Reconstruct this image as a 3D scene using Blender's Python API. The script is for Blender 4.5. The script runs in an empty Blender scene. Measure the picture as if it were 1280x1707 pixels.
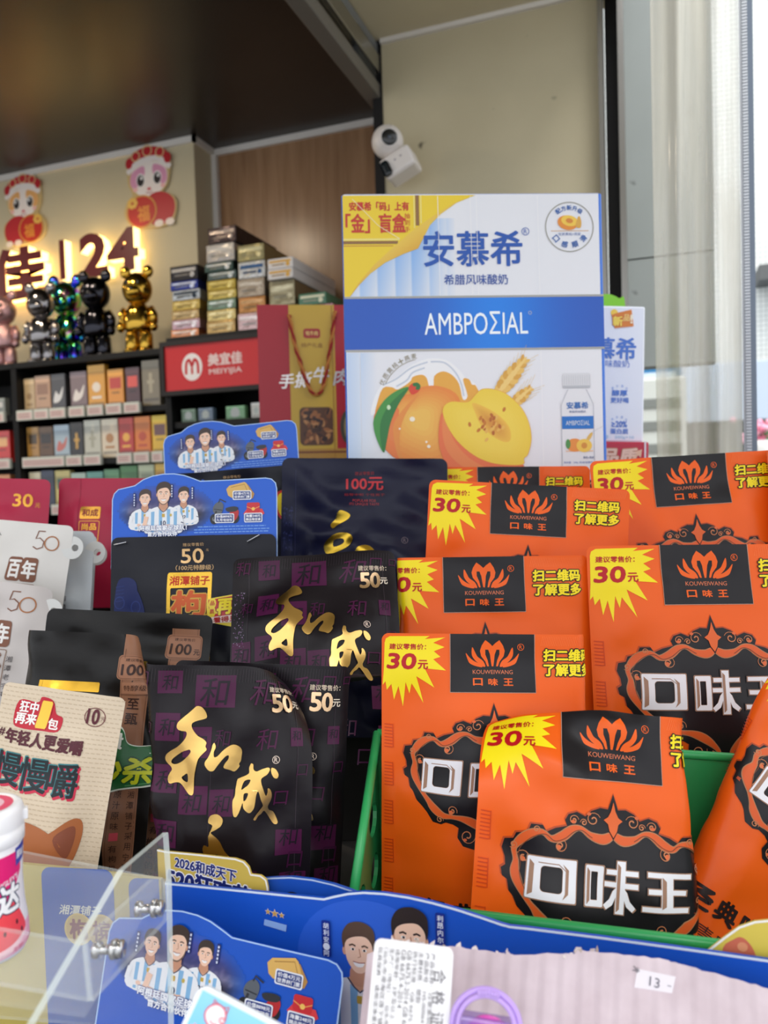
import bpy, bmesh, math, random
import numpy as np
from mathutils import Matrix, Vector, noise
from mathutils.geometry import tessellate_polygon

random.seed(7)
SC = bpy.context.scene
COL = SC.collection
# ------------------------------------------------------------------ camera
F_PX = 1300.0
YAW, PITCH, ROLL = math.radians(20), math.radians(-2.2), math.radians(-1.7)
CAM_Z = 1.35
CAM_R = (Matrix.Rotation(YAW, 3, 'Z') @ Matrix.Rotation(math.pi / 2 + PITCH, 3, 'X') @ Matrix.Rotation(ROLL, 3, 'Z'))
CAM_C = Vector((0, 0, CAM_Z))
cam = bpy.data.cameras.new('camera')
cam.sensor_fit = 'VERTICAL'; cam.sensor_height = 36.0; cam.sensor_width = 27.0
cam.lens = F_PX * 36.0 / 1707.0
cam.clip_start = 0.02; cam.clip_end = 200
cam.dof.use_dof = True; cam.dof.focus_distance = 0.63; cam.dof.aperture_fstop = 8.0
cam_ob = bpy.data.objects.new('camera', cam); COL.objects.link(cam_ob)
cam_ob.matrix_world = Matrix.Translation(CAM_C) @ CAM_R.to_4x4()
SC.camera = cam_ob
# ------------------------------------------------------------------ sky, exposure
SC.view_settings.view_transform = 'Standard'; SC.view_settings.look = 'None'
SC.view_settings.exposure = 0.36; SC.view_settings.gamma = 1.0
SC.view_settings.use_curve_mapping = False
world = bpy.data.worlds.new('overcast_sky'); SC.world = world; world.use_nodes = True
wn = world.node_tree.nodes; wl = world.node_tree.links
wbg = wn['Background']
wtc = wn.new('ShaderNodeTexCoord'); wsep = wn.new('ShaderNodeSeparateXYZ'); wr = wn.new('ShaderNodeValToRGB')
wl.new(wtc.outputs['Generated'], wsep.inputs[0]); wl.new(wsep.outputs['Z'], wr.inputs[0])
wr.color_ramp.elements[0].position = 0.02; wr.color_ramp.elements[0].color = (0.60, 0.62, 0.65, 1)
wr.color_ramp.elements[1].position = 0.45; wr.color_ramp.elements[1].color = (1.0, 1.03, 1.08, 1)
wl.new(wr.outputs[0], wbg.inputs[0]); wbg.inputs[1].default_value = 1.4
sun = bpy.data.lights.new('hazy_sun', 'SUN'); sun.energy = 2.2; sun.angle = math.radians(35); sun.color = (1.0, 0.98, 0.95)
sun_ob = bpy.data.objects.new('hazy_sun', sun); COL.objects.link(sun_ob); sun_ob.rotation_euler = (math.radians(30), 0, math.radians(28))
SC.cycles.use_denoising = True
SC.cycles.max_bounces = 8; SC.cycles.transparent_max_bounces = 16
SC.cycles.sample_clamp_indirect = 6.0


def ray(px, py):
    return CAM_R @ Vector(((px - 640) / F_PX, -(py - 853.5) / F_PX, -1.0))
def P(px, py, d):
    return CAM_C + ray(px, py) * d
def hit(px, py, axis, val):
    v = ray(px, py); k = 'xyz'.index(axis)
    t = (val - CAM_C[k]) / v[k]
    return CAM_C + v * t
def lin(c):
    return tuple(((x / 255.0) / 12.92 if x <= 10.3 else ((x / 255.0 + 0.055) / 1.055) ** 2.4) for x in c[:3])

# ------------------------------------------------------------------ materials
MATS = {}
def nodes_of(m):
    m.use_nodes = True
    nt = m.node_tree
    return nt, nt.nodes, nt.links, nt.nodes['Principled BSDF']
def finish(name, rough=0.5, metal=0.0, spec=0.5, coat=0.0, bump=0.0, bscale=60, trans=0.0, emit=0.0, rvar=0.0, coat_r=0.1, sheen=0):
    """a surface finish whose print colour comes from the mesh's colour attribute"""
    if name in MATS: return MATS[name]
    m = bpy.data.materials.new(name); nt, N, L, b = nodes_of(m)
    a = N.new('ShaderNodeAttribute'); a.attribute_name = 'Col'
    L.new(a.outputs['Color'], b.inputs['Base Color'])
    b.inputs['Roughness'].default_value = rough; b.inputs['Metallic'].default_value = metal
    b.inputs['Specular IOR Level'].default_value = spec
    b.inputs['Coat Weight'].default_value = coat; b.inputs['Coat Roughness'].default_value = coat_r
    if trans: b.inputs['Transmission Weight'].default_value = trans
    if emit:
        L.new(a.outputs['Color'], b.inputs['Emission Color']); b.inputs['Emission Strength'].default_value = emit
    if bump or rvar:
        tc = N.new('ShaderNodeTexCoord'); nz = N.new('ShaderNodeTexNoise')
        nz.inputs['Scale'].default_value = bscale; nz.inputs['Detail'].default_value = 3
        L.new(tc.outputs['Object'], nz.inputs['Vector'])
    if bump:
        bp = N.new('ShaderNodeBump'); bp.inputs['Strength'].default_value = bump; bp.inputs['Distance'].default_value = 0.004
        L.new(nz.outputs['Fac'], bp.inputs['Height']); L.new(bp.outputs[0], b.inputs['Normal'])
    if rvar:
        mr = N.new('ShaderNodeMapRange'); mr.inputs['To Min'].default_value = max(0.02, rough - rvar); mr.inputs['To Max'].default_value = rough + rvar
        L.new(nz.outputs['Fac'], mr.inputs['Value']); L.new(mr.outputs[0], b.inputs['Roughness'])
    MATS[name] = m
    return m
finish('glossy_film', 0.38, spec=0.28, coat=0.08, coat_r=0.22, bump=0.25, bscale=26, rvar=0.05)
finish('matte_film', 0.36, spec=0.27, bump=0.35, bscale=24, rvar=0.06)
finish('white_film', 0.42, spec=0.45, bump=0.3, bscale=24)
finish('gold_foil', 0.26, metal=1.0, bump=0.2, bscale=30)
finish('silver_foil', 0.3, metal=1.0, bump=0.1, bscale=30)
finish('coated_card', 0.38, spec=0.45, coat=0.1)
finish('plain_card', 0.7, spec=0.3, bump=0.08, bscale=160)
finish('wrapped_pack', 0.22, spec=0.55, coat=0.4, bump=0.3, bscale=40)
finish('foil_pack', 0.25, metal=0.75, bump=0.5, bscale=45)
finish('plastic', 0.35, spec=0.5)
finish('matte_black', 0.55, spec=0.35)
finish('chrome', 0.13, metal=1.0)
finish('steel', 0.32, metal=1.0, bump=0.03, bscale=90)
finish('lamp_glow', 0.5, emit=2.3)
finish('leaf', 0.5)

def plain(name, build):
    m = bpy.data.materials.new(name); nt, N, L, b = nodes_of(m); build(N, L, b); MATS[name] = m; return m
def _ramp(N, L, src, stops):
    r = N.new('ShaderNodeValToRGB'); el = r.color_ramp.elements
    while len(el) < len(stops): el.new(0.5)
    for e, (p, c) in zip(el, stops): e.position = p; e.color = (*lin(c), 1)
    L.new(src, r.inputs[0]); return r
def m_paint(c1, c2, rough=0.6, scale=2.2, spots=True):
    def f(N, L, b):
        tc = N.new('ShaderNodeTexCoord'); nz = N.new('ShaderNodeTexNoise'); nz.inputs['Scale'].default_value = scale; nz.inputs['Detail'].default_value = 5
        L.new(tc.outputs['Object'], nz.inputs['Vector'])
        r = _ramp(N, L, nz.outputs['Fac'], [(0.35, c1), (0.65, c2)])
        out = r.outputs[0]
        if spots:
            n2 = N.new('ShaderNodeTexNoise'); n2.inputs['Scale'].default_value = 17; n2.inputs['Detail'].default_value = 2
            L.new(tc.outputs['Object'], n2.inputs['Vector'])
            r2 = _ramp(N, L, n2.outputs['Fac'], [(0.73, (0, 0, 0)), (0.80, (255, 255, 255))])
            mx = N.new('ShaderNodeMix'); mx.data_type = 'RGBA'
            L.new(r2.outputs[0], mx.inputs[0]); L.new(out, mx.inputs[6]); mx.inputs[7].default_value = (*lin([x * 0.55 for x in c1]), 1)
            out = mx.outputs[2]
        L.new(out, b.inputs['Base Color']); b.inputs['Roughness'].default_value = rough
    return f
plain('cream_wall_paint', m_paint((196, 184, 152), (206, 195, 164), 0.6, spots=False))
plain('beige_wall_paint', m_paint((188, 178, 148), (200, 190, 160), 0.6))
plain('soffit_paint', m_paint((205, 194, 164), (212, 202, 174), 0.6))
plain('grey_panel', m_paint((140, 146, 143), (150, 156, 153), 0.35))
plain('white_trim', m_paint((226, 222, 216), (236, 232, 226), 0.5, spots=False))
plain('dark_ceiling', m_paint((40, 34, 32), (48, 42, 39), 0.34, 3, spots=False))
plain('pavement', m_paint((120, 118, 114), (140, 138, 132), 0.8, 6))
plain('counter_laminate', m_paint((70, 66, 64), (84, 80, 76), 0.5, 6, spots=False))
def _wood(N, L, b):
    tc = N.new('ShaderNodeTexCoord'); mp = N.new('ShaderNodeMapping'); mp.inputs['Scale'].default_value = (14, 14, 0.9)
    nz = N.new('ShaderNodeTexNoise'); nz.inputs['Scale'].default_value = 3; nz.inputs['Detail'].default_value = 7
    L.new(tc.outputs['Object'], mp.inputs[0]); L.new(mp.outputs[0], nz.inputs['Vector'])
    r = _ramp(N, L, nz.outputs['Fac'], [(0.3, (138, 104, 74)), (0.55, (160, 124, 92)), (0.75, (172, 136, 102))])
    L.new(r.outputs[0], b.inputs['Base Color']); b.inputs['Roughness'].default_value = 0.24
plain('wood_veneer', _wood)
def _tile(N, L, b):
    tc = N.new('ShaderNodeTexCoord'); mp = N.new('ShaderNodeMapping'); mp.inputs['Rotation'].default_value = (math.pi / 2, 0, 0)
    br = N.new('ShaderNodeTexBrick'); br.offset = 0; br.inputs['Scale'].default_value = 1.0
    br.inputs['Brick Width'].default_value = 0.05; br.inputs['Row Height'].default_value = 0.05; br.inputs['Mortar Size'].default_value = 0.004
    br.inputs['Color1'].default_value = (*lin((232, 234, 230)), 1); br.inputs['Color2'].default_value = (*lin((224, 228, 224)), 1); br.inputs['Mortar'].default_value = (*lin((176, 180, 176)), 1)
    L.new(tc.outputs['Object'], mp.inputs[0]); L.new(mp.outputs[0], br.inputs['Vector']); L.new(br.outputs[0], b.inputs['Base Color'])
    b.inputs['Roughness'].default_value = 0.4
plain('white_facade_tile', _tile)
def _corr(N, L, b):
    tc = N.new('ShaderNodeTexCoord'); wv = N.new('ShaderNodeTexWave'); wv.bands_direction = 'X'
    wv.inputs['Scale'].default_value = 34; wv.inputs['Distortion'].default_value = 0.6; wv.inputs['Detail'].default_value = 1
    L.new(tc.outputs['Object'], wv.inputs['Vector'])
    nz = N.new('ShaderNodeTexNoise'); nz.inputs['Scale'].default_value = 40; nz.inputs['Detail'].default_value = 6
    L.new(tc.outputs['Object'], nz.inputs['Vector'])
    r = _ramp(N, L, nz.outputs['Fac'], [(0.3, (196, 178, 184)), (0.7, (216, 200, 206))])
    bp = N.new('ShaderNodeBump'); bp.inputs['Strength'].default_value = 0.45; bp.inputs['Distance'].default_value = 0.002
    L.new(wv.outputs['Fac'], bp.inputs['Height']); L.new(bp.outputs[0], b.inputs['Normal'])
    L.new(r.outputs[0], b.inputs['Base Color']); b.inputs['Roughness'].default_value = 0.75
plain('corrugated_card', _corr)
def _curtain(N, L, b):
    tc = N.new('ShaderNodeTexCoord'); nz = N.new('ShaderNodeTexNoise'); mp = N.new('ShaderNodeMapping'); mp.inputs['Scale'].default_value = (26, 26, 2)
    L.new(tc.outputs['Object'], mp.inputs[0]); L.new(mp.outputs[0], nz.inputs['Vector']); nz.inputs['Scale'].default_value = 1; nz.inputs['Detail'].default_value = 3
    b.inputs['Base Color'].default_value = (*lin((222, 219, 206)), 1)
    b.inputs['Roughness'].default_value = 0.14; b.inputs['Specular IOR Level'].default_value = 0.7
    mr = N.new('ShaderNodeMapRange'); mr.inputs['From Min'].default_value = 0.3; mr.inputs['From Max'].default_value = 0.7
    mr.inputs['To Min'].default_value = 0.25; mr.inputs['To Max'].default_value = 0.65
    L.new(nz.outputs['Fac'], mr.inputs['Value'])
    # bright sky zone put in as opacity: clearer upper right, denser left and below
    sp = N.new('ShaderNodeSeparateXYZ'); L.new(tc.outputs['Object'], sp.inputs[0])
    gx = N.new('ShaderNodeMapRange'); gx.inputs['From Min'].default_value = 0.085; gx.inputs['From Max'].default_value = 0.115; gx.inputs['To Min'].default_value = 1.0; gx.inputs['To Max'].default_value = 0.55
    gz = N.new('ShaderNodeMapRange'); gz.inputs['From Min'].default_value = 0.80; gz.inputs['From Max'].default_value = 0.90; gz.inputs['To Min'].default_value = 0.55; gz.inputs['To Max'].default_value = 0.0
    L.new(sp.outputs['X'], gx.inputs['Value']); L.new(sp.outputs['Z'], gz.inputs['Value'])
    ad = N.new('ShaderNodeMath'); ad.operation = 'ADD'; ad.use_clamp = True; L.new(gx.outputs[0], ad.inputs[0]); L.new(gz.outputs[0], ad.inputs[1])
    ml = N.new('ShaderNodeMath'); ml.operation = 'MULTIPLY'; L.new(mr.outputs[0], ml.inputs[0]); L.new(ad.outputs[0], ml.inputs[1]); L.new(ml.outputs[0], b.inputs['Alpha'])
plain('clear_vinyl', _curtain)
def _acrylic(N, L, b):
    b.inputs['Base Color'].default_value = (0.93, 0.97, 0.97, 1); b.inputs['Roughness'].default_value = 0.03
    b.inputs['Alpha'].default_value = 0.07; b.inputs['Specular IOR Level'].default_value = 0.6
plain('clear_acrylic', _acrylic)
def _acredge(N, L, b):
    b.inputs['Base Color'].default_value = (0.80, 0.90, 0.88, 1); b.inputs['Roughness'].default_value = 0.25; b.inputs['Alpha'].default_value = 0.55
plain('acrylic_edge', _acredge)
def _acrsoft(N, L, b):
    b.inputs['Base Color'].default_value = (0.82, 0.90, 0.89, 1); b.inputs['Roughness'].default_value = 0.2; b.inputs['Alpha'].default_value = 0.26
plain('acrylic_edge_soft', _acrsoft)
def _irid(N, L, b):
    tc = N.new('ShaderNodeTexCoord'); nz = N.new('ShaderNodeTexNoise'); nz.inputs['Scale'].default_value = 9; nz.inputs['Detail'].default_value = 1
    L.new(tc.outputs['Object'], nz.inputs['Vector'])
    r = _ramp(N, L, nz.outputs['Fac'], [(0.30, (120, 60, 220)), (0.42, (40, 90, 230)), (0.5, (40, 200, 170)), (0.58, (150, 220, 60)), (0.7, (210, 70, 200))])
    L.new(r.outputs[0], b.inputs['Base Color']); b.inputs['Metallic'].default_value = 1; b.inputs['Roughness'].default_value = 0.12
plain('iridescent_plating', _irid)
def _purple(N, L, b):
    b.inputs['Base Color'].default_value = (*lin((196, 164, 236)), 1); b.inputs['Roughness'].default_value = 0.22
    b.inputs['Subsurface Weight'].default_value = 0.25; b.inputs['Subsurface Radius'].default_value = (0.01, 0.008, 0.012); b.inputs['Subsurface Scale'].default_value = 0.3
plain('lilac_plastic', _purple)
def _clearpurple(N, L, b):
    b.inputs['Base Color'].default_value = (*lin((150, 110, 205)), 1); b.inputs['Roughness'].default_value = 0.15; b.inputs['Alpha'].default_value = 0.55
plain('clear_purple_plastic', _clearpurple)
def _tan_weave(N, L, b):
    pass

# ------------------------------------------------------------------ object helpers
def tag(o, label=None, cat=None, group=None, kind=None):
    if label: o['label'] = label
    if cat: o['category'] = cat
    if group: o['group'] = group
    if kind: o['kind'] = kind
    return o
def empty(name, M, label=None, cat=None, group=None):
    o = bpy.data.objects.new(name, None); COL.objects.link(o); o.empty_display_size = 0.02
    o.matrix_world = M
    return tag(o, label, cat, group)
def copy_tree(o, parent=None):
    c = o.copy(); COL.objects.link(c)
    if parent: c.parent = parent
    for ch in list(o.children): copy_tree(ch, c)
    return c

class MB:
    """collects coloured solids into ONE mesh object"""
    def __init__(s): s.v = []; s.f = []; s.fm = []; s.c = []; s.n = 0; s.sm = []
    def add(s, verts, faces, col=(200, 200, 200), fin='plastic', smooth=False):
        verts = np.asarray(verts, float); o = s.n
        s.v.append(verts); s.n += len(verts)
        c = np.array(col, float)
        if c.ndim == 1: c = np.tile(np.array(lin(c)), (len(verts), 1))
        s.c.append(c)
        for f in faces: s.f.append([i + o for i in f]); s.fm.append(fin); s.sm.append(smooth)
        return s
    def bm(s, bm, col, fin, smooth=False, M=None):
        bm.verts.ensure_lookup_table(); bm.verts.index_update()
        vs = [(M @ v.co if M else v.co) for v in bm.verts]
        s.add([tuple(v) for v in vs], [[v.index for v in f.verts] for f in bm.faces], col, fin, smooth); bm.free(); return s
    def box(s, lo, hi, col=(200, 200, 200), fin='plastic', bev=0.0, M=None, seg=2):
        bm = bmesh.new(); bmesh.ops.create_cube(bm, size=1)
        lo = Vector(lo); hi = Vector(hi)
        for v in bm.verts: v.co = Vector([(lo[k] + hi[k]) / 2 + v.co[k] * (hi[k] - lo[k]) for k in range(3)])
        if bev: bmesh.ops.bevel(bm, geom=bm.edges[:] + bm.verts[:], offset=bev, segments=seg, profile=0.5, affect='EDGES')
        return s.bm(bm, col, fin, False, M)
    def sphere(s, c, r, col, fin, M=None, seg=20):
        bm = bmesh.new(); bmesh.ops.create_uvsphere(bm, u_segments=seg, v_segments=max(8, seg // 2 + 2), radius=1)
        r = r if hasattr(r, '__len__') else (r, r, r)
        for v in bm.verts: v.co = Vector((c[0] + v.co.x * r[0], c[1] + v.co.y * r[1], c[2] + v.co.z * r[2]))
        return s.bm(bm, col, fin, True, M)
    def lathe(s, prof, col, fin, M=None, seg=32, cap=True):
        vs = []; fs = []
        for (r, z) in prof:
            for k in range(seg):
                a = 2 * math.pi * k / seg; vs.append(Vector((r * math.cos(a), r * math.sin(a), z)))
        for i in range(len(prof) - 1):
            for k in range(seg):
                k2 = (k + 1) % seg; fs.append([i * seg + k, i * seg + k2, (i + 1) * seg + k2, (i + 1) * seg + k])
        if cap:
            fs.append([k for k in range(seg)][::-1]); fs.append([(len(prof) - 1) * seg + k for k in range(seg)])
        if M: vs = [M @ v for v in vs]
        return s.add([tuple(v) for v in vs], fs, col, fin, True)
    def tube(s, pts, r, col, fin, seg=8, closed=False, M=None):
        pts = [Vector(p) for p in pts]; n = len(pts); vs = []; fs = []
        rr = r if hasattr(r, '__len__') else [r] * n
        up = Vector((0.13, 0.2, 0.97))
        for i, p in enumerate(pts):
            a = pts[(i - 1) % n] if (i > 0 or closed) else p; b = pts[(i + 1) % n] if (i < n - 1 or closed) else p
            t = (b - a).normalized(); x = t.cross(up)
            if x.length < 1e-3: x = t.cross(Vector((1, 0, 0)))
            x.normalize(); y = t.cross(x)
            for k in range(seg):
                q = 2 * math.pi * k / seg; vs.append(p + (x * math.cos(q) + y * math.sin(q)) * rr[i])
        m = n if closed else n - 1
        for i in range(m):
            for k in range(seg):
                k2 = (k + 1) % seg; j = (i + 1) % n
                fs.append([i * seg + k, i * seg + k2, j * seg + k2, j * seg + k])
        if not closed: fs.append(list(range(seg))[::-1]); fs.append([(n - 1) * seg + k for k in range(seg)])
        if M: vs = [M @ v for v in vs]
        return s.add([tuple(v) for v in vs], fs, col, fin, True)
    def prism(s, loop, t, col, fin, M=None, holes=()):
        """flat outline in local x,z; thickness t along +y"""
        loops = [[Vector((p[0], p[1], 0)) for p in loop]] + [[Vector((p[0], p[1], 0)) for p in h] for h in holes]
        tris = tessellate_polygon(loops); flat = [p for l in loops for p in l]; n = len(flat)
        vs = [Vector((p.x, 0, p.y)) for p in flat] + [Vector((p.x, t, p.y)) for p in flat]
        fs = []
        for a, b_, c_ in tris:
            A, B, C_ = flat[a], flat[b_], flat[c_]
            if (B - A).cross(C_ - A).z < 0: b_, c_ = c_, b_
            fs.append([a, b_, c_]); fs.append([n + a, n + c_, n + b_])
        o = 0
        for l in loops:
            m = len(l)
            ar = sum(l[i].x * l[(i + 1) % m].y - l[(i + 1) % m].x * l[i].y for i in range(m))
            for i in range(m):
                j = (i + 1) % m
                q = [o + i, o + j, n + o + j, n + o + i]
                fs.append(q[::-1] if (ar > 0) == (o == 0) else q)
            o += m
        if M: vs = [M @ v for v in vs]
        return s.add([tuple(v) for v in vs], fs, col, fin)
    def art(s, A, M, u, eps=0.00012, base=1):
        """flat artwork on the local plane: x right, y down (units u) -> local x, -z; lifted toward -y"""
        V, LAY, FC, CC, FN = A.arrays()
        pts = np.stack([V[:, 0] * u, -LAY * eps * base - 0.00005, -V[:, 1] * u], 1)
        pts = [tuple(M @ Vector(p)) for p in pts]
        byf = {}
        o = s.n; s.v.append(np.array(pts)); s.c.append(CC); s.n += len(pts)
        for f, fn in zip(FC, FN): s.f.append([int(i) + o for i in f]); s.fm.append(fn); s.sm.append(False)
        return s
    def build(s, name, parent=None, M=None, mats=None, normals=None):
        me = bpy.data.meshes.new(name)
        V = np.concatenate(s.v) if s.v else np.zeros((0, 3))
        me.from_pydata([tuple(p) for p in V], [], s.f)
        fins = []
        for f in s.fm:
            if f not in fins: fins.append(f)
        for f in fins: me.materials.append(MATS[f])
        idx = {f: i for i, f in enumerate(fins)}
        me.polygons.foreach_set('material_index', [idx[f] for f in s.fm])
        me.polygons.foreach_set('use_smooth', s.sm)
        ca = me.color_attributes.new('Col', 'FLOAT_COLOR', 'POINT')
        C = np.concatenate(s.c); C4 = np.concatenate([C, np.ones((len(C), 1))], 1).astype(np.float32)
        ca.data.foreach_set('color', C4.ravel())
        if normals is not None:
            me.normals_split_custom_set_from_vertices([tuple(x) for x in normals])
        me.update()
        o = bpy.data.objects.new(name, me); COL.objects.link(o)
        if parent: o.parent = parent
        if M is not None: o.matrix_world = M if not parent else M
        return o

def rebase(o, M):
    """give a mesh built in world coordinates its own origin frame"""
    o.data.transform(M.inverted()); o.matrix_world = M; return o

# ------------------------------------------------------------------ flat printed artwork
def smooth(pts, n=6, closed=True):
    pts = [tuple(map(float, p)) for p in pts]; m = len(pts); out = []
    R = range(m) if closed else range(m - 1)
    for i in R:
        p0 = pts[(i - 1) % m] if (closed or i > 0) else pts[i]; p1 = pts[i]; p2 = pts[(i + 1) % m]
        p3 = pts[(i + 2) % m] if (closed or i + 2 < m) else p2
        for k in range(n):
            t = k / n
            out.append(tuple(0.5 * (2 * p1[d] + (p2[d] - p0[d]) * t + (2 * p0[d] - 5 * p1[d] + 4 * p2[d] - p3[d]) * t * t + (3 * p1[d] - p0[d] - 3 * p2[d] + p3[d]) * t ** 3) for d in range(len(p1))))
    if not closed: out.append(pts[-1])
    return out
def rrect(x0, y0, x1, y1, r=0, n=5, corners=(1, 1, 1, 1)):
    if not r: return [(x0, y0), (x1, y0), (x1, y1), (x0, y1)]
    out = []
    for (cx, cy, a0, on, q) in ((x0 + r, y0 + r, 180, corners[0], (x0, y0)), (x1 - r, y0 + r, 270, corners[1], (x1, y0)), (x1 - r, y1 - r, 0, corners[2], (x1, y1)), (x0 + r, y1 - r, 90, corners[3], (x0, y1))):
        if not on: out.append(q); continue
        for k in range(n + 1):
            a = math.radians(a0 + 90 * k / n); out.append((cx + r * math.cos(a), cy + r * math.sin(a)))
    return out
def ell(cx, cy, rx, ry=None, n=28, rot=0):
    ry = rx if ry is None else ry; c, s_ = math.cos(rot), math.sin(rot); out = []
    for k in range(n):
        a = 2 * math.pi * k / n; x, y = rx * math.cos(a), ry * math.sin(a)
        out.append((cx + x * c - y * s_, cy + x * s_ + y * c))
    return out
_TX = {}
def glyphs(body, bold=0.0, shear=0.0, space=1.0):
    k = (body, round(bold, 3), shear, space)
    if k in _TX: return _TX[k]
    c = bpy.data.curves.new('t', 'FONT'); c.body = body; c.size = 1; c.fill_mode = 'FRONT'; c.resolution_u = 3
    c.offset = bold; c.shear = shear; c.space_character = space; c.space_line = 0.95
    o = bpy.data.objects.new('t', c); me = bpy.data.meshes.new_from_object(o)
    V = np.array([v.co[:2] for v in me.vertices]); T = [list(p.vertices) for p in me.polygons]
    bpy.data.objects.remove(o); bpy.data.curves.remove(c); bpy.data.meshes.remove(me)
    _TX[k] = (V, T); return V, T
class Art:
    def __init__(s): s.parts = []; s.fin = None
    def raw(s, V, T, col, fin, lay): s.parts.append((np.asarray(V, float), T, col, fin, lay)); s.fin = None; return s
    def poly(s, loop, col, fin='glossy_film', lay=1, holes=()):
        loops = [[Vector((p[0], p[1], 0)) for p in l] for l in [loop] + list(holes)]
        T = tessellate_polygon(loops); flat = [(p.x, p.y) for l in loops for p in l]
        return s.raw(flat, [list(t) for t in T], col, fin, lay)
    def rect(s, x0, y0, x1, y1, col, fin='glossy_film', lay=1, r=0): return s.poly(rrect(x0, y0, x1, y1, r), col, fin, lay)
    def stroke(s, pts, w, col, fin='glossy_film', lay=2, closed=False):
        pts = [np.array(p[:2], float) for p in pts]; n = len(pts); V = []; T = []
        ws = w if hasattr(w, '__len__') else [w] * n
        for i, p in enumerate(pts):
            a = pts[(i - 1) % n] if (i > 0 or closed) else p; b = pts[(i + 1) % n] if (i < n - 1 or closed) else p
            t = b - a; l = math.hypot(*t) or 1; nx = np.array([-t[1], t[0]]) / l
            V += [p + nx * ws[i] / 2, p - nx * ws[i] / 2]
        for i in range(n if closed else n - 1):
            j = (i + 1) % n; T.append([2 * i, 2 * i + 1, 2 * j + 1, 2 * j])
        return s.raw(V, T, col, fin, lay)
    def text(s, body, x, y, h=None, w=None, col=(0, 0, 0), fin='glossy_film', lay=3, bold=0.0, shear=0.0, rot=0.0, space=1.0, out=None, outw=0.06):
        """centre of the lettering at x, y; h / w its size"""
        V0, _ = glyphs(body, 0, shear, space)
        lo = V0.min(0); hi = V0.max(0); c = (lo + hi) / 2; d = hi - lo
        sy = h / d[1] if h else w / d[0]; sx = w / d[0] if w else sy
        cr, sr = math.cos(rot), math.sin(rot)
        V, T = glyphs(body, 0, shear, space); q0 = (V - c) * [sx, -sy]; em = min(abs(sx), abs(sy))
        def put(b, cc, l):
            n = 0 if b < 0.012 else (6 if b < 0.09 else 10)
            for k in range(-1 if b < 0.09 else 0, n) if n else [-1]:
                q = q0 if k < 0 else q0 + np.array([math.cos(6.2832 * k / n), math.sin(6.2832 * k / n)]) * b * 0.8 * em
                s.raw(np.stack([x + q[:, 0] * cr - q[:, 1] * sr, y + q[:, 0] * sr + q[:, 1] * cr], 1), T, cc, fin, l)
        if out: put(bold + outw, out, lay - 0.5)
        put(bold, col, lay); return s
    def vtext(s, body, x, y0, step, h, **k):
        for i, ch in enumerate(body): s.text(ch, x, y0 + i * step, h, **k)
        return s
    def arc(s, body, cx, cy, r, a0, a1, h, **k):
        n = len(body)
        for i, ch in enumerate(body):
            a = math.radians(a0 + (a1 - a0) * (i / (n - 1) if n > 1 else 0.5))
            flip = 1 if a0 < a1 else -1
            s.text(ch, cx + r * math.cos(a), cy + r * math.sin(a), h, rot=a + flip * math.pi / 2, **k)
        return s
    def sub(s, A, x, y, k=1.0, dl=0, kx=None):
        for (V, T, c, f, l) in A.parts:
            c2 = (lambda cc: (lambda X, Y: cc((X - x) / (kx or k), (Y - y) / k)) if callable(cc) else cc)(c)
            s.raw(V * [kx or k, k] + [x, y], T, c2, f, l + dl)
        return s
    def arrays(s, cell=None):
        if s.fin is not None: return s.fin
        bm = bmesh.new(); lp = bm.verts.layers.int.new('p')
        for i, (V, T, c, f, l) in enumerate(s.parts):
            vs = []
            for p in V:
                v = bm.verts.new((p[0], p[1], 0)); v[lp] = i; vs.append(v)
            for t in T:
                if len(set(t)) < 3: continue
                try: bm.faces.new([vs[k] for k in t])
                except ValueError: pass
        if cell:
            xs = [v.co.x for v in bm.verts]; ys = [v.co.y for v in bm.verts]
            for ax, lo, hi in ((0, min(xs), max(xs)), (1, min(ys), max(ys))):
                k = math.ceil(lo / cell + 1e-6)
                while k * cell < hi - 1e-6:
                    co = [0, 0, 0]; no = [0, 0, 0]; co[ax] = k * cell + 0.0137; no[ax] = 1
                    bmesh.ops.bisect_plane(bm, geom=bm.verts[:] + bm.edges[:] + bm.faces[:], dist=1e-5, plane_co=co, plane_no=no)
                    k += 1
        bm.normal_update()
        bm.verts.index_update()
        V = np.array([v.co[:2] for v in bm.verts]); pid = np.array([f.verts[0][lp] for f in bm.faces])
        vp = np.zeros(len(V), int)
        FC = []
        for f, i in zip(bm.faces, pid):
            idx = [v.index for v in f.verts]
            q = [(V[k][0], V[k][1]) for k in idx]
            ar = sum(q[a][0] * q[(a + 1) % len(q)][1] - q[(a + 1) % len(q)][0] * q[a][1] for a in range(len(q)))
            if ar < 0: idx = idx[::-1]
            FC.append(idx)
            for k in idx: vp[k] = i
        bm.free()
        LAY = np.array([s.parts[i][4] + (0.02 * (i % 24) if s.parts[i][4] > 0 else 0) for i in vp], float)
        CC = np.zeros((len(V), 3)); cache = {}
        for k, i in enumerate(vp):
            c = s.parts[i][2]
            if callable(c): CC[k] = lin(c(V[k][0], V[k][1]))
            else:
                if i not in cache: cache[i] = lin(c)
                CC[k] = cache[i]
        FN = [s.parts[i][3] for i in pid]
        # y is down in artwork, so counter-clockwise in (x, y-down) must be reversed to face the viewer
        FC = [f[::-1] for f in FC]
        s.fin = (V, LAY, FC, CC, FN); return s.fin

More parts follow.
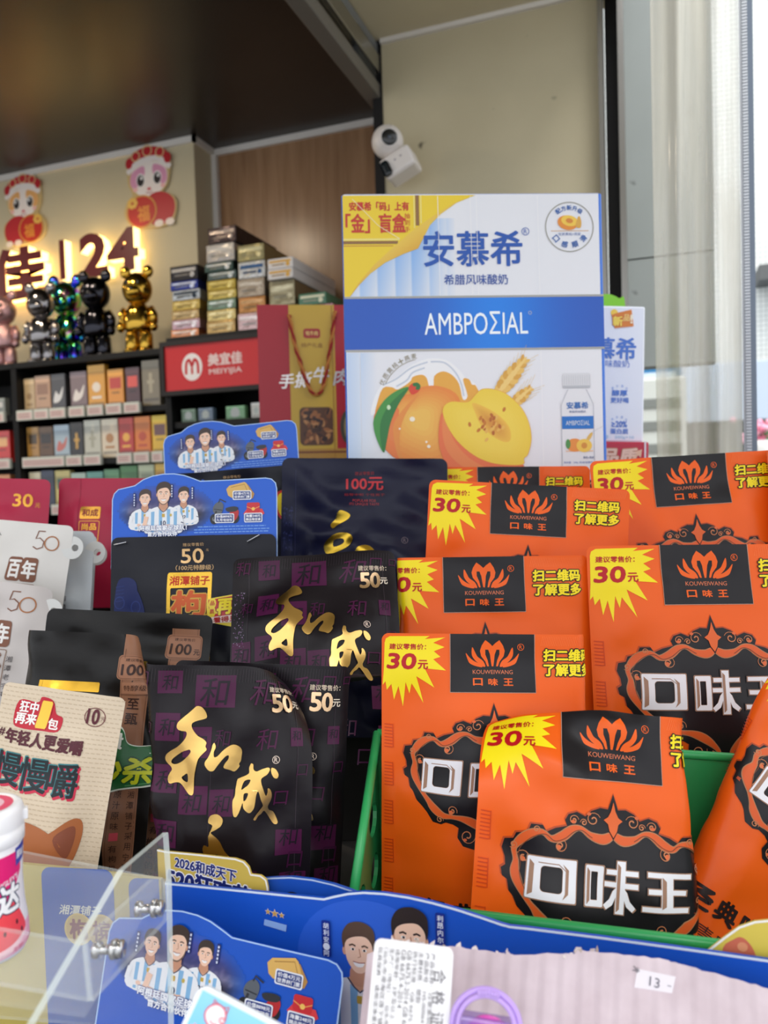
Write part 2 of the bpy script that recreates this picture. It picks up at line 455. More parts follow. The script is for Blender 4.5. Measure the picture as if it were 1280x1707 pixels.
# ------------------------------------------------------------------ pouches
def place(pc, depth, roll=0.0, lean=0.0, yaw=0.0):
    """frame at an image point: x right, y away, z up; roll clockwise in the picture; lean tips the top away"""
    T = P(pc[0], pc[1], depth)
    ex, ez, ey = CAM_R.col[0].copy(), CAM_R.col[1].copy(), -CAM_R.col[2].copy()
    R0 = Matrix((ex, ey, ez)).transposed()
    R = R0 @ Matrix.Rotation(math.radians(roll), 3, 'Y') @ Matrix.Rotation(math.radians(yaw), 3, 'Z') @ Matrix.Rotation(math.radians(-lean), 3, 'X')
    return T, R
def sstep(t):
    t = np.clip(t, 0, 1); return t * t * (3 - 2 * t)
class Sheet:
    def __init__(s, W, H, t=0.03, seal=0.008, top=0.022, bends=(), seed=0, wr=0.0012, wl=0.05, low=0.0, rise=0.55, ridges=()):
        s.W, s.H, s.t, s.seal, s.top, s.bends, s.wr, s.low, s.rise = W, H, t, seal, top, bends, wr, low, rise
        r = np.random.RandomState(seed)
        s.rd = [(g[0], g[1], g[2], g[3], g[4], g[5]) for g in ridges]
        for q in range(5):      # a few soft folds of the film
            x, z, a, L = r.uniform(-.42, .42) * W, r.uniform(.15, .9) * H, r.uniform(0, 3.14), r.uniform(.18, .4) * W
            s.rd.append((x - L * math.cos(a) / 2, z - L * math.sin(a) / 2, x + L * math.cos(a) / 2, z + L * math.sin(a) / 2, r.uniform(.009, .015), r.choice([-1, 1]) * r.uniform(.6, 1.2) * wr))
        s.ws = [(r.uniform(0.5, 1.6) / wl * math.cos(a), r.uniform(0.5, 1.6) / wl * math.sin(a), r.uniform(0, 6.28), r.uniform(0.4, 1)) for a in r.uniform(0, 6.28, 7)]
    def pt(s, X, Z, side):
        W, H = s.W, s.H
        bx = sstep((W / 2 - np.abs(X) - s.seal) / (0.30 * W)); bz = sstep((H - Z - s.top) / (s.rise * H))
        th = s.t / 2 * bx * (0.15 + 0.85 * bz) * sstep((H - Z - s.top) / 0.03)
        w = np.zeros_like(X)
        for (a, b, p, k) in s.ws: w += k * np.sin(6.28 * (a * X + b * Z) + p)
        edge = 0.25 + 0.75 * sstep((W / 2 - np.abs(X)) / 0.03)
        Y = side * (th + 0.0003) + s.wr * 0.4 * w * edge + s.low * np.sin(np.pi * X / W) * 0
        for (x0, z0, x1, z1, wd, ht) in s.rd:
            dx, dz = x1 - x0, z1 - z0; L2 = dx * dx + dz * dz; t_ = np.clip(((X - x0) * dx + (Z - z0) * dz) / L2, 0, 1)
            d2 = (X - x0 - t_ * dx) ** 2 + (Z - z0 - t_ * dz) ** 2
            Y = Y - ht * np.exp(-d2 / (wd * wd)) * edge
        # short creases running in from the side seals
        for sx in (-1, 1):
            dx = (W / 2 - s.seal - sx * X)
            Y = Y + side * s.wr * 0.5 * sstep(dx / 0.006) * np.exp(-np.maximum(dx, 0) / 0.016) * np.sin(Z * 150 + sx + 30 * dx) * bz
        p = np.stack([X, Y, Z], -1)
        for (cx, cz, ang, rad, amax) in s.bends:   # line point, direction of the bent side (deg, 0 = right, 90 = up), radius (+ toward viewer), max angle
            d = np.array([math.cos(math.radians(ang)), math.sin(math.radians(ang))])
            q = (p[:, 0] - cx) * d[0] + (p[:, 2] - cz) * d[1]
            R_ = abs(rad); sg = -1.0 if rad > 0 else 1.0; am = math.radians(amax)
            a = np.clip(q / R_, 0, am); ex = np.maximum(q - R_ * am, 0)
            m = q > 0
            al = R_ * np.sin(a) + ex * np.cos(a); dep = sg * (R_ * (1 - np.cos(a)) + ex * np.sin(a))
            y0 = p[:, 1].copy()
            nal = al - sg * y0 * np.sin(a); ny = dep + y0 * np.cos(a)
            p[:, 0] = np.where(m, p[:, 0] + (nal - q) * d[0], p[:, 0]); p[:, 2] = np.where(m, p[:, 2] + (nal - q) * d[1], p[:, 2])
            p[:, 1] = np.where(m, ny, y0)
        return p
    def nrm(s, X, Z, side):
        e = 4e-4
        dx = s.pt(X + e, Z, side) - s.pt(X - e, Z, side); dz = s.pt(X, Z + e, side) - s.pt(X, Z - e, side)
        n = np.cross(dx, dz); n /= np.linalg.norm(n, axis=1)[:, None] + 1e-12
        return n if side < 0 else -n       # dx x dz = -y for a flat sheet
def outline(Wu, Hu, r=12, notch=None, extra=None):
    pts = rrect(-Wu / 2, 0, Wu / 2, Hu, r, 6, (1, 1, 0, 0))
    return pts
EPS = 0.00024
def pouch(name, art, u, Wu, Hu, base, sheet, loop=None, back=None, cell=None, extra_w=None):
    """one pouch = one mesh: front film with its print, back film, rim; artwork units u, origin at top centre"""
    A = Art(); A.poly(loop or outline(Wu, Hu), base[0], base[1], 0)
    A2 = A.arrays(cell=(cell or 5.0 / (u * 1000)))
    if getattr(art, '_cellu', None) != u: art.fin = None; art._cellu = u
    D = art.arrays(cell=(cell or 5.0 / (u * 1000)))
    H = Hu * u
    mb = MB(); norms = []
    def put(arr, side, col=None, lay=True):
        V, LAY, FC, CC, FN = arr
        X = V[:, 0] * u; Z = H - V[:, 1] * u
        p = sheet.pt(X, Z, side); n = sheet.nrm(X, Z, side)
        if lay: p = p + n * (LAY * EPS + (LAY > 0) * 0.00012)[:, None]
        o = mb.n; mb.v.append(p); mb.n += len(p); mb.c.append(CC if col is None else np.tile(np.array(lin(col)), (len(p), 1))); norms.append(n)
        for f, fn in zip(FC, FN):
            mb.f.append([int(i) + o for i in (f if side < 0 else f[::-1])]); mb.fm.append(fn if col is None else base[1]); mb.sm.append(True)
        return o
    o0 = put(A2, -1); o1 = put(A2, 1, back or base[0], False)
    cnt = {}
    for f in A2[2]:
        for i in range(len(f)):
            e = (f[i], f[(i + 1) % len(f)]); cnt[e] = 1
    nV = len(A2[0]); rimv = {}
    for (a, b) in list(cnt):
        if (b, a) not in cnt:
            rimv.setdefault(a, len(rimv)); rimv.setdefault(b, len(rimv)); mb.f.append([('r', b), ('r', a), ('s', a), ('s', b)]); mb.fm.append(base[1]); mb.sm.append(False)
    # cut edge of the film, a shade paler than the print
    ks = list(rimv); P0, N0 = mb.v[0], norms[0]; P1, N1 = mb.v[1], norms[1]; oR = mb.n; nR = len(ks)
    pale = np.array(lin([c * 0.55 + 88 for c in base[0]]))
    mb.v += [P0[ks], P1[ks]]; mb.c += [np.tile(pale, (2 * nR, 1))]; norms += [N0[ks], N1[ks]]; mb.n += 2 * nR
    mb.f = [[(oR + rimv[q[1]] + (nR if q[0] == 's' else 0)) if isinstance(q, tuple) else q for q in f] for f in mb.f]
    put(D, -1)
    N = np.concatenate(norms)
    o = mb.build(name, normals=N)
    return o
def set_pouch(o, pc, depth, H, roll=0, lean=0, yaw=0):
    T, R = place(pc, depth, roll, lean, yaw)
    M = R.to_4x4(); M.translation = T - R.col[2] * H
    o.matrix_world = M
    return M
# ------------------------------------------------------------------ artwork of the orange pouches (370 units wide)
ORANGE, INK, GOLDL = (244, 98, 14), (22, 18, 22), (196, 110, 60)
def mirror(half): return [(x, y) for x, y in half] + [(-x, y) for x, y in half[::-1] if x != 0]
def lotus(A, cx, cy, k, col, lay=3, fin='glossy_film'):
    q = lambda pts: [(cx + x * k, cy + y * k) for x, y in pts]
    m = [(0, 20), (5, 15), (12, 10), (18, 19), (21, 28), (19, 37), (12, 46), (9, 54), (6, 54), (8, 44), (12, 34), (12, 26), (7, 26), (4, 34), (2.6, 46), (1.4, 54)]
    A.poly(q(m + [(-x, y) for x, y in m[::-1] if x]), col, fin, lay)
    for sx in (1, -1):
        A.poly(q([(sx * x, y) for x, y in smooth([(34, 22), (29, 31), (25, 38), (16, 45), (12, 54), (17, 54), (25, 48), (31, 42), (35, 34)], 4)]), col, fin, lay)
        A.poly(q([(sx * x, y) for x, y in smooth([(45, 32), (38, 40), (30, 46), (21, 50), (17, 55), (23, 55), (33, 52), (40, 47)], 4)]), col, fin, lay)
def curl(A, x, y, r, a0, sg, col, w=2.2, lay=4, turns=1.4, mirrorx=True):
    pts = []
    for k in range(19):
        t = k / 18; a = math.radians(a0) + sg * t * turns * 2 * math.pi; rr = r * (1 - 0.85 * t)
        pts.append((x + rr * math.cos(a), y + rr * math.sin(a)))
    ws = [w * (0.5 + 0.9 * (k / 18)) for k in range(19)]
    A.stroke(pts, ws, col, lay=lay)
    if mirrorx: A.stroke([(-a, b) for a, b in pts], ws, col, lay=lay)
def word_block(A, lay=5):
    """the three big white characters with their bronze bevels"""
    W_, B_ = (245, 243, 248), (168, 128, 104)
    sk = lambda pts: [(x - (y - 228) * 0.06, y) for x, y in pts]
    def slab(x0, y0, x1, y1, c=W_, l=lay, g=1.3):
        if c == W_: A.poly(sk(rrect(x0 - g, y0 - g, x1 + g, y1 + g)), B_, lay=l - 1); A.poly(sk(rrect(x0 - g - 1.3, y0 - g - 1.3, x1 + g + 1.3, y1 + g + 1.3)), (24, 18, 22), lay=l - 1.5)
        A.poly(sk(rrect(x0, y0, x1, y1)), c, lay=l)
    def ring(x0, y0, x1, y1, ix0, iy0, ix1, iy1, r=5):
        A.poly(sk(rrect(x0 - 1.5, y0 - 1.5, x1 + 1.5, y1 + 1.5, 2)), B_, lay=lay - 1, holes=[sk(rrect(ix0, iy0, ix1, iy1, r))])
        A.poly(sk(rrect(x0, y0, x1, y1, 2)), W_, lay=lay, holes=[sk(rrect(ix0 - 0.5, iy0 - 0.5, ix1 + 0.5, iy1 + 0.5, r))])
    # mouth
    ring(-114, 201, -51, 253, -96, 212, -69, 243, 5)
    A.poly(sk([(-111, 205), (-105, 211), (-105, 246), (-111, 250)]), B_, lay=lay + 1)
    A.poly(sk([(-69, 207), (-61, 214), (-61, 243), (-68, 250), (-65, 243), (-65, 214)]), B_, lay=lay + 1)
    A.stroke(sk([(-100, 208), (-74, 208), (-64, 216), (-64, 244)]), 1.2, B_, lay=lay + 1)
    # taste
    ring(-38, 204, -14, 254, -30, 212, -22, 246, 1)
    A.poly(sk([(-36, 207), (-32, 212), (-32, 247), (-36, 252)]), B_, lay=lay + 1)
    slab(-10, 207, 31, 213); slab(-12, 222, 31, 228)
    for sx in (-1, 1):
        leg = [(8 + sx * 3, 226), (8 + sx * 9, 233), (8 + sx * 13, 243), (8 + sx * 21, 251), (8 + sx * 17, 256), (8 + sx * 9, 250), (8 + sx * 5, 240)]
        A.poly(sk([(8 + (x - 8) * 1.08, y + (1.2 if y > 240 else 0)) for x, y in leg]), B_, lay=lay - 0.4); A.poly(sk(leg), W_, lay=lay)
    slab(3, 196, 14, 260)
    A.poly(sk([(4, 199), (8, 203), (8, 254), (4, 258)]), B_, lay=lay + 1)
    # king
    slab(44, 206, 101, 212); slab(45, 226, 98, 232); slab(38, 247, 101, 253)
    slab(63, 208, 80, 250)
    A.poly(sk([(64, 211), (70, 216), (70, 246), (64, 249)]), B_, lay=lay + 1)
def orange_art():  # bright edge of the side panel put in as a more opaque copy
    A = Art()
    yel, red = (252, 228, 24), (188, 16, 28)
    b = [(-180, 16), (-178, 9), (-171, 5), (-104, 4), (-112, 9), (-78, 6), (-98, 15), (-79, 22), (-97, 29), (-86, 38), (-98, 42), (-77, 60), (-112, 57), (-96, 88), (-126, 70), (-114, 114), (-134, 82), (-138, 99), (-144, 80), (-149, 121), (-156, 87), (-164, 110), (-168, 84), (-176, 94), (-178, 80), (-183, 86), (-181, 60)]
    A.poly(b, yel, lay=1)
    A.text('建议零售价：', -141, 22, 9.5, 62, red, lay=2, bold=0.03, shear=0.05)
    A.text('30', -151, 46, 24, 48, red, lay=2, bold=0.05, shear=0.08)
    A.text('元', -115, 51, 14, 16, red, lay=2, bold=0.04)
    A.rect(-70, 0, 70, 95, INK, lay=1)
    A.stroke([(-70, 0), (-70, 95), (70, 95), (70, 0)], 1.0, (190, 150, 130), lay=1.6)
    lotus(A, 0, 0, 0.98, ORANGE, 2)
    A.stroke(ell(47, 21, 5.2, 5.2, 16), 0.9, ORANGE, lay=2, closed=True); A.text('R', 47, 21, 6, None, ORANGE, lay=2)
    A.text('KOUWEIWANG', 0, 62, 6.6, 66, (222, 120, 80), lay=2, bold=0.01)
    for i, ch in enumerate('口味王'): A.text(ch, -25 + 25 * i, 78, 11, 15, ORANGE, lay=2, bold=0.045)
    for i, t in enumerate(('扫二维码', '了解更多')):
        A.text(t, 126, 34 + 24 * i, 19, 82, yel, lay=3, bold=0.055, out=(20, 14, 10), outw=0.10, shear=0.03)
    # frame
    half = [(0, 112), (5, 126), (7, 132), (18, 131), (30, 136), (38, 144), (50, 139), (62, 143), (67, 151), (64, 158), (80, 162), (92, 168), (97, 160), (113, 160), (117, 171), (132, 174), (135, 182), (147, 184), (150, 196), (145, 208), (144, 218), (150, 222), (148, 232), (141, 236), (138, 250), (132, 256), (126, 268), (116, 276), (108, 284), (98, 298), (84, 300), (76, 296), (64, 298), (55, 303), (57, 318), (48, 330), (30, 334), (14, 331), (6, 338), (0, 348)]
    A.poly(mirror([(x, y - 2) for x, y in half]), (186, 74, 30), lay=0.8)
    A.poly(mirror([(x * 0.985, y) for x, y in half]), INK, lay=1.2)
    rib = [(3, 166), (14, 171), (30, 168), (44, 160), (56, 162), (70, 172), (84, 176), (96, 169), (110, 172), (123, 182), (131, 195), (128, 210), (129, 224), (124, 238), (114, 254), (103, 266), (94, 276), (80, 285), (64, 286), (48, 288), (32, 294), (18, 304), (10, 314), (13, 322), (22, 318)]
    rs = smooth(rib, 5, False); n = len(rs)
    ws = [8 + 3.2 * math.sin(k * 0.33) for k in range(n)]
    for sx in (1, -1):
        A.stroke([(sx * x, y) for x, y in rs], [w + 2.4 for w in ws], (188, 132, 92), lay=2)
        A.stroke([(sx * x, y) for x, y in rs], ws, (226, 96, 40), lay=3)
        A.stroke([(sx * x * 0.95, y * 0.985 + 5) for x, y in rs[10:70]], 1.0, (120, 66, 40), lay=4)
    fl = [(0, 122), (3, 134), (7, 142), (13, 146), (7, 151), (5, 160), (0, 168)]
    A.poly(mirror(fl), (230, 104, 46), lay=4)
    for (x, y, r, a0, sg) in ((27, 147, 10, 200, 1), (54, 150, 7, 190, 1), (40, 152, 5, 0, -1), (72, 184, 9, 250, -1), (104, 166, 5, 120, 1), (132, 190, 6, 40, 1), (118, 204, 10, 30, -1), (112, 240, 5, 60, -1), (64, 276, 8, 160, 1), (40, 314, 13, 200, -1), (20, 325, 6, 30, 1), (84, 292, 6, 170, 1)):
        curl(A, x, y, r, a0, sg, (206, 128, 84), 1.5)
    for (x, y) in ((74, 186), (119, 207), (66, 279)):
        for sx in (1, -1): A.poly(ell(sx * x, y, 3.4), (230, 110, 60), lay=4)
    for (x, y) in ((33, 140), (55, 152), (44, 320), (0, 334)):
        for sx in (1, -1): A.poly(ell(sx * x, y, 3, 2.2), (224, 104, 56), lay=4)
    A.stroke(ell(113, 200, 5, 5, 16), 0.8, (190, 150, 130), lay=5, closed=True); A.text('R', 113, 200, 5.5, None, (190, 150, 130), lay=5)
    word_block(A)
    for i, ch in enumerate('经典咖啡味'): A.text(ch, -92 + 46 * i, 436, 34, 38, (40, 22, 22), lay=2, bold=0.05, shear=-0.06)
    A.text('青果槟榔', -14, 484, 26, 118, (70, 30, 24), lay=2)
    for y in range(150, 520, 62):  # side-seal embossing, its shading put into darker orange strokes
        for k in range(8):
            A.stroke([(-180, y + k * 5.2), (-166, y + k * 5.2 + 1.2)], 1.5, (212, 70, 14), lay=3)
        A.stroke([(-166, y), (-165, y + 38)], 1.4, (212, 70, 14), lay=3)
    for k in range(34):   # paler hatching of the tear strip, right of the panel
        A.stroke([(84 + k * 2.9, 3), (80 + k * 2.9, 19)], 0.55, (250, 132, 70), lay=0.6)
    return A
# ------------------------------------------------------------------ dark pouches with gold brush lettering (270 units wide)
def _hu(pts, k=0.2344, vs=1.13):
    return [((x - 25) * k - 135, ((y - (95 - (x - 25) * 0.068)) * k) * vs) for x, y in pts]
G_HE = [(455, 282), (485, 285), (510, 312), (516, 338), (495, 350), (455, 362), (428, 378), (432, 405), (465, 440), (500, 455), (522, 472), (518, 492), (527, 508), (505, 530), (480, 560), (468, 610), (462, 660), (462, 735), (445, 747), (425, 735), (395, 705), (372, 692), (345, 695), (315, 705), (300, 695), (298, 672), (308, 650), (320, 632), (312, 615), (290, 600), (275, 580), (280, 555), (310, 530), (350, 505), (385, 470), (400, 440), (395, 422), (370, 420), (348, 415), (338, 400), (345, 378), (375, 350), (405, 325), (435, 298)]
G_HE_H = [[(405, 520), (425, 515), (430, 530), (405, 560), (375, 585), (340, 600), (315, 595), (320, 575), (350, 550), (380, 530)], [(420, 640), (425, 680), (405, 680), (385, 665), (400, 650)]]
G_KOU = [(572, 470), (582, 490), (572, 515), (575, 540), (595, 535), (625, 505), (660, 478), (690, 465), (720, 470), (740, 492), (738, 530), (735, 550), (725, 565), (728, 580), (700, 607), (670, 600), (635, 592), (640, 570), (660, 545), (662, 525), (645, 530), (620, 555), (595, 585), (575, 610), (550, 612), (525, 590), (522, 570), (540, 545), (555, 510), (562, 480)]
G_CHENG = [(800, 560), (812, 565), (815, 590), (835, 600), (870, 585), (905, 575), (915, 585), (900, 610), (870, 630), (865, 650), (880, 690), (895, 720), (905, 700), (906, 680), (920, 685), (930, 710), (925, 740), (908, 775), (915, 795), (940, 805), (965, 845), (970, 865), (955, 872), (935, 860), (905, 820), (885, 800), (870, 815), (850, 830), (838, 850), (825, 846), (840, 822), (870, 785), (878, 770), (865, 740), (850, 700), (838, 720), (832, 760), (825, 790), (805, 812), (785, 808), (765, 790), (760, 765), (750, 790), (740, 815), (725, 838), (708, 835), (700, 800), (698, 760), (710, 735), (712, 700), (715, 680), (720, 650), (735, 640), (770, 625), (790, 610), (788, 585), (795, 565)]
G_CHENG_H = [[(770, 650), (800, 645), (790, 670), (765, 690), (748, 700), (755, 670)], [(765, 720), (790, 715), (780, 745), (765, 755)]]
G_DOT = [(925, 575), (950, 580), (968, 605), (960, 625), (940, 622), (925, 600)]
G_TIAN = [(-8, 186), (2, 184), (10, 190), (8, 198), (0, 203), (-6, 206), (2, 212), (8, 218), (14, 228), (24, 238), (30, 250), (20, 246), (10, 236), (2, 232), (-4, 240), (-14, 250), (-24, 256), (-18, 246), (-12, 236), (-16, 226), (-14, 220), (-8, 222), (-9, 210), (-4, 198), (-10, 194)]
GOLD = (232, 190, 112)
def brush(A, lay=4, gold=GOLD, fin='gold_foil', dx=0, dy=0, k=1):
    T = lambda pts: [(x * k + dx, y * k + dy) for x, y in smooth(pts, 3)]
    for o, hs in ((G_HE, G_HE_H), (G_KOU, []), (G_CHENG, G_CHENG_H), (G_DOT, [])):
        A.poly(T(_hu(o)), gold, fin, lay, [T(_hu(h)) for h in hs])
    A.poly(T([(x, y * 1.13 - 2) for x, y in G_TIAN]), gold, fin, lay)
def hecheng_art():
    A = Art(); mg, mg2 = (74, 21, 60), (62, 17, 52); fin = 'matte_film'
    R_ = lambda x0, y0, x1, y1: A.poly(_hu([(x0, y0), (x1, y0 - (x1 - x0) * 0.068), (x1, y1 - (x1 - x0) * 0.068), (x0, y1)]), mg, fin, 1)
    for q in ((205, 112, 355, 236), (440, 118, 685, 290), (205, 340, 355, 488), (380, 400, 550, 560), (375, 705, 545, 850), (555, 712, 700, 850), (195, 615, 355, 760), (35, 645, 165, 800), (1035, 360, 1115, 460), (35, 880, 160, 1010), (200, 900, 370, 1040), (960, 900, 1120, 1030), (990, 1120, 1150, 1260), (1010, 1340, 1150, 1480), (600, 1060, 720, 1180), (240, 1180, 380, 1330)): R_(*q)
    def ch(t, x, y, h, c, rot=0, sh=0.12):
        (u, v), = _hu([(x, y)]); A.text(t, u, v, h, None, c, fin, 2, 0.0, sh, rot)
    dk = (30, 22, 32)
    ch('和', 280, 172, 22, dk); ch('和', 560, 200, 40, dk); ch('和', 280, 410, 24, dk); ch('和', 470, 480, 24, dk); ch('和', 455, 785, 26, dk); ch('和', 630, 780, 24, dk); ch('和', 100, 720, 24, dk); ch('和', 285, 690, 26, dk)
    ch('和', 1075, 400, 14, dk); ch('和', 1040, 930, 26, dk); ch('和', 1070, 1160, 26, dk); ch('和', 1080, 1380, 26, dk); ch('和', 300, 960, 26, dk)
    ch('和', 98, 165, 24, mg); ch('和', 870, 175, 40, mg, 0, 0.3); ch('口', 1030, 120, 20, mg); ch('和', 890, 430, 30, mg); ch('和', 130, 430, 20, mg2); ch('口', 985, 730, 20, mg); ch('和', 620, 440, 24, mg2); ch('口', 1150, 100, 12, mg); ch('口', 1110, 580, 16, mg2)
    ch('口', 1080, 1050, 22, mg2); ch('口', 900, 1300, 22, mg2); ch('和', 800, 1150, 26, mg2); ch('下', 640, 1420, 26, mg2)
    # stippled seal band along the left edge
    r = random.Random(4)
    for k in range(110):
        x = r.uniform(-131, -115); y = r.uniform(60, 190)
        A.poly([(x, y), (x + r.uniform(1, 2.2), y + r.uniform(-1, 1)), (x + r.uniform(0, 1.5), y + r.uniform(1, 2.5))], r.choice([(150, 130, 160), (120, 60, 120), (90, 84, 96)]), fin, 1.5)
    for k in range(60):    # embossed dot lines of the zip
        A.stroke([(-130 + k * 4.3, 5), (-131.5 + k * 4.3, 24)], 0.5, (58, 50, 56), fin, 1)
    (u, v), = _hu([(1005, 150)]); A.text('建议零售价：', u, v, 8.5, 46, (214, 196, 172), fin, 4, 0.02)
    (u, v), = _hu([(988, 230)]); A.text('5', u - 9, v, 26, 15, (226, 190, 150), 'gold_foil', 4, 0.04); A.text('0', u + 8, v, 26, 15, (226, 190, 150), 'gold_foil', 4, 0.04)
    (u, v), = _hu([(1083, 224)]); A.text('元', u, v + 1, 11, None, (230, 216, 196), fin, 4, 0.03)
    (u, v), = _hu([(950, 532)]); A.stroke(ell(u, v, 5, 5, 16), 0.9, (226, 206, 190), fin, 4, True); A.text('R', u, v, 6, None, (226, 206, 190), fin, 4, 0.02)
    for (y) in (30, 120, 220, 330): pass
    A.stroke([(-10, 140), (-10, 420)], 0.6, (60, 50, 58), fin, 1); A.stroke([(-108, 20), (-108, 420)], 0.7, (62, 52, 60), fin, 1); A.stroke([(112, 20), (112, 420)], 0.7, (62, 52, 60), fin, 1)
    brush(A)
    return A
# ------------------------------------------------------------------ navy pouch, 100
def navy_art():
    A = Art(); f = 'matte_film'; rd = (206, 58, 66)
    A.text('建议零售价', 0, 25, 6, 32, (150, 40, 50), f, 2); A.text('100元', 0, 42, 20, 60, rd, f, 2, 0.03)
    A.text('极智中和 个性高于', 0, 60, 4.5, 66, (150, 44, 52), f, 2)
    A.text('POPULAR FOR', 0, 70, 4.5, 38, (176, 60, 66), f, 2); A.text('ITS UNIQUE TASTE', 0, 76, 4.5, 48, (176, 60, 66), f, 2)
    bl = (206, 170, 60)
    A.poly(smooth([(-38, 86), (-24, 92), (-26, 100), (-42, 110), (-50, 116), (-54, 110), (-46, 100), (-44, 92)], 4), bl, 'gold_foil', 3)
    A.poly(smooth([(-50, 126), (-30, 122), (-18, 130), (-20, 142), (-36, 152), (-58, 158), (-64, 142)], 4), bl, 'gold_foil', 3, [smooth([(-48, 134), (-34, 132), (-32, 140), (-48, 146)], 3)])
    A.poly(smooth([(-10, 150), (8, 146), (20, 160), (4, 180), (-12, 176)], 4), bl, 'gold_foil', 3)
    A.stroke(ell(66, 136, 5, 5, 14), 0.8, (120, 110, 120), f, 2, True); A.text('R', 66, 136, 5.5, None, (120, 110, 120), f, 2)
    A.rect(104, 250, 122, 276, (120, 34, 48), f, 1); A.text('槟', 113, 256, 9, None, (30, 20, 40), f, 2); A.text('榔', 113, 269, 9, None, (30, 20, 40), f, 2)
    for k in range(5): A.text('和成', -124, 96 + 40 * k, 34, 16, (44, 50, 92), f, 2)
    A.stroke([(-112, 20), (-112, 400)], 0.8, (48, 50, 84), f, 1)
    return A
# ------------------------------------------------------------------ promotional header card (281 units wide)
SKIN = (246, 204, 178)
def player(A, x, y, k, hair, n=None, beard=False, lay=4, fin='coated_card', arms=True):
    q = lambda pts: [(x + a * k, y + b * k) for a, b in pts]
    A.poly(q(smooth([(-36, 78), (-37, 44), (-28, 31), (-10, 24), (10, 24), (28, 31), (37, 44), (36, 78)], 4)), (240, 242, 246), fin, lay)
    for sx in (-25, -9, 7, 21): A.poly(q([(sx, 30 if abs(sx) < 15 else 35), (sx + 7, 30 if abs(sx) < 15 else 34), (sx + 6, 78), (sx, 78)]), (136, 186, 226), fin, lay + 0.4)
    A.poly(q(smooth([(-9, 23), (9, 23), (8, 30), (0, 35), (-8, 30)], 3)), (214, 160, 130), fin, lay + 1)
    A.stroke(q([(-11, 24), (-5, 32), (0, 36), (5, 32), (11, 24)]), 1.4 * k, (60, 70, 96), fin, lay + 1.2)
    A.poly(q(smooth([(-7, 14), (7, 14), (8, 27), (0, 31), (-8, 27)], 3)), (206, 150, 120), fin, lay + 1)
    A.poly(q(smooth([(-12.5, -4), (-12, -15), (0, -20), (12, -15), (12.5, -4), (11, 8), (5, 17), (0, 19), (-5, 17), (-11, 8)], 4)), SKIN, fin, lay + 1.5)
    for sx in (-1, 1): A.poly(q(ell(sx * 13, 0, 2, 4.2, 12)), (214, 160, 132), fin, lay + 1.3)
    A.poly(q(smooth([(-14, -2), (-15, -14), (-9, -24), (3, -27), (13, -22), (15, -12), (13.5, -2), (11.5, -9), (6, -14), (-4, -13), (-11, -9)], 4)), hair, fin, lay + 2)
    if beard: A.poly(q(smooth([(-12.5, 0), (-9.5, 5), (-5, 6), (0, 5), (5, 6), (9.5, 5), (12.5, 0), (11.5, 11), (5, 19.5), (0, 21), (-5, 19.5), (-11.5, 11)], 3)), tuple(int(c * 0.5 + SKIN[i] * 0.28) for i, c in enumerate((110, 80, 64))), fin, lay + 1.8)
    for sx in (-1, 1):
        A.stroke(q([(sx * 8.6, -5), (sx * 5.5, -6.2), (sx * 2.8, -5)]), 1.5 * k, hair, fin, lay + 2.2)
        A.poly(q(ell(sx * 5.4, -2, 2, 1.2, 10)), (250, 248, 246), fin, lay + 2); A.poly(q(ell(sx * 5.2, -2, 1.1, 1.1, 8)), (50, 36, 30), fin, lay + 2.3)
    A.stroke(q([(0.5, -3), (1.6, 4), (-1, 5)]), 0.8 * k, (190, 132, 106), fin, lay + 2)
    A.poly(q(smooth([(-5, 9), (0, 9.6), (5, 9), (3.5, 12.4), (0, 13.4), (-3.5, 12.4)], 3)), (250, 246, 244), fin, lay + 2.2); A.stroke(q([(-5.5, 8.8), (0, 9.6), (5.5, 8.8)]), 0.8 * k, (170, 96, 90), fin, lay + 2.3)
    A.poly(q(rrect(-3, 39, 3, 46, 1)), (206, 170, 70), fin, lay + 1.5)
    A.poly(q(ell(15, 42, 2.4, 3, 10)), (206, 180, 90), fin, lay + 1.5)
    if n: A.text(n, x, y + 58 * k, 9 * k, None, (28, 40, 84), fin, lay + 1.5, 0.03)
    if arms:
        A.stroke(q([(-34, 44), (-38, 62), (-24, 68), (2, 66), (14, 64)]), [9 * k, 9.5 * k, 9 * k, 8 * k, 7 * k], SKIN if beard else (240, 242, 246), fin, lay + 3)
        A.stroke(q([(34, 44), (38, 64), (22, 72), (-4, 71), (-14, 68)]), [9 * k, 9.5 * k, 9 * k, 8 * k, 7 * k], (240, 242, 246), fin, lay + 3.4)
        A.stroke(q([(36, 57), (41, 59)]), 2 * k, (40, 50, 90), fin, lay + 3.6)
        A.poly(q(ell(-15, 67, 5, 3.6, 12)), SKIN, fin, lay + 3.8)
